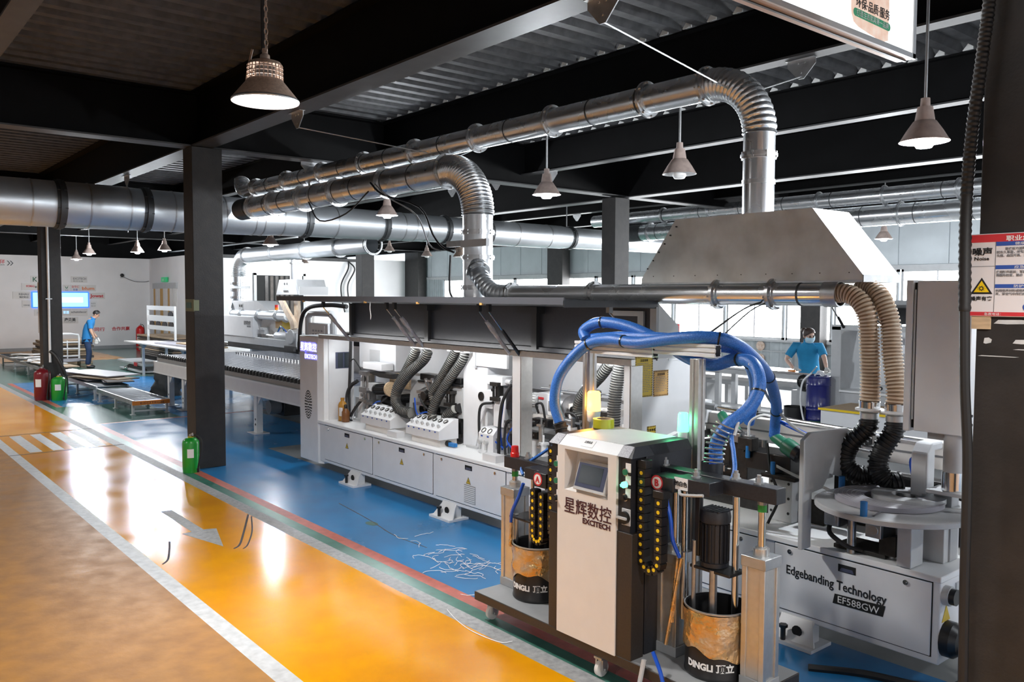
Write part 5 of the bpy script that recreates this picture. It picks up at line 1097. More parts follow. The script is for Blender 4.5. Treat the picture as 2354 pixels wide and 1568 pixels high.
# posts and rails above the trolley
for x, y, z0, z1 in ((-3.865, 3.86, .197, 1.81), (-2.995, 3.86, .197, 1.80)):
    p = MB()
    for sx in (-1, 1):
        for sy in (-1, 1): p.box(x+sx*.032, x+sx*.010, y+sy*.032, y+sy*.010, z0, z1)
    p.box(x-.024, x+.024, y-.024, y+.024, z0, z1); p.build('profile_post', 'alu', gt, bev=.002)
for x0, x1, y, z in ((-3.98, -3.31, 3.86, 1.825), (-3.62, -2.865, 3.87, 1.85)):
    p = MB()
    for sy in (-1, 1):
        for sz in (-1, 0, 1): p.box(x0, x1, y+sy*.03, y+sy*.010, z+sz*.028-.009, z+sz*.028+.009)
    p.box(x0, x1-.004, y-.022, y+.022, z-.034, z+.034); p.build('profile_rail', 'white', gt, bev=.002)
    MB().box(x1-.002, x1+.001, y-.02, y+.02, z-.03, z+.03).build('rail_end', 'black', gt, smooth=False)
# beacons
bc = thing('amber_beacon', 'glowing amber beacon at the back of the trolley cabinet', 'beacon', (-3.77, 3.82, 1.345))
MB().box(-3.80, -3.74, 3.82, 3.86, 1.30, 1.36).build('bracket', 'white', bc, smooth=False)
MB().lathe([(.001, 0), (.032, 0), (.04, .01), (.045, .075), (.001, .075)], (-3.785, 3.82, 1.345), 18).build('base', 'white', bc)
MB().lathe([(.044, .075), (.045, .08), (.042, .19), (.034, .20), (.001, .20)], (-3.785, 3.82, 1.345), 18).build('lens', 'amber_light', bc); MB().lathe([(.001, .08), (.028, .085), (.028, .18), (.001, .19)], (-3.785, 3.82, 1.345), 12).build('core', 'amber_core', bc)
gb = thing('green_beacon', 'glowing green beacon clipped to the silver post behind press B', 'beacon', (-3.07, 3.84, 1.29))
MB().box(-3.13, -3.05, 3.80, 3.815, 1.19, 1.29).build('plate', 'white', gb, bev=.006); MB().bar((-3.09, 3.81, 1.24), (-3.045, 3.80, 1.25), .03).cyl((-3.07, 3.83, 1.24), (-3.07, 3.83, 1.32), .018, 10).build('stem', 'white', gb)
MB().lathe([(.012, 1.30), (.028, 1.33), (.032, 1.375), (.001, 1.375)], (-3.07, 3.83, 0), 16).build('base', 'white', gb)
MB().lathe([(.032, 1.375), (.033, 1.38), (.030, 1.475), (.024, 1.485), (.001, 1.485)], (-3.07, 3.83, 0), 16).build('lens', 'green_light', gb)
for loc, col, w, par in (((-3.785, 3.76, 1.46), (1, .45, .08), 1.2, bc), ((-3.10, 3.77, 1.43), (.1, 1, .4), .5, gb)):
    l = bpy.data.lights.new('beacon_light', 'POINT'); l.energy = w; l.color = col; l.shadow_soft_size = .04; o = bpy.data.objects.new('beacon_light', l); COL.objects.link(o); o.location = loc; put(o, par)
tr = thing('tape_roll', 'roll of yellow tape lying on the trolley cabinet', 'tape roll', (-3.60, 3.70, 1.347))
MB().lathe([(.042, 0), (.066, 0), (.066, .055), (.042, .055), (.042, 0)], (-3.58, 3.70, 1.3475), 28).build('tape', 'tape', tr); MB().lathe([(.040, 0), (.0425, 0), (.0425, .056), (.040, .056), (.040, 0)], (-3.58, 3.70, 1.3475), 28).build('core', 'cardboard', tr)
# glue drums
def drum(x, y, label, foilz, writing):
    t = thing('glue_drum', label, 'drum', (x, y, .197)); r = .165
    MB().lathe([(.001, .197), (r-.004, .197), (r, .203), (r, .215), (r-.003, .22), (r-.003, .53), (r, .535), (r+.003, .545), (r, .55), (r-.008, .545), (r-.012, .5), (r-.02, .35), (.001, .35)], (x, y, 0), 36).build('barrel', 'black', t)
    b = MB(); random.seed(int(x*100)); N = 44; rows = 9
    for j in range(rows+1):
        for k in range(N):
            a = 2*PI*k/N; z1 = foilz+.025*math.sin(a*2.3+x)+.012*math.sin(a*7)
            rr = r+.004+.004*random.random()+.004*math.sin(a*5+j); z = .542+(z1-.542)*j/rows; b.v.append((x+rr*math.cos(a), y+rr*math.sin(a), z))
    for j in range(rows):
        for k in range(N): b.f.append((j*N+k, j*N+(k+1) % N, (j+1)*N+(k+1) % N, (j+1)*N+k)); b.mi.append(0)
    b.build('foil_wrap', 'foil', t)
    MB().lathe([(r, .54), (r+.005, .545), (r+.005, .552), (r-.002, .554)], (x, y, 0), 36).build('rim', 'galv', t)
    # wrapped lettering
    for body, a0, sz, bd in (('DINGLI', writing[0], .046, .0022), ('顶立', writing[1], .048, .0014)):
        c = bpy.data.curves.new('lettering', 'FONT'); c.body = body; c.size = sz; c.offset = bd; c.extrude = .0006; o = bpy.data.objects.new('q', c); me = bpy.data.meshes.new_from_object(o); bpy.data.objects.remove(o)
        for v in me.vertices:
            a = a0+v.co.x/r; rr = r+.0008+v.co.z; zz = v.co.y+writing[2]; v.co = V((x+rr*math.cos(a), y+rr*math.sin(a), zz))
        me.materials.clear(); me.materials.append(M['white_print']); o = bpy.data.objects.new('lettering', me); COL.objects.link(o); put(o, t)
    return t
drum(-2.625, 3.575, 'black glue drum wrapped in gold foil under press B', .33, (-1.93, -.94, .255))
drum(-4.04, 3.575, 'black glue drum wrapped in gold foil under press A', .355, (-1.95, -.92, .275))
# hoses of the trolley
def hose(nm, label, pts, r, m='blue_hose', ties=(), extra=None):
    t = thing(nm, label, 'hose', pts[0]); P = spline(pts, 8); MB().tube(P, r, 14).build('hose_wall', m, t)
    for k in ties:
        i = int(k*(len(P)-2)); d = (P[i+1]-P[i]).normalized(); MB().ring(P[i], d, r-.002, r+.004, .010, 14).build('cable_tie', 'black', t)
    return t
h1 = hose('heated_hose', 'thick blue hose arching from press A over the silver rails to a green glue head', [(-3.93, 3.66, 1.34), (-3.98, 3.66, 1.46), (-3.97, 3.68, 1.62), (-3.90, 3.74, 1.76), (-3.80, 3.80, 1.855), (-3.62, 3.80, 1.885), (-3.40, 3.80, 1.875), (-3.15, 3.82, 1.91), (-2.95, 3.86, 1.925), (-2.83, 3.95, 1.90), (-2.82, 4.15, 1.80), (-2.95, 4.5, 1.66), (-3.12, 4.85, 1.45), (-3.22, 5.0, 1.30), (-3.24, 5.02, 1.2)], .036, ties=(.28, .40, .62, .8, .9))
h2 = hose('heated_hose', 'thick blue hose looping high over the trolley into the coil spring of press B', [(-2.735, 3.70, 1.235), (-2.74, 3.70, 1.36), (-2.70, 3.74, 1.46), (-2.62, 3.82, 1.56), (-2.60, 3.88, 1.68), (-2.68, 3.93, 1.79), (-2.82, 3.96, 1.80), (-2.98, 3.97, 1.76), (-3.15, 3.97, 1.79), (-3.35, 3.96, 1.88), (-3.60, 3.93, 1.965), (-3.82, 3.90, 1.985), (-3.94, 3.88, 1.93), (-3.90, 3.86, 1.875)], .036, ties=(.12, .3, .45, .7, .85))
h3 = hose('heated_hose', 'blue heated hose running from the silver rail end to the near glue head', [(-3.90, 3.90, 1.875), (-3.60, 3.93, 1.90), (-3.25, 3.93, 1.90), (-2.98, 3.95, 1.88), (-2.88, 4.1, 1.84), (-3.0, 4.4, 1.70), (-3.25, 4.8, 1.52), (-3.42, 5.02, 1.38), (-3.47, 5.06, 1.26)], .036, ties=(.3, .6, .8))
for nm, P0, rr, lab in (('coil', [(-3.93, 3.66, 1.34), (-3.90, 3.66, 1.22), (-3.86, 3.64, 1.10), (-3.84, 3.62, 1.05)], .046, 'black coil spring sleeve round the blue hose at press A'), ('coil', [(-2.70, 3.73, 1.47), (-2.735, 3.70, 1.38), (-2.74, 3.68, 1.28), (-2.735, 3.66, 1.21)], .052, 'steel coil spring sleeve round the blue hose at press B')):
    P = spline(P0, 6); turns = 11; Q = []
    for i in range(turns*12+1):
        s = i/(turns*12)*(len(P)-1); k = min(int(s), len(P)-2); c = P[k].lerp(P[k+1], s-k); d = (P[k+1]-P[k]).normalized(); x = d.cross(V((0, 1, 0))).normalized(); y = d.cross(x); a = 2*PI*i/12
        Q.append(c+(x*math.cos(a)+y*math.sin(a))*rr)
    sp = thing('coil_spring', lab, 'spring', P[-1]); MB().tube(Q, .0045, 6).build('coil', 'hose_wire' if rr < .05 else 'galv', sp)
    if rr < .05: MB().tube(P, .040, 12).build('sleeve', 'rubber', sp)
    else: MB().tube(P, .022, 12).build('inner_hose', 'blue_tube', sp); MB().cyl((-2.735, 3.66, 1.205), (-2.735, 3.66, 1.27), .058, 18, cap=False).build('holder', 'charcoal', sp)
for pts, r, m, lab in (([(-3.95, 3.64, 1.20), (-4.02, 3.60, 1.14), (-4.13, 3.56, 1.06), (-4.17, 3.54, 1.02), (-4.13, 3.52, .985)], .010, 'blue_hose', 'thin blue hose dropping to the red cap of press A'),
                       ([(-2.62, 3.86, 1.58), (-2.66, 3.80, 1.52), (-2.67, 3.74, 1.42), (-2.60, 3.66, 1.34), (-2.55, 3.60, 1.26), (-2.56, 3.56, 1.18), (-2.60, 3.54, 1.15)], .012, 'blue_hose', 'thin blue hose curving down to the bar of press B'),
                       ([(-2.68, 3.90, 1.79), (-2.60, 3.88, 1.70), (-2.58, 3.84, 1.60), (-2.64, 3.78, 1.52), (-2.64, 3.72, 1.42)], .009, 'lightgrey', 'thin grey cable along the blue hose of press B'),
                       ([(-2.90, 4.05, 1.86), (-2.98, 4.4, 1.70), (-3.16, 4.85, 1.46), (-3.02, 4.95, 1.28), (-2.8, 5.0, 1.22), (-2.6, 5.1, 1.18)], .009, 'lightgrey', 'thin pale cable following the blue hoses to the infeed'),
                       ([(-3.22, 5.0, 1.32), (-3.05, 5.0, 1.27), (-2.9, 5.02, 1.22), (-2.7, 5.08, 1.17)], .014, 'blue_tube', 'bundle of blue air tubes beside the near glue head'),
                       ([(-3.22, 5.0, 1.33), (-3.32, 5.0, 1.34), (-3.42, 5.0, 1.28), (-3.43, 5.0, 1.18)], .009, 'white_lip', 'white air tube bowed over the green glue heads'),
                       ([(-2.86, 3.42, 1.12), (-2.80, 3.40, 1.0), (-2.80, 3.42, .88), (-2.785, 3.46, .78)], .011, 'blue_tube', 'blue air tube hanging in front of press B'),
                       ([(-4.02, 3.43, .96), (-4.06, 3.42, .86), (-4.12, 3.42, .76), (-4.155, 3.44, .68)], .011, 'blue_tube', 'blue air tube hanging in front of press A'),
                       ([(-2.82, 3.30, .30), (-2.74, 3.27, .22), (-2.68, 3.24, .12), (-2.60, 3.2, .03), (-2.5, 3.15, .012)], .011, 'blue_tube', 'blue tube dropping to the floor below the cabinet side'),
                       ([(-2.88, 3.30, .24), (-2.88, 3.26, .1), (-2.86, 3.2, .012), (-2.7, 3.1, .012)], .013, 'lightgrey', 'grey cable dropping to the floor below the cabinet side'),
                       ([(-2.60, 3.41, 1.15), (-2.66, 3.405, 1.14), (-2.74, 3.41, 1.13), (-2.76, 3.42, 1.15)], .008, 'lightgrey', 'pale cable loop hanging on the bar of press B'),
                       ([(-3.28, 5.0, 1.15), (-3.22, 4.95, .98), (-3.12, 4.90, .82), (-3.17, 4.86, .64)], .010, 'rubber', 'black cable hanging behind the bar end of press B')):
    tag(MB().tube(spline(pts, 8), r, 8).build('air_hose', m), lab, 'hose')
for lab, a, b in (('first', (-2.97, 3.90, 1.93), (-3.35, 5.05, 2.13)), ('second', (-3.0, 3.93, 1.93), (-3.36, 5.05, 2.12)), ('third', (-2.92, 3.93, 1.90), (-3.33, 5.05, 2.12))):
    tag(MB().tube(spline([a, V(a).lerp(V(b), .6)+V((0, 0, .03)), b], 4), .0045, 5).build('tie_cord', 'black_print'), lab+' dark cord tying the blue hoses up to the pipe, from the machine side', 'cord', 'dark tie cords above the blue hoses')
# stack light at the end of the hood
sl = thing('stack_light', 'red and orange stack light with lit foot at the end of the raised hood', 'stack light', (-4.36, 5.15, 1.68))
sx, sy = -4.36, 5.32
MB().cyl((sx, sy, 1.672), (sx, sy, 1.70), .034, 16).build('base', 'lightgrey', sl)
for z0, z1, m, nm in ((1.70, 1.775, 'green_core', 'green_lens'), (1.78, 1.855, 'orange_lens', 'orange_lens'), (1.86, 1.935, 'red_lens', 'red_lens')): MB().cyl((sx, sy, z0), (sx, sy, z1), .036, 18).build(nm, m, sl)
for z in (1.777, 1.857, 1.937): MB().cyl((sx, sy, z-.003), (sx, sy, z+.004), .037, 18).build('ring', 'white', sl)
# ---------------------------------------------------------------- right column details
ns = thing('noise_sign', 'white safety board about noise with red bands on the near column', 'sign', (-1.2, 3.53, 2.08))
MB().box(-1.43, -.96, 3.528, 3.538, 2.08, 2.403).build('board', 'sign_face', ns, bev=.002)
def sq(x0, x1, z0, z1, m, nm='print', dy=.0008): MB().box(x0, x1, 3.528-dy, 3.5279, z0, z1).build(nm, m, ns, smooth=False)
sq(-1.427, -.963, 2.370, 2.400, 'red_print', 'header_band'); sq(-1.427, -.963, 2.083, 2.098, 'red_print', 'footer_band')
sq(-1.3185, -1.3165, 2.098, 2.370, 'grey_print', 'divider'); sq(-1.427, -1.318, 2.275, 2.277, 'grey_print', 'divider')
for z0, z1 in ((2.354, 2.370), (2.264, 2.279), (2.191, 2.206)): sq(-1.316, -.963, z0, z1, 'blue_print', 'blue_band')
def st_(body, x, z, s, m, fit=None, bold=.0): text('lettering', body, s, (x, 3.5272, z), (1, 0, 0), (0, 0, 1), m, ns, bold=bold, fit=fit, depth=.0004)
st_('职业危害告知卡', -1.282, 2.374, .022, 'white_print', .20, .0005); st_('噪声', -1.403, 2.322, .032, 'black_print', .072, .0008); st_('Noise', -1.395, 2.300, .019, 'black_print', .054, .0003)
st_('健康危害', -1.25, 2.357, .012, 'white_print', .07); st_('应急处理', -1.25, 2.267, .012, 'white_print', .07); st_('防护措施', -1.25, 2.194, .012, 'white_print', .07)
for s_, x, z in (('致使听力减弱、下降，可引', -1.283, 2.338), ('起永久耳聋，并引发消化不良', -1.313, 2.325), ('头痛、血压升高、失眠等', -1.313, 2.312), ('使用防声器如：耳塞、耳罩', -1.313, 2.249), ('到医院检查、确诊', -1.313, 2.236), ('利用吸声材料或吸声结构', -1.313, 2.177), ('声，将空气中传播的噪声', -1.313, 2.164)): st_(s_, x, z, .0118, 'grey_print', None, .0002)
st_('噪声有害', -1.404, 2.143, .019, 'black_print', .078, .0003); st_('急救电话：', -1.352, 2.086, .011, 'white_print', .06)
MB().prism([(-1.405, 2.168), (-1.324, 2.168), (-1.3645, 2.232)], 'y', 3.5268, 3.5279).build('warning_triangle', 'black_print', ns, smooth=False); MB().prism([(-1.393, 2.175), (-1.336, 2.175), (-1.3645, 2.220)], 'y', 3.5262, 3.5268).build('warning_triangle', 'yellow_dot', ns, smooth=False)
st6 = MB()
for k in range(9):
    a = 2*PI*k/9; st6.bar((-1.3645+.006*math.cos(a), 3.526, 2.190+.005*math.sin(a)), (-1.3645+.015*math.cos(a), 3.526, 2.190+.011*math.sin(a)), .002, .001)
st6.ring((-1.3645, 3.526, 2.190), (0, 1, 0), .005, .008, .001, 12).build('warning_triangle', 'black_print', ns, smooth=False)
tag(MB().cyl((-1.20, 3.5272, 2.118), (-1.20, 3.5268, 2.118), .016, 16).build('round_seal', 'blue_print'), 'small blue round seal at the lower edge of the noise board', 'seal')
MB().box(-1.40, -1.33, 3.532, 3.54, 2.03, 2.08).build('wood_slip', 'wood', col_right, smooth=False)
for i, (x, z, w, h) in enumerate(((-1.24, 2.06, .16, .018), (-1.20, 1.985, .10, .018), (-1.34, 1.985, .03, .025), (-1.15, 1.955, .2, .004), (-1.3, 1.925, .15, .004))):
    MB().prism([(x-w/2, z-h*.4), (x-w*.2, z-h/2), (x+w*.4, z-h*.3), (x+w/2, z+h*.2), (x+w*.1, z+h/2), (x-w*.4, z+h*.4)], 'y', 3.5385, 3.5405).build('torn_tape', 'white_line', col_right, smooth=False)
cd_ = thing('corrugated_conduit', 'thick black corrugated conduit hanging down in front of the near column', 'conduit', (-1.37, 3.47, 2))
P = spline([(-1.34, 3.50, 3.95), (-1.35, 3.49, 3.4), (-1.372, 3.485, 3.1), (-1.400, 3.48, 2.8), (-1.412, 3.478, 2.5), (-1.405, 3.478, 2.1)], 30)
MB().tube(P, [.021+.0035*(i % 2) for i in range(len(P))], 12).build('conduit', 'rubber', cd_)
MB().tube(spline([(-1.405, 3.478, 2.1), (-1.395, 3.48, 1.8), (-1.378, 3.485, 1.5), (-1.374, 3.485, 1.0), (-1.368, 3.49, .5), (-1.366, 3.49, .02)], 8), .019, 10).build('cable', 'rubber', cd_)
# hanging light box sign
lb = thing('light_box_sign', 'lit white hanging sign box with rust stain and green caption over the walkway', 'sign', (-2.05, 3.2, 3.34))
MB().box(-2.09, -2.004, 1.6, 4.262, 3.345, 4.35).build('frame', 'frame_wood', lb, bev=.004)
MB().box(-2.004, -1.999, 1.62, 4.235, 3.37, 4.33).build('face', 'lightbox', lb, smooth=False)
MB().box(-2.052, -2.040, 1.6, 4.263, 3.340, 3.346).build('groove', 'dark_steel', lb, smooth=False)
for a, b in ((3.343, 3.368), (4.33, 4.352)): MB().box(-2.006, -1.994, 1.6, 4.264, a, b).build('frame_lip', 'lightgrey', lb, smooth=False)
MB().box(-2.006, -1.994, 4.235, 4.264, 3.345, 4.35).build('frame_lip', 'lightgrey', lb, smooth=False)
MB().prism([(3.66, 3.405), (3.70, 3.39), (3.82, 3.375), (3.93, 3.365), (3.985, 3.38), (3.99, 3.62), (3.62, 3.62), (3.64, 3.44)], 'x', -1.9988, -1.9982).build('rust_stain', 'stain_lit', lb, smooth=False)
pr = [(3.675+.018*math.cos(a), 3.451+.018*math.sin(a)) for a in [PI/2+PI*k/8 for k in range(9)]]+[(3.985+.018*math.cos(a), 3.444+.018*math.sin(a)) for a in [-PI/2+PI*k/8 for k in range(9)]]
MB().prism(pr, 'x', -1.9982, -1.997).build('caption_plate', 'green_lit', lb, smooth=False)
text('lettering', '打造生态家具第一品牌', .030, (-1.9968, 3.680, 3.440), (0, 1, -.02), (0, 0, 1), 'white_print', lb, fit=.30)
text('lettering', '环保·品质·服务', .052, (-1.9975, 3.675, 3.480), (0, 1, -.005), (0, 0, 1), 'black_print', lb, bold=.0004, fit=.315)
for y in (1.9, 3.8): MB().cyl((-2.05, y, 4.35), (-2.05, y, 4.62), .008, 8).build('hanger_rod', 'galv', lb)
# ---------------------------------------------------------------- roller table of the panel saw
rt_ = thing('roller_table', 'long white saw table with black rollers along its edge behind the middle column', 'table', (-14, 6, 0))
MB().box(-17.49, -10.3, 5.15, 5.19, .60, .832).build('front_panel', 'white', rt_, bev=.004)
MB().box(-17.5, -10.3, 5.142, 5.15, .60, .625).box(-17.5, -10.3, 5.142, 5.15, .808, .83).build('panel_lip', 'white_lip', rt_, smooth=False)
MB().box(-17.5, -17.46, 5.15, 7.6, .60, .832).build('side_panel', 'white', rt_, smooth=False)
MB().box(-17.3, -10.3, 5.32, 7.55, .90, .955).build('table_top', 'table_blue', rt_, bev=.004)
gl = MB()
for k in range(16): gl.box(-17.3, -10.3, 5.40+k*.135, 5.405+k*.135, .955, .957)
gl.build('table_groove', 'dark_steel', rt_, smooth=False)['kind'] = 'stuff'
MB().box(-17.4, -10.3, 5.19, 7.5, .62, .90).build('under_frame', 'grey_paint', rt_, smooth=False)
r0 = MB().lathe([(.001, .832), (.046, .834), (.048, .85), (.048, .945), (.040, .962), (.020, .97), (.001, .972)], (-17.35, 5.245, 0), 12).build('roller', 'black', rt_)
rc = MB().lathe([(.001, .9715), (.018, .972), (.018, .978), (.001, .979)], (-17.35, 5.245, 0), 8).build('roller_cap', 'steel', r0)
for k in range(1, 56):
    o = r0.copy(); COL.objects.link(o); o.location.x += .124*k; c = rc.copy(); COL.objects.link(c); c.parent = o
b = MB()
for k in range(30): b.cyl((-16.9+k*.13, 6.62, .957), (-16.9+k*.13, 6.62, .985), .02, 8)
b.build('ball_roller', 'chrome', rt_)['kind'] = 'stuff'
for x, w in ((-16.75, .10), (-15.92, .12), (-12.55, .12), (-10.6, .12)):
    l = MB().box(x-w/2, x+w/2, 5.2, 5.3, .012, .60).box(x-w*1.3, x+w*1.3, 5.13, 5.37, 0, .013).build('leg', 'white', rt_, bev=.003)
    MB().prism([(x+w/2, .45), (x+w/2, .60), (x+w/2+.14, .60)], 'y', 5.22, 5.26).build('gusset', 'white', l, smooth=False)
    MB().cyl((x+.01, 5.196, .14), (x+.01, 5.202, .14), .018, 8).cyl((x+.01, 5.196, .22), (x+.01, 5.202, .22), .018, 8).build('bolt_hole', 'dark_steel', l)
MB().box(-14.2, -13.7, 6.2, 6.5, .05, .35).build('drive_box', 'black', rt_, bev=.01); MB().cyl((-13.9, 6.0, .2), (-13.9, 6.2, .2), .12, 18).build('drive_wheel', 'grey_paint', rt_)
# saw gantry
sg = thing('saw_gantry', 'white saw beam with maker lettering lying over the far side of the roller table', 'machine', (-17, 7.9, 0))
MB().box(-20.6, -18.66, 7.7, 8.4, 1.18, 1.66).build('beam_cover', 'white', sg, bev=.01)
text('lettering', '星辉数控', .105, (-19.19, 7.698, 1.47), (1, 0, 0), (0, 0, 1), 'black_print', sg, fit=.40); text('lettering', 'EXCITECH', .055, (-19.0, 7.698, 1.41), (1, 0, 0), (0, 0, 1), 'black_print', sg, fit=.21)
MB().box(-18.66, -16.95, 7.9, 8.4, 1.18, 1.70).build('end_cover', 'offwhite', sg, bev=.006)
MB().box(-20.7, -16.4, 7.72, 8.4, 1.02, 1.19).build('beam', 'lightgrey', sg, bev=.006); MB().box(-20.3, -16.35, 7.74, 8.3, .90, 1.03).build('pressure_beam', 'dark_steel', sg, smooth=False)
MB().box(-20.6, -10.3, 8.42, 8.6, .2, .95).build('rear_frame', 'grey_paint', sg, smooth=False)
nt_ = MB().box(-17.85, -17.5, 7.893, 7.899, 1.42, 1.60).build('notice', 'tan_label', sg, smooth=False); MB().box(-17.5, -17.0, 7.893, 7.899, 1.42, 1.70).build('notice', 'yellow_dot', sg, smooth=False)
MB().prism([(-17.5, 1.58), (-17.32, 1.70), (-17.0, 1.70), (-17.0, 1.60), (-17.3, 1.55)], 'y', 7.890, 7.893).build('notice', 'paper', sg, smooth=False)
MB().box(-18.55, -18.2, 7.78, 7.9, 1.27, 1.36).box(-18.4, -18.2, 7.76, 7.9, 1.36, 1.42).build('guide', 'lightgrey', sg, bev=.004); MB().cyl((-18.2, 7.82, 1.26), (-16.9, 7.82, 1.25), .016, 8).build('guide_rod', 'chrome', sg); MB().tube([(-17.7, 7.82, 1.25), (-17.6, 7.82, 1.26), (-17.1, 7.82, 1.26), (-17.0, 7.82, 1.25)], [.02, .09, .09, .03], 12).build('spindle_cover', 'white', sg)
MB().tube(spline([(-17.5, 7.8, 1.36), (-17.35, 7.8, 1.46), (-17.2, 7.8, 1.42), (-17.05, 7.8, 1.34)], 6), .012, 7).build('tube', 'blue_tube', sg); MB().tube(spline([(-17.55, 7.8, 1.34), (-17.38, 7.8, 1.48), (-17.2, 7.8, 1.38)], 6), .012, 7).build('tube', 'green_cap', sg)
MB().box(-16.92, -16.4, 7.7, 7.9, 1.06, 1.36).cyl((-16.6, 7.66, 1.28), (-16.6, 7.9, 1.28), .16, 16).build('saw_carriage', 'lightgrey', sg, bev=.01); MB().box(-16.9, -16.4, 7.66, 7.7, .97, 1.08).build('clamp_row', 'black', sg, smooth=False)
MB().box(-20.6, -18.9, 7.85, 8.3, 1.66, 2.02).build('upper_box', 'white', sg, bev=.008); lc = MB().box(-19.85, -19.6, 7.842, 7.85, 1.72, 1.95).build('latch', 'lightgrey', sg, smooth=False); MB().box(-19.83, -19.63, 7.836, 7.842, 1.73, 1.76).cyl((-19.78, 7.84, 1.90), (-19.78, 7.835, 1.90), .03, 10).cyl((-19.66, 7.84, 1.90), (-19.66, 7.835, 1.90), .03, 10).build('latch_hole', 'dark_steel', lc)
MB()._add([(-18.9, 7.85, 1.66), (-18.1, 7.85, 1.66), (-18.1, 8.3, 1.66), (-18.9, 8.3, 1.66), (-18.9, 7.85, 2.02), (-18.75, 7.85, 2.02), (-18.75, 8.3, 2.02), (-18.9, 8.3, 2.02), (-18.1, 7.85, 1.81), (-18.1, 8.3, 1.81)], [(0, 1, 8, 5, 4), (1, 2, 9, 8), (5, 8, 9, 6), (4, 5, 6, 7), (3, 7, 6, 9, 2), (0, 4, 7, 3)]).build('upper_box', 'white', sg, smooth=False)
s_ = thing('stack_light', 'small red, orange and green stack light on the far saw beam', 'stack light', (-17.9, 7.95, 1.70))
MB().cyl((-17.9, 7.95, 1.69), (-17.9, 7.95, 1.74), .02, 10).build('stem', 'lightgrey', s_)
for z0, z1, m, nm in ((1.73, 1.82, 'green_core', 'green_lens'), (1.82, 1.88, 'orange_lens', 'orange_lens'), (1.88, 1.94, 'red_lens', 'red_lens')): MB().cyl((-17.9, 7.95, z0), (-17.9, 7.95, z1), .045, 14).build(nm, m, s_)
# small far hood, tan hoses
fh = thing('small_hood', 'small white extraction hood with a latch plate above the far saw', 'hood', (-16.7, 7.9, 2.16))
MB().prism([(-17.36, 2.17), (-17.20, 2.49), (-16.48, 2.49), (-16.32, 2.17)], 'y', 7.7, 7.75).build('front_plate', 'white', fh, smooth=False)
MB()._add([(-17.36, 7.75, 2.17), (-16.32, 7.75, 2.17), (-16.32, 8.4, 2.17), (-17.36, 8.4, 2.17), (-17.2, 7.75, 2.49), (-16.48, 7.75, 2.49), (-16.48, 8.4, 2.49), (-17.2, 8.4, 2.49)], [(0, 1, 5, 4), (1, 2, 6, 5), (2, 3, 7, 6), (3, 0, 4, 7), (4, 5, 6, 7)]).build('canopy', 'lightgrey', fh, smooth=False)
MB().box(-16.33, -16.30, 7.74, 8.4, 2.16, 2.34).build('side_lip', 'white_lip', fh, smooth=False)
lc = MB().box(-16.98, -16.72, 7.692, 7.70, 2.23, 2.43).build('latch', 'lightgrey', fh, smooth=False); MB().box(-16.96, -16.74, 7.686, 7.692, 2.24, 2.26).cyl((-16.91, 7.69, 2.40), (-16.91, 7.684, 2.40), .025, 10).cyl((-16.79, 7.69, 2.40), (-16.79, 7.684, 2.40), .025, 10).build('latch_hole', 'dark_steel', lc)
for pts, lab in (([(-17.2, 7.75, 2.05), (-16.85, 7.72, 1.80), (-16.55, 7.70, 1.60), (-16.50, 7.70, 1.45)], 'flat tan dust sleeve slanting down from the small far hood'), ([(-16.65, 7.85, 2.05), (-16.6, 7.83, 1.75), (-16.63, 7.80, 1.45)], 'flat tan dust sleeve hanging straight beside the slanting one')):
    P = spline(pts, 6); b = MB()
    for i in range(len(P)-1):
        d = P[i+1]-P[i]; b.obox((P[i]+P[i+1])/2, (1, 0, .2), (0, 1, 0), d, .10, .03, d.length*.56)
    tag(b.build('dust_sleeve', 'tan_hose', smooth=False), lab, 'hose')
# monitor station right of the gantry
ms = thing('control_terminal', 'white operator terminal in a grey tube frame behind the far end of the edgebander', 'terminal', (-12.5, 6.3, 0))
MB().tube([(-13.15, 6.4, 0), (-13.15, 6.4, 1.78), (-13.05, 6.4, 1.86), (-12.32, 6.4, 1.86), (-12.22, 6.4, 1.78), (-12.22, 6.4, 0)], .055, 10).build('tube_frame', 'lightgrey', ms)
MB().box(-12.95, -12.25, 6.3, 6.4, 1.40, 1.70).build('terminal_case', 'white', ms, bev=.01); MB().box(-12.82, -12.36, 6.294, 6.3, 1.42, 1.66).build('display', 'paper', ms, smooth=False)
b = MB()
for i in range(4):
    for j in range(3): b.box(-12.78+i*.1, -12.72+i*.1, 6.290, 6.294, 1.44+j*.06, 1.47+j*.06)
b.build('display_icon', 'board_grey', ms, smooth=False)['kind'] = 'stuff'
cbx = thing('control_cabinet', 'white switch cabinet with a small red display behind the operator terminal', 'cabinet', (-11.6, 6.6, 0))
MB().box(-12.1, -10.95, 6.5, 7.0, .0, 1.58).build('cabinet', 'offwhite', cbx, bev=.008); MB().box(-12.05, -11.0, 6.49, 6.5, 1.36, 1.55).build('dark_opening', 'matte_black', cbx, smooth=False)
MB().box(-11.6, -11.05, 6.5, 6.9, 1.85, 1.98).build('display_box', 'offwhite', cbx, bev=.006); text('red_digits', '8888', .11, (-11.55, 6.498, 1.87), (1, 0, 0), (0, 0, 1), 'red_print', cbx, fit=.40); MB().box(-11.34, -11.30, 6.6, 6.64, 1.58, 1.85).build('display_stem', 'dark_steel', cbx, smooth=False)
tag(MB().tube(spline([(-13.3, 6.3, 1.2), (-13.2, 6.3, 1.75), (-12.9, 6.3, 1.95), (-12.2, 6.3, 2.0), (-11.8, 6.4, 1.98)], 8), .035, 8).build('cable_hose', 'rubber'), 'thick black cable arching over the operator terminal', 'cable')
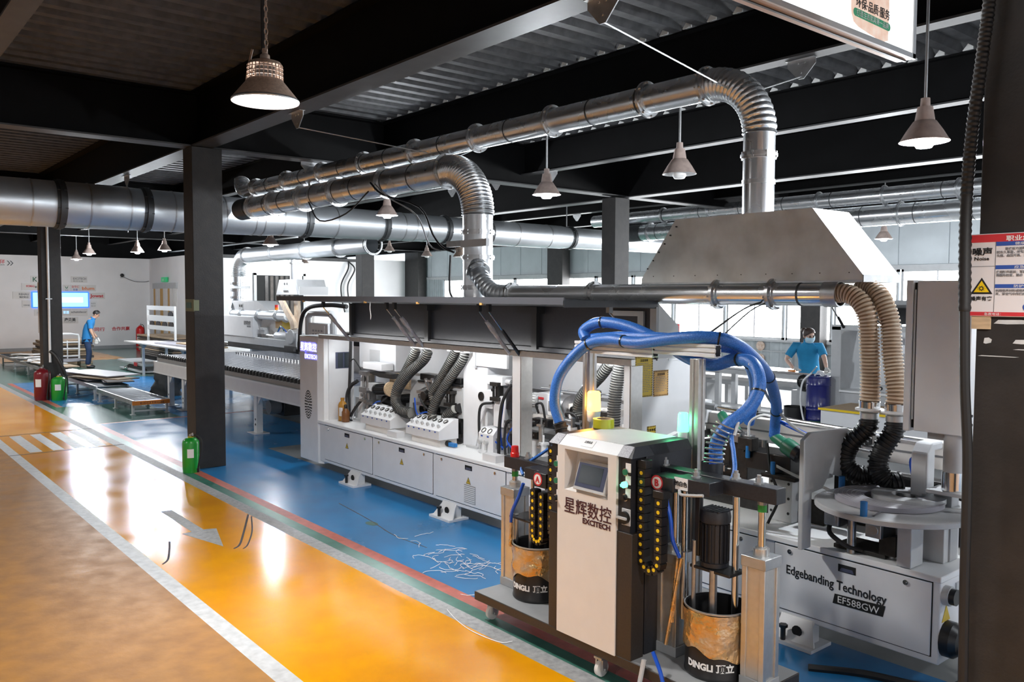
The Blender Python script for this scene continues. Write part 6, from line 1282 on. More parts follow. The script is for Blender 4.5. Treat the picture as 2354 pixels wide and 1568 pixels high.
# ---------------------------------------------------------------- roller conveyor on the left
def conveyor(x0, x1, y0, y1, z, label, legs, endlabel=False):
    t = thing('roller_conveyor', label, 'conveyor', ((x0+x1)/2, (y0+y1)/2, 0))
    MB().box(x0, x1, y0, y0+.035, z-.075, z).build('side_rail', 'galv', t, smooth=False); MB().box(x0, x1, y1-.035, y1, z-.075, z).build('side_rail', 'galv', t, smooth=False)
    r = MB(); n = int((x1-x0)/.105)
    for k in range(n): x = x0+.05+k*(x1-x0-.1)/(n-1); r.cyl((x, y0+.03, z-.022), (x, y1-.03, z-.022), .026, 8)
    r.build('rollers', 'roller', t)['kind'] = 'stuff'
    for x in legs:
        MB().box(x-.03, x+.03, y0+.005, y0+.04, .01, z-.07).box(x-.05, x+.05, y0-.02, y0+.06, 0, .012).build('leg', 'lightgrey', t, smooth=False); MB().box(x-.03, x+.03, y1-.04, y1-.005, .01, z-.07).box(x-.05, x+.05, y1-.06, y1+.02, 0, .012).build('leg', 'lightgrey', t, smooth=False)
        MB().box(x-.02, x+.02, y0+.02, y1-.02, .05, .08).build('brace', 'galv', t, smooth=False)
    if endlabel:
        MB().box(x1, x1+.012, y0-.01, y1+.01, z-.085, z-.01).build('end_board', 'orange_label', t, smooth=False)
        text('lettering', 'EXCITECH', .05, (x1+.012, y0+.12, z-.068), (0, 1, 0), (0, 0, 1), 'maroon_print', t, fit=.4)
    return t
conveyor(-18.25, -15.75, 4.27, 4.90, .262, 'near section of the zinc roller conveyor ending in an orange board', (-18.1, -16.95, -15.83), True)
conveyor(-30.2, -18.33, 4.27, 4.90, .30, 'far section of the zinc roller conveyor loaded with board offcuts', (-29.5, -27.5, -25.5, -24.0, -21.5, -20.0, -18.5))
random.seed(3)
def board(x, y, z, l, w, h, a, m, nm, label, group, tilt=0.):
    b = MB(); ux = V((math.cos(a), math.sin(a), tilt)).normalized(); uy = V((-math.sin(a), math.cos(a), 0)); b.obox((x, y, z), ux, uy, ux.cross(uy), l/2, w/2, h/2)
    return tag(b.build(nm, m, smooth=False), label, 'board', group)
for k in range(11):
    x = -21.3+.27*k*.9; z = .315+.022*(k % 3)+.008*k*(1 if k < 5 else .4)
    board(x, 4.62+random.uniform(-.1, .18), z, random.uniform(.9, 1.7), random.uniform(.35, .6), .02, random.uniform(-.35, .5), ('board_grey', 'board_edge', 'cardboard')[k % 3], 'board_offcut', 'grey and brown board offcut in the heap right of the left column', 'board offcuts heaped beside the left column')
board(-20.0, 4.75, .425, 2.0, .75, .022, .25, 'board_grey', 'laminate_board', 'large grey board on top of the heap right of the left column', None)
for k in range(18):
    board(-28.8+.32*k, 4.6+random.uniform(-.2, .22), .33+.025*(k % 4), random.uniform(.5, 1.0), random.uniform(.2, .5), .022, random.uniform(-.8, .8), ('board_white', 'cardboard', 'board_white', 'offwhite')[k % 4], 'board_strip', 'pale board strip in the loose heap left of the left column', 'loose board strips on the far conveyor', random.uniform(-.05, .05))
# extinguishers
def extinguisher(x, y, r, h, m, label, lab=True, ang=0.):
    t = thing('fire_extinguisher', label, 'extinguisher', (x, y, 0))
    MB().lathe([(.001, 0), (r*.94, 0), (r*.97, .015), (r*.97, .03), (r, .04), (r, h*.80), (r*.93, h*.87), (r*.62, h*.935), (r*.34, h*.955), (.001, h*.955)], (x, y, 0), 28).build('cylinder', m, t)
    MB().cyl((x, y, h*.95), (x, y, h*.985), r*.36, 14).build('neck', 'tape' if m == 'green_gas' else m, t)
    MB().cyl((x, y, h*.98), (x, y, h*1.03), r*.20, 10).bar((x, y, h*1.01), (x+r*.8*math.cos(ang), y+r*.8*math.sin(ang), h*1.04), .018, .012).bar((x, y, h*1.03), (x+r*.7*math.cos(ang), y+r*.7*math.sin(ang), h*1.08), .016, .01).build('valve', 'galv', t)
    MB().tube(spline([(x, y, h*1.0), (x+r*.9, y+.05, h*1.02), (x+r*1.55, y+.08, h*.85), (x+r*1.6, y+.06, h*.5), (x+r*1.4, y+.04, h*.16), (x+r*1.38, y+.04, h*.10)], 8), .011, 8).build('hose', 'rubber', t); MB().cyl((x+r*1.38, y+.04, h*.03), (x+r*1.38, y+.04, h*.14), .018, 10).build('nozzle', 'black', t)
    if lab:
        P = [(x+(r+.002)*math.cos(a), y+(r+.002)*math.sin(a)) for a in [(-1.1 if lab == 1 else -.75)+k*.11 for k in range(8)]]; b = MB()
        for i in range(7): b.quad((*P[i], h*.42), (*P[i+1], h*.42), (*P[i+1], h*.66), (*P[i], h*.66))
        b.build('label', 'paper', t)
    return t
extinguisher(-10.27, 3.44, .098, .445, 'green_gas', 'green gas cylinder extinguisher standing before the middle column', 2)
extinguisher(-19.22, 3.48, .155, .66, 'dark_red', 'dark red extinguisher beside the left column', 1)
extinguisher(-19.0, 3.74, .145, .50, 'green_gas', 'green extinguisher next to the dark red one at the left column', 2)
extinguisher(-34.2, 9.6, .16, .98, 'red', 'red wheeled extinguisher near the curtained doorway', 1)
cd2 = thing('white_conduit', 'white plastic conduit running up the left column', 'conduit', (-19.38, 3.7, .6))
MB().cyl((-19.375, 3.66, .75), (-19.375, 3.66, 3.95), .024, 10).build('pipe', 'white_lip', cd2); MB().box(-19.40, -19.35, 3.60, 3.72, 2.05, 2.07).build('clip', 'galv', cd2, smooth=False)
tag(MB().tube(spline([(-19.37, 3.66, .98), (-19.3, 3.74, .90), (-19.2, 3.82, .72), (-19.16, 3.90, .45), (-19.2, 3.92, .1)], 8), .035, 8).build('cable_bundle', 'rubber'), 'black cable bundle hanging down the left column behind the extinguishers', 'cable')
for z0, z1, s_ in ((1.3, 2.35, 'grey'),): tag(MB().box(-19.74, -19.70, 3.525, 3.54, 1.35, 2.4).build('notice_board', 'board_white', smooth=False), 'narrow pale notice board on the edge of the left column', 'board')
# hand truck and stacked boards behind it
ht = thing('hand_truck', 'white tubular hand truck standing before the stacked brown boards', 'hand truck', (-28, 5.7, 0))
MB().tube(spline([(-28.2, 5.45, .2), (-28.2, 5.45, .84), (-28.2, 5.50, .93), (-28.2, 5.75, .96), (-28.2, 6.05, .93), (-28.2, 6.12, .84), (-28.2, 6.12, .12)], 4), .028, 8).build('frame', 'white_lip', ht); MB().cyl((-28.2, 5.8, .2), (-28.2, 5.8, .75), .018, 8).build('stay', 'white_lip', ht)
for z in (.28, .50, .70): MB().cyl((-28.2, 5.45, z), (-28.2, 6.12, z), .022, 8).build('rung', 'white_lip', ht)
MB().box(-28.3, -27.3, 5.45, 6.12, .17, .20).build('deck', 'board_grey', ht, smooth=False)
for y in (5.5, 6.05): MB().cyl((-27.9, y-.03, .085), (-27.9, y+.03, .085), .085, 16).build('wheel', 'wood', ht)
for (x, y, n, w, l, s_) in ((-29.3, 5.92, 9, 1.45, 1.2, 'stack of brown boards behind the white hand truck'),):
    t = thing('board_stack', s_, 'board stack', (x, y, 0))
    for k in range(n):
        a = random.uniform(-.08, .08); q = V((math.cos(a), math.sin(a), 0)); MB().obox((x+random.uniform(-.06, .06), y+random.uniform(-.05, .05), 0.035+k*.082), q, (-q.y, q.x, 0), (0, 0, 1), l/2, w/2, .034).build('board', ('cardboard', 'wood', 'board_edge', 'cardboard')[k % 4], t, smooth=False)
# long stacks behind the man, lift table, white table
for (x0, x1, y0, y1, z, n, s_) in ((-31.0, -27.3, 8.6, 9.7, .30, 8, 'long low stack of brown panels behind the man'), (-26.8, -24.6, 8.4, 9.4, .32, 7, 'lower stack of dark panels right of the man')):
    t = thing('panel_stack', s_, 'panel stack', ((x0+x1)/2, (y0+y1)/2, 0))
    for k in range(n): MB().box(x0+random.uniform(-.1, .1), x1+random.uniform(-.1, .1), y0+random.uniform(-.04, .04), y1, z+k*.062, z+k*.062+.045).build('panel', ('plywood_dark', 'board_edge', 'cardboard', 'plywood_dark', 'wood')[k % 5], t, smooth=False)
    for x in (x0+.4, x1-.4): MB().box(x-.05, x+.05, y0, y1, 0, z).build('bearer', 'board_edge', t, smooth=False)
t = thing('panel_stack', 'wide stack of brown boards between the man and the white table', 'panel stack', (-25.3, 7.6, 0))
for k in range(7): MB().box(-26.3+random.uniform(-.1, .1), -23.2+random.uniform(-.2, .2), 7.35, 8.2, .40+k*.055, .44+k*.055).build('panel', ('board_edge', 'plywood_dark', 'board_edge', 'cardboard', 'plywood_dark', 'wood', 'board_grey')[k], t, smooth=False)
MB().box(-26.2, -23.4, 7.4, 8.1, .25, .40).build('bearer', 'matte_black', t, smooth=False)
lt = thing('lift_table', 'low grey scissor lift table on the floor right of the man', 'lift table', (-25, 6.9, 0))
MB().box(-26.4, -23.8, 6.75, 7.6, .20, .27).build('platform', 'lightgrey', lt, bev=.01); MB().box(-26.0, -23.9, 6.7, 7.5, .02, .07).build('base', 'lightgrey', lt, bev=.01)
MB().prism([(-25.9, .08), (-25.5, .18), (-24.3, .18), (-24.0, .08)], 'y', 6.85, 6.9).build('scissor', 'dark_steel', lt, smooth=False); MB().ball((-25.2, 6.68, .09), .06, 10, 6).build('roller', 'chrome', lt); MB().box(-24.5, -24.2, 6.69, 6.70, .19, .29).build('red_label', 'red_print', lt, smooth=False)
wt = thing('work_table', 'white topped steel table on thin legs right of the man', 'table', (-22.3, 6.8, 0))
MB().prism([(-24.9, 6.55), (-18.6, 6.55), (-18.6, 7.5), (-24.4, 7.3)], 'z', .845, .875).build('table_top', 'board_white', wt, smooth=False)
for x, y in ((-23.35, 6.62), (-20.2, 6.65), (-23.3, 7.2), (-19.0, 7.3)): MB().box(x-.03, x+.03, y-.03, y+.03, 0, .845).build('leg', 'lightgrey', wt, smooth=False); MB().hexa([(x-.03, y-.03, .74), (x+.03, y-.03, .74), (x+.03, y+.03, .74), (x-.03, y+.03, .74)], [(x-.17, y-.05, .845), (x+.17, y-.05, .845), (x+.17, y+.05, .845), (x-.17, y+.05, .845)]).build('leg_head', 'grey_paint', wt, smooth=False)
board(-21.6, 7.05, .895, 2.4, .5, .035, .05, 'board_grey', 'laminate_board', 'grey board lying on the white table right of the man', None); board(-20.9, 7.2, .93, 1.8, .4, .03, .03, 'wood', 'laminate_board', 'pale wooden board on top of the grey board at the white table', None)
sk = thing('sack', 'dark crumpled sack standing at the end of the roller table', 'sack', (-19.2, 5.9, 0))
b = MB(); random.seed(5)
for j in range(9):
    for k in range(14): a = 2*PI*k/14; r = (.30+.05*math.sin(a*3+j)+.04*random.random())*(1-.035*j); b.v.append((-18.6+r*math.cos(a), 5.75+r*math.sin(a), .075*j+.0 if j else 0))
for j in range(8):
    for k in range(14): b.f.append((j*14+k, j*14+(k+1) % 14, (j+1)*14+(k+1) % 14, (j+1)*14+k)); b.mi.append(0)
b.f.append([8*14+k for k in range(14)]); b.mi.append(0); b.build('bag', 'bag', sk)
tc = thing('floor_cone', 'small dark red marker post on the saw table corner', 'marker', (-18.2, 6.3, .88)); MB().lathe([(.10, .876), (.05, .92), (.03, .95), (.02, 1.05), (.001, 1.06)], (-18.9, 6.75, 0), 12).build('cone', 'dark_red', tc)
# display board with saw blades
dbd = thing('display_board', 'white display rack with saw blades before the curtained doorway', 'display', (-29, 8.5, 0))
for z0, z1 in ((1.66, 1.80), (1.30, 1.49), (1.02, 1.16)): MB().box(-29.4, -26.6, 8.48, 8.52, z0, z1).build('shelf_board', 'white_lip', dbd, smooth=False)
for x in (-29.38, -26.62): MB().box(x-.03, x+.03, 8.47, 8.53, 0, 1.8).build('post', 'white_lip', dbd, smooth=False)
for x in (-28.95, -28.3, -27.65, -27.0): MB().prism([(x+.24*math.cos(a), 1.165+.15*math.sin(a)) for a in [PI*k/12 for k in range(13)]], 'y', 8.49, 8.51).build('saw_blade', 'dark_steel', dbd, smooth=False)
MB().prism([(-27.05+.24*math.cos(a), 1.49+.15*math.sin(a)) for a in [PI*k/12 for k in range(13)]], 'y', 8.49, 8.51).build('saw_blade', 'dark_steel', dbd, smooth=False)
# ---------------------------------------------------------------- wall signs on the end wall
def wsign(y0, y1, z0, z1, lines, label, m='board_white'):
    t = thing('wall_sign', label, 'sign', (-35.99, (y0+y1)/2, z0)); MB().box(-36, -35.97, y0, y1, z0, z1).build('board', m, t, smooth=False)
    for body, z, s, mm, fit, off, bd in lines: text('lettering', body, s, (-35.968, y0+off, z), (0, 1, 0), (0, 0, 1), mm, t, bold=bd, fit=fit, depth=.002)
    return t
wsign(6.21, 6.51, 2.60, 2.86, [('K', 2.64, .24, 'green_print', .16, .05, .004)], 'pale wall sign with a green letter K above the lit screen')
wsign(7.59, 8.16, 2.62, 2.86, [('EXCITECH', 2.73, .12, 'grey_print', .46, .06, .002), ('数控设备', 2.65, .06, 'grey_print', .36, .06, .0)], 'topmost grey lettered wall sign above the lit screen')
wsign(5.905, 6.49, 2.31, 2.57, [('HOMAG', 2.43, .10, 'red_print', .28, .14, .004), ('豪迈', 2.40, .09, 'black_print', .14, .43, .001)], 'wall sign with red letters left of the left column')
t = wsign(7.29, 7.55, 2.28, 2.53, [('林木', 2.30, .06, 'grey_print', .12, .07, 0)], 'small wall sign with a green leaf emblem'); MB().prism([(7.36, 2.50), (7.42, 2.40), (7.48, 2.50), (7.46, 2.41), (7.42, 2.37), (7.38, 2.41)], 'x', -35.969, -35.966).build('emblem', 'green_cap', t, smooth=False)
wsign(7.57, 7.88, 2.28, 2.53, [('DTC', 2.42, .10, 'red_print', .24, .035, .003), ('东泰', 2.31, .09, 'blue_print', .17, .07, .001)], 'small wall sign with red letters over blue characters')
wsign(7.885, 8.465, 2.28, 2.53, [('blum', 2.34, .17, 'orange_print', .44, .07, .004)], 'wall sign with orange lower case letters')
wsign(5.61, 6.19, 1.985, 2.255, [('REHAU', 2.12, .11, 'grey_print', .33, .19, .003), ('瑞好封边', 2.02, .08, 'black_print', .31, .2, .001)], 'wall sign with bold grey letters at the far left of the screen')
wsign(8.225, 8.79, 1.98, 2.23, [('Jowat', 2.05, .17, 'red_print', .49, .04, .006)], 'wall sign with big dark red letters right of the lit screen')
wsign(5.905, 6.195, 1.66, 1.93, [('东易日盛', 1.72, .06, 'grey_print', .2, .04, .001)], 'small pale wall sign left of the lower half of the screen')
wsign(8.225, 8.49, 1.635, 1.92, [('兔宝宝', 1.78, .07, 'grey_print', .16, .05, .0), ('板材', 1.69, .05, 'grey_print', .16, .05, 0)], 'small bright white wall sign under the dark red lettering', 'paper')
wsign(6.30, 6.53, 1.345, 1.59, [('木', 1.42, .1, 'board_grey', .09, .07, 0)], 'small blank looking wall sign under the screen left of the column')
wsign(7.25, 7.52, 1.34, 1.61, [('家居', 1.42, .12, 'tv', .2, .03, .0)], 'small wall sign with pale blue characters under the screen')
wsign(7.525, 8.145, 1.34, 1.61, [('schattdecor', 1.44, .11, 'grey_print', .56, .03, .003)], 'wall sign with black lower case letters under the screen')
wsign(7.265, 7.805, 1.035, 1.28, [('康贝美', 1.12, .15, 'black_print', .40, .05, .004), ('KANGBEIMEI', 1.06, .05, 'grey_print', .38, .05, 0)], 'lowest wall sign with three heavy black characters')
t = thing('wall_lettering', 'red wall lettering in Chinese behind the man', 'lettering', (-35.99, 9, .7))
text('lettering', '携手同行', .16, (-35.995, 7.98, .72), (0, 1, 0), (0, 0, 1), 'red_print', t, bold=.003, fit=.78); text('lettering', '合作共赢', .16, (-35.995, 9.02, .735), (0, 1, 0), (0, 0, 1), 'red_print', t, bold=.003, fit=.68)
t = thing('wall_lettering', 'red character and dark double chevron high on the end wall', 'lettering', (-35.99, 5.4, 3.2))
text('lettering', '合作伙伴', .17, (-35.995, 4.68, 3.30), (0, 1, 0), (0, 0, 1), 'red_print', t, bold=.003, fit=.70); text('lettering', 'PARTNER', .06, (-35.995, 4.95, 3.22), (0, 1, 0), (0, 0, 1), 'black_print', t, fit=.42)
for k in range(2):
    y = 5.44+k*.10; MB().prism([(y, 3.22), (y+.04, 3.22), (y+.12, 3.31), (y+.04, 3.40), (y, 3.40), (y+.08, 3.31)], 'x', -36, -35.99).build('chevron', 'charcoal', t, smooth=False)
sc_ = thing('wall_screen', 'large lit blue screen on the white end wall behind the left column', 'screen', (-35.97, 7.2, 1.64))
MB().box(-36, -35.94, 6.21, 8.2, 1.64, 2.26).build('bezel', 'tv_rim', sc_, bev=.01); MB().box(-35.94, -35.935, 6.26, 8.16, 1.68, 2.22).build('display', 'tv', sc_, smooth=False)
MB().box(-35.935, -35.932, 7.25, 7.98, 1.85, 2.04).build('display_text', 'tv_white', sc_, smooth=False); MB().ring((-35.933, 6.62, 1.95), (1, 0, 0), .14, .165, .004, 24).build('display_text', 'tv_white', sc_)
cm = thing('wall_camera', 'small dark camera on the white end wall', 'camera', (-35.95, 9.4, 2.9)); MB().box(-36, -35.9, 9.38, 9.46, 2.82, 2.86).build('bracket', 'lightgrey', cm, smooth=False); MB().ball((-35.88, 9.42, 2.93), .075, 12, 8).build('body', 'black', cm)
tag(MB().tube(spline([(-35.97, 9.5, 2.86), (-35.97, 9.9, 2.70), (-35.97, 10.3, 2.68), (-35.9, 10.45, 2.72)], 6), .014, 6).build('cable', 'grey_print'), 'thin dark cable running from the wall camera', 'cable')
for x, y0 in ((-29.9, 16.2), (-29.9, 16.5)): tag(MB().tube(spline([(-29.9, 16.3, 3.52), (-29.85, y0+.05, 3.2), (-29.85, y0-.25, 2.6), (-29.85, y0-.22, 2.0), (-29.85, y0-.1, 1.5)], 8), .03, 7).build('cable', 'rubber'), 'black cable hanging from the tray on the white side wall' + (', nearer strand' if y0 < 16.4 else ', farther strand'), 'cable')
# ---------------------------------------------------------------- right rear: woman's table, drum, machine with raised hood
st2 = thing('inspection_table', 'grey steel table with a bright top where the woman leans', 'table', (-8.4, 12.5, 0))
MB().prism([(-9.5, 12.15), (-7.15, 12.15), (-7.05, 12.35), (-7.15, 12.75), (-9.5, 12.75)], 'z', .915, .945).build('table_top', 'chrome', st2, smooth=False)
MB().box(-9.45, -7.2, 12.18, 12.22, .83, .915).build('apron', 'lightgrey', st2, smooth=False); MB().box(-9.45, -7.25, 12.18, 12.7, .2, .24).build('lower_rail', 'lightgrey', st2, smooth=False)
for x in (-9.03, -8.22, -7.42): MB().box(x-.045, x+.045, 12.18, 12.26, 0, .84).build('leg', 'lightgrey', st2, smooth=False)
for x in (-9.0, -7.4): MB().box(x-.045, x+.045, 12.62, 12.7, 0, .84).build('leg', 'lightgrey', st2, smooth=False)
tag(MB().obox((-7.62, 12.28, .957), (1, .3, 0), (-.3, 1, 0), (0, 0, 1), .06, .03, .010).build('tape_measure', 'orange_label', smooth=False), 'small orange tool lying on the bright table by the woman', 'tool')
for i, (y, z) in enumerate(((13.6, .62), (14.3, .60), (15.0, .58))):
    t = thing('panel_rack', ('first', 'second', 'third')[i]+' pale low panel rack behind the woman table counted from the table', 'rack', (-10, y, 0))
    MB().box(-13.5, -7.2, y, y+.4, z-.06, z).build('top', 'board_white', t, smooth=False); MB().box(-13.5, -7.2, y, y+.03, z-.16, z-.10).build('rail', 'lightgrey', t, smooth=False)
    for x in (-13.2, -10.4, -7.6): MB().box(x-.04, x+.04, y+.05, y+.35, 0, z-.06).build('leg', 'lightgrey', t, smooth=False)
mc = thing('side_cabinet', 'light grey low cabinet under the black motor beside the blue drum', 'cabinet', (-7.2, 12.0, 0)); MB().box(-7.42, -6.95, 11.95, 12.3, 0, .68).build('body', 'lightgrey', mc, bev=.006); MB().box(-7.12, -7.02, 11.943, 11.95, .48, .53).build('handle_slot', 'matte_black', mc, smooth=False); MB().prism([(-7.1, .40), (-7.03, .40), (-7.065, .46)], 'y', 11.942, 11.95).build('warning_label', 'yellow_dot', mc, smooth=False); MB().cyl((-7.25, 11.94, .60), (-7.25, 11.95, .60), .015, 10).build('lock', 'chrome', mc)
m_ = thing('black_motor', 'round black motor on the low cabinet left of the blue drum', 'motor', (-7.15, 12.0, .68)); motor((-7.15, 11.98, .82), (1, -.5, 0), .115, .24, 'black', m_); MB().box(-7.22, -7.08, 11.92, 12.04, .68, .72).build('foot', 'black', m_, smooth=False)
bd = thing('blue_drum', 'tall dark blue drum with white hoses on its lid and a green label', 'drum', (-6.89, 11.85, 0))
MB().lathe([(.001, 0), (.175, 0), (.18, .01), (.18, .28), (.186, .29), (.18, .30), (.18, .42), (.186, .43), (.18, .44), (.18, .47), (.186, .48), (.18, .49), (.18, .80), (.186, .81), (.18, .82), (.18, .925), (.188, .935), (.188, .95), (.17, .95), (.165, .935), (.001, .935)], (-6.89, 11.85, 0), 30).build('drum_body', 'blue_drum', bd)
def wraplab(m, a0, a1, z0, z1, r, nm, par):
    b = MB(); n = 8
    for i in range(n):
        a, c = a0+(a1-a0)*i/n, a0+(a1-a0)*(i+1)/n; b.quad((-6.89+r*math.cos(a), 11.85+r*math.sin(a), z0), (-6.89+r*math.cos(c), 11.85+r*math.sin(c), z0), (-6.89+r*math.cos(c), 11.85+r*math.sin(c), z1), (-6.89+r*math.cos(a), 11.85+r*math.sin(a), z1))
    b.build(nm, m, par)
wraplab('paper', -1.75, -.45, .06, .20, .187, 'label', bd); wraplab('green_print', -1.75, -.45, .20, .27, .187, 'label', bd)
MB().tube(spline([(-6.93, 11.80, .95), (-6.85, 11.80, 1.03), (-6.78, 11.82, .98), (-6.85, 11.86, .955), (-6.90, 11.84, 1.02), (-6.80, 11.86, .97)], 6), .012, 7).build('hose_coil', 'white_lip', bd)
MB().tube(spline([(-6.92, 11.7, 1.0), (-7.02, 11.62, .86), (-7.04, 11.60, .6), (-7.0, 11.60, .35), (-6.9, 11.58, .1), (-6.85, 11.55, .02)], 8), .014, 7).build('white_hose', 'white_lip', bd); MB().bar((-6.98, 11.68, .93), (-6.86, 11.74, 1.10), .02).build('lid_valve', 'steel', bd)
bn = thing('black_bin', 'black open bin in front of the low grey cabinet', 'bin', (-7.2, 11.8, 0)); MB().lathe([(.001, 0), (.14, 0), (.155, .45), (.162, .455), (.150, .45), (.135, .02), (.001, .02)], (-7.22, 11.72, 0), 24).build('bin', 'black', bn)
rm = thing('rear_edgebander', 'white machine with raised dark hood and lit interior behind the tan hoses', 'machine', (-4.5, 12.4, 0))
MB().box(-6.78, -6.62, 12.0, 12.9, .0, 1.72).build('end_wall', 'lightgrey', rm, bev=.008); MB().box(-6.62, -1.6, 12.85, 12.9, .6, 1.72).build('back_wall', 'white', rm, smooth=False); MB().box(-6.78, -1.6, 12.0, 12.1, 1.66, 1.74).build('frame_rail', 'lightgrey', rm, bev=.004)
MB().box(-6.62, -1.6, 12.0, 12.9, .08, .72).build('base_cabinet', 'lightgrey', rm, bev=.006); MB().box(-6.62, -1.6, 11.97, 12.9, .72, .75).build('table_top', 'white_lip', rm, smooth=False)
MB().hexa([(-6.5, 11.3, 2.06), (-1.6, 11.3, 2.06), (-1.6, 12.5, 2.0), (-6.5, 12.5, 2.0)], [(-6.5, 11.3, 2.12), (-1.6, 11.3, 2.12), (-1.6, 12.5, 2.06), (-6.5, 12.5, 2.06)]).build('hood_roof', 'grey_paint', rm, smooth=False); MB().box(-6.5, -1.6, 12.48, 12.53, 1.76, 2.06).build('hood_panel', 'charcoal', rm, smooth=False); MB().prism([(12.5, 1.76), (12.5, 2.06), (12.85, 1.95), (12.9, 1.76)], 'x', -6.52, -6.48).build('hood_cheek', 'grey_paint', rm, smooth=False)
for x in (-6.6, -4.6): s = MB().cyl((x-.05, 11.75, 2.02), (x+.02, 12.0, 1.70), .012, 8).build('gas_strut', 'chrome', rm); MB().cyl((x-.01, 11.88, 1.86), (x+.02, 12.0, 1.70), .022, 8).build('strut_body', 'black', s)
for x in (-6.0, -4.2, -3.0):
    MB().box(x-.16, x+.06, 12.3, 12.4, .80, 1.28).build('unit_plate', 'white', rm, bev=.004); MB().box(x-.10, x+.12, 12.25, 12.5, 1.32, 1.45).build('unit_box', 'white', rm, bev=.006)
    MB().cyl((x+.06, 12.22, .92), (x+.06, 12.4, .92), .085, 18).build('unit_motor', 'black', rm); MB().box(x-.2, x+.2, 12.2, 12.4, .75, .84).build('valve_panel', 'lightgrey', rm, bev=.004)
    for k in (-1, 1): MB().cyl((x+k*.08, 12.19, .80), (x+k*.08, 12.2, .80), .03, 12).build('knob', 'black', rm)
    MB().cyl((x-.18, 12.28, .80), (x-.18, 12.28, 1.26), .008, 6).build('rod', 'dark_steel', rm)
    MB().box(x+.3, x+.7, 12.25, 12.5, .78, 1.05).build('mechanism', 'dark_steel', rm, bev=.02); MB().box(x+.35, x+.6, 12.2, 12.3, 1.05, 1.2).build('mechanism', 'steel', rm, bev=.01)
dk = thing('panel_cart', 'white boxed cart with a yellow edged top in front of the rear machine', 'cart', (-6, 11.4, 0)); MB().box(-6.35, -4.2, 11.0, 11.9, .05, .56).build('body', 'white', dk, smooth=False); MB().box(-6.38, -4.2, 10.98, 11.9, .56, .58).build('top_board', 'wood', dk, smooth=False); MB().box(-6.38, -4.2, 10.975, 10.98, .555, .585).build('edge_strip', 'yellow_dot', dk, smooth=False)
for x in (-6.2, -4.4): MB().box(x-.05, x+.05, 11.1, 11.8, 0, .05).build('skid', 'board_edge', dk, smooth=False)
tag(MB().cyl((-8.35, 19.495, .88), (-8.35, 19.47, .88), .12, 18).build('wall_disc', 'tan_label'), 'upper round reddish disc on the ribbed grey wall', 'disc') if False else None
for z, s_ in ((.86, 'upper'), (.52, 'lower')): tag(MB().cyl((-13.02, 19.46, z), (-13.02, 19.43, z), .13, 20).build('wall_disc', 'stain'), s_+' reddish disc on the ribbed wall left of the woman', 'disc')
# plastic shavings on the blue floor
random.seed(11); b = MB()
for k in range(46):
    x, y = random.gauss(-5.35, .33), random.gauss(3.98, .16)
    if y < 3.62 or y > 4.45: continue
    a = random.uniform(0, 6.3); P = [V((x, y, .006))]
    for i in range(6): a += random.uniform(-.9, .9); P.append(P[-1]+V((math.cos(a), math.sin(a), 0))*random.uniform(.015, .06)); P[-1].z = random.uniform(.004, .014)
    b.tube(spline(P, 2), .0022, 4)
tag(b.build('plastic_shavings', 'white_print'), 'curly white plastic shavings scattered on the blue floor by the trolley', 'shavings', kind='stuff')
tag(MB().tube(spline([(-4.62, 3.26, .004), (-4.42, 3.20, .004), (-4.2, 3.17, .004), (-3.97, 3.20, .004), (-3.93, 3.27, .004)], 6), .003, 4).build('thread', 'white_print'), 'single white thread lying across the grey lane edge', 'thread')
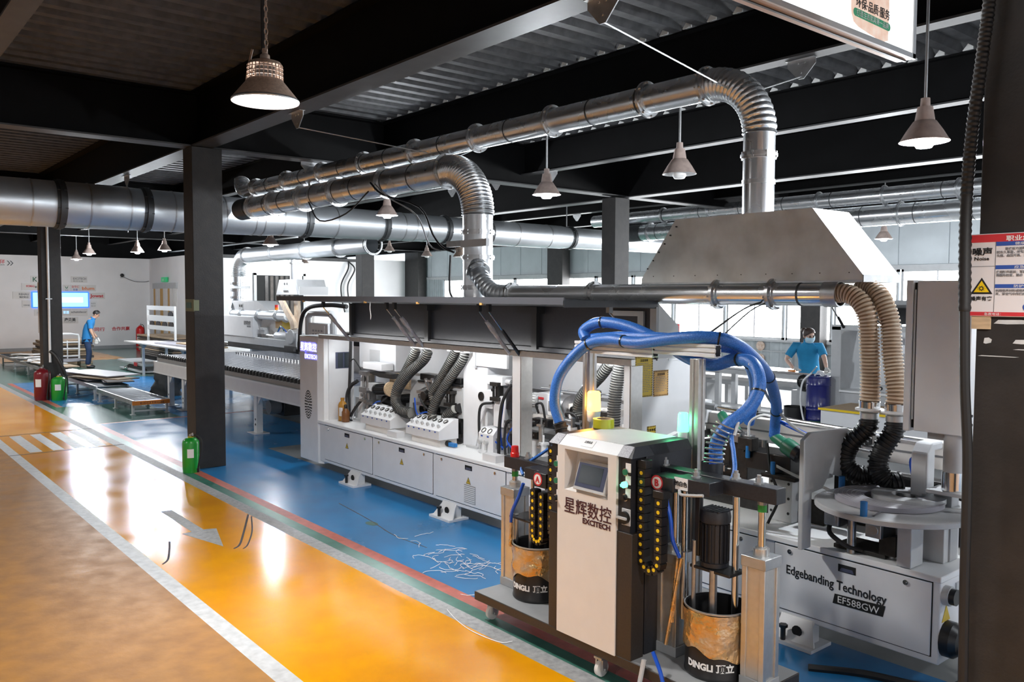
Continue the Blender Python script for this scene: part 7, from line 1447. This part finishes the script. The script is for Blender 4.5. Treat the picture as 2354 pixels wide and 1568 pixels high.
# ---------------------------------------------------------------- people
def skinmesh(name, m, parent, nodes, edges, root, sub=2):
    me = bpy.data.meshes.new(name); bm = bmesh.new(); vs = {}
    L = bm.verts.layers.skin.verify()
    for k, (p, r) in nodes.items():
        v = bm.verts.new(p); vs[k] = v
        v[L].radius = (r, r) if not isinstance(r, tuple) else r
        v[L].use_root = (k == root)
    for a, b in edges: bm.edges.new((vs[a], vs[b]))
    bm.to_mesh(me); bm.free(); me.materials.append(M[m])
    o = bpy.data.objects.new(name, me); COL.objects.link(o); put(o, parent)
    s = o.modifiers.new('skin', 'SKIN'); s.use_smooth_shade = True; u = o.modifiers.new('sub', 'SUBSURF'); u.levels = sub; u.render_levels = sub
    return o
def person(label, org, f, J, shirt, trousers, hair, skin, gloves, mask=None, bun=False, headdir=None, collar=True):
    f = V(f).normalized(); s = f.cross(V((0, 0, 1))); up = V((0, 0, 1)); O = V(org)
    W_ = lambda p: O+f*p[0]+s*p[1]+up*p[2]
    t = thing('person', label, 'person', org)
    P = {k: W_(v) for k, v in J.items()}
    N = {'pelvis': (P['pelvis'], .11), 'spine': (P['spine'], .11), 'chest': (P['chest'], .125), 'neckb': (P['neckb'], .06), 'neck': (P['neck'], .052)}
    hd = (P['head']-P['neck']).normalized(); hf = V(headdir).normalized() if headdir else f; hs = hf.cross(hd).normalized(); hf = hd.cross(hs)
    E_ = [('pelvis', 'spine'), ('spine', 'chest'), ('chest', 'neckb'), ('neckb', 'neck')]
    for q in 'RL':
        N.update({'sh'+q: (P['sh'+q], .058), 'el'+q: (P['el'+q], .040), 'wr'+q: (P['wr'+q], .028), 'hip'+q: (P['hip'+q], .085), 'kn'+q: (P['kn'+q], .058), 'an'+q: (P['an'+q], .040), 'toe'+q: (P['toe'+q], .035)})
        E_ += [('chest', 'sh'+q), ('sh'+q, 'el'+q), ('el'+q, 'wr'+q), ('pelvis', 'hip'+q), ('hip'+q, 'kn'+q), ('kn'+q, 'an'+q), ('an'+q, 'toe'+q)]
    hc = P['head']
    N['jaw'] = (hc-hd*.055+hf*.02, .068); N['skull'] = (hc+hd*.03-hf*.005, .102); N['crown'] = (hc+hd*.085-hf*.01, .07)
    E_ += [('neck', 'jaw'), ('jaw', 'skull'), ('skull', 'crown')]
    skinmesh('body', skin, t, N, E_, 'pelvis')
    k = 1.16
    C = {a: (N[a][0], N[a][1]*k) for a in ('pelvis', 'spine', 'chest', 'shR', 'shL')}; C['neckb'] = (N['neckb'][0]-hd*.01, .075)
    C['pelvis'] = (N['pelvis'][0]+up*.0, .135); C['hem'] = (N['pelvis'][0]-up*.06, .135); C['spine'] = (N['spine'][0], .13)
    ce = [('hem', 'pelvis'), ('pelvis', 'spine'), ('spine', 'chest'), ('chest', 'neckb'), ('chest', 'shR'), ('chest', 'shL')]
    for q in 'RL': C['sl'+q] = (N['sh'+q][0].lerp(N['el'+q][0], .72), .062); ce.append(('sh'+q, 'sl'+q))
    sh = MB(); cb = (P['chest']-P['pelvis']).normalized(); q_ = 18
    for c_, wx, wy in ((P['pelvis']-up*.14, .185, .135), (P['pelvis'], .175, .13), (P['spine'], .17, .125), (P['chest']-cb*.04, .19, .135), (P['chest'].lerp(P['neckb'], .45), .185, .11), (P['chest'].lerp(P['neckb'], .8), .11, .08), (P['neckb']+up*.015, .068, .066)):
        for i in range(q_): a = 2*PI*i/q_; sh.v.append(tuple(c_+s*wx*math.cos(a)+f*wy*math.sin(a)))
    for j in range(6):
        for i in range(q_): sh.f.append((j*q_+i, j*q_+(i+1) % q_, (j+1)*q_+(i+1) % q_, (j+1)*q_+i)); sh.mi.append(0)
    for q in 'RL':
        A_, B2 = N['sh'+q][0], N['el'+q][0]; sh.tube([P['chest'].lerp(A_, .55)+up*.01, A_, A_.lerp(B2, .35), A_.lerp(B2, .75)], [.085, .078, .070, .066], 12)
    so = sh.build('shirt', shirt, t, ang=80)
    if collar:
        MB().ring(P['neckb']+hd*.03, hd, .052, .075, .035, 18).build('collar', shirt, t)
    T = {'pelvis': (N['pelvis'][0]-up*.02, .145)}; te = []
    for q in 'RL':
        T.update({'hip'+q: (N['hip'+q][0]-up*.06, .10), 'kn'+q: (N['kn'+q][0], .075), 'an'+q: (N['an'+q][0]+up*.01, .068)}); te += [('pelvis', 'hip'+q), ('hip'+q, 'kn'+q), ('kn'+q, 'an'+q)]
        skinmesh('shoe', 'black', t, {'a': (N['an'+q][0]-up*.03-f*.03, .045), 'b': (N['an'+q][0].lerp(N['toe'+q][0], .6), .045), 'c': (N['toe'+q][0]+f*.03, .038)}, [('a', 'b'), ('b', 'c')], 'a', 2)
    skinmesh('trousers', trousers, t, T, te, 'pelvis')
    # hair cap, ears, eyes, nose, brows
    b = MB(); n = 14; rows = 7
    for j in range(rows+1):
        ph = j/rows*2.05
        for i in range(n):
            a = 2*PI*i/n; fr = math.cos(a); lim = ph*(1.0 if fr < .2 else (1-.56*max(0, fr)))
            d = hd*math.cos(lim)+(hf*math.cos(a)+hs*math.sin(a))*math.sin(lim); b.v.append(tuple(hc+hd*.028+d*V((1, 1, 1)).length/1.732*(.106 if lim < 1.2 else .099)))
    for j in range(rows):
        for i in range(n): b.f.append((j*n+i, j*n+(i+1) % n, (j+1)*n+(i+1) % n, (j+1)*n+i)); b.mi.append(0)
    b.build('hair', hair, t)
    if bun: MB().ball(tuple(hc+hd*.02-hf*.135), .05, 12, 8).ball(tuple(hc-hd*.01-hf*.135), .03, 10, 6).build('hair_bun', hair, t); MB().ring(hc+hd*.02-hf*.105, hf, .025, .035, .015, 12).build('hair_tie', 'red', t)
    for q in (-1, 1):
        MB().ball(tuple(hc+hs*q*.083-hd*.005-hf*.01), .022, 10, 6, (.6, .9, 1.3)).build('ear', skin, t)
        MB().ball(tuple(hc+hs*q*.032+hd*.012+hf*.077), .012, 8, 6).build('eye', 'black', t); MB().bar(hc+hs*q*.016+hd*.032+hf*.084, hc+hs*q*.05+hd*.030+hf*.074, .008).build('eyebrow', hair, t)
    MB().tube([hc+hd*.01+hf*.082, hc-hd*.02+hf*.103, hc-hd*.03+hf*.085], [.008, .014, .012], 8).build('nose', skin, t)
    MB().bar(hc-hs*.02-hd*.052+hf*.080, hc+hs*.02-hd*.052+hf*.080, .008).build('mouth', 'red_print', t)
    if mask:
        b = MB(); n = 10
        for j in range(5):
            v = .005-.10*j/4
            for i in range(n+1): a = -1.25+2.5*i/n; r = .094+.012*math.sin(PI*j/4); b.v.append(tuple(hc+hd*v+hf*(.012+r*math.cos(a))+hs*r*.92*math.sin(a)))
        for j in range(4):
            for i in range(n): b.f.append((j*(n+1)+i, j*(n+1)+i+1, (j+1)*(n+1)+i+1, (j+1)*(n+1)+i)); b.mi.append(0)
        b.build('face_mask', mask, t)
    # hands: palm, four unequal fingers and a thumb
    for q in 'RL':
        w = P['wr'+q]; hdv = (P['hand'+q]-w).normalized(); side = (hdv.cross(up) if abs(hdv.z) < .8 else hdv.cross(s)).normalized()
        nrm = side.cross(hdv).normalized(); nrm = -nrm if nrm.z > 0 else nrm
        Nn = {'w': (w, .030), 'p': (w+hdv*.07, (.034))}; ee = [('w', 'p')]
        for i, L_ in enumerate((.070, .080, .074, .058)):
            o = side*(i-1.5)*.021; a = w+hdv*.085+o; Nn['a%d' % i] = (a, .011); Nn['b%d' % i] = (a+hdv*L_*.5+nrm*.008, .010); Nn['c%d' % i] = (a+hdv*L_*.92+nrm*.028, .0085); ee += [('p', 'a%d' % i), ('a%d' % i, 'b%d' % i), ('b%d' % i, 'c%d' % i)]
        o = side*(-.030); Nn['t0'] = (w+hdv*.03+o, .014); Nn['t1'] = (w+hdv*.065+o*1.7+nrm*.01, .011); Nn['t2'] = (w+hdv*.095+o*1.75+nrm*.022, .009); ee += [('w', 't0'), ('t0', 't1'), ('t1', 't2')]
        skinmesh('hand', gloves or skin, t, Nn, ee, 'w', 1)
    return t
person('person in blue shirt and navy trousers standing sideways with bowed head', (-26.6, 6.05, 0), (.25, .97, 0),
       dict(pelvis=(-.06, 0, .93), spine=(-.04, 0, 1.12), chest=(.02, 0, 1.31), neckb=(.10, 0, 1.44), neck=(.14, 0, 1.48), head=(.19, 0, 1.575), shR=(.03, .18, 1.375), elR=(.05, .235, 1.10), wrR=(.15, .20, .87), handR=(.19, .19, .77),
            shL=(.03, -.18, 1.375), elL=(.06, -.23, 1.10), wrL=(.20, -.19, .90), handL=(.26, -.17, .82), hipR=(-.06, .085, .88), knR=(-.01, .10, .48), anR=(-.06, .10, .09), toeR=(.09, .11, .035), hipL=(-.06, -.085, .88), knL=(0, -.10, .48), anL=(-.04, -.10, .09), toeL=(.11, -.11, .035)),
       'shirt', 'trousers', 'hair', 'skin', 'glove', None, headdir=(.22, .93, -.30))
wf = (.34, -.94, 0)
person('person in a turquoise polo shirt and pale face mask leaning on the bright table', (-7.75, 12.98, 0), wf,
       dict(pelvis=(-.10, 0, .93), spine=(-.02, 0, 1.10), chest=(.08, .0, 1.27), neckb=(.15, -.02, 1.395), neck=(.18, -.025, 1.435), head=(.225, -.045, 1.525), shR=(.09, .20, 1.325), elR=(.16, .33, 1.10), wrR=(.38, .16, .965), handR=(.44, .06, .962),
            shL=(.09, -.21, 1.325), elL=(.20, -.30, 1.14), wrL=(.34, -.36, .985), handL=(.42, -.38, .965), hipR=(-.10, .09, .88), knR=(-.08, .10, .48), anR=(-.14, .10, .09), toeR=(.02, .11, .035), hipL=(-.10, -.09, .88), knL=(-.08, -.10, .48), anL=(-.14, -.10, .09), toeL=(.02, -.11, .035)),
       'shirt2', 'trousers', 'hair_brown', 'skin2', 'glove', 'mask', bun=True, headdir=(.92, -.40, -.06))
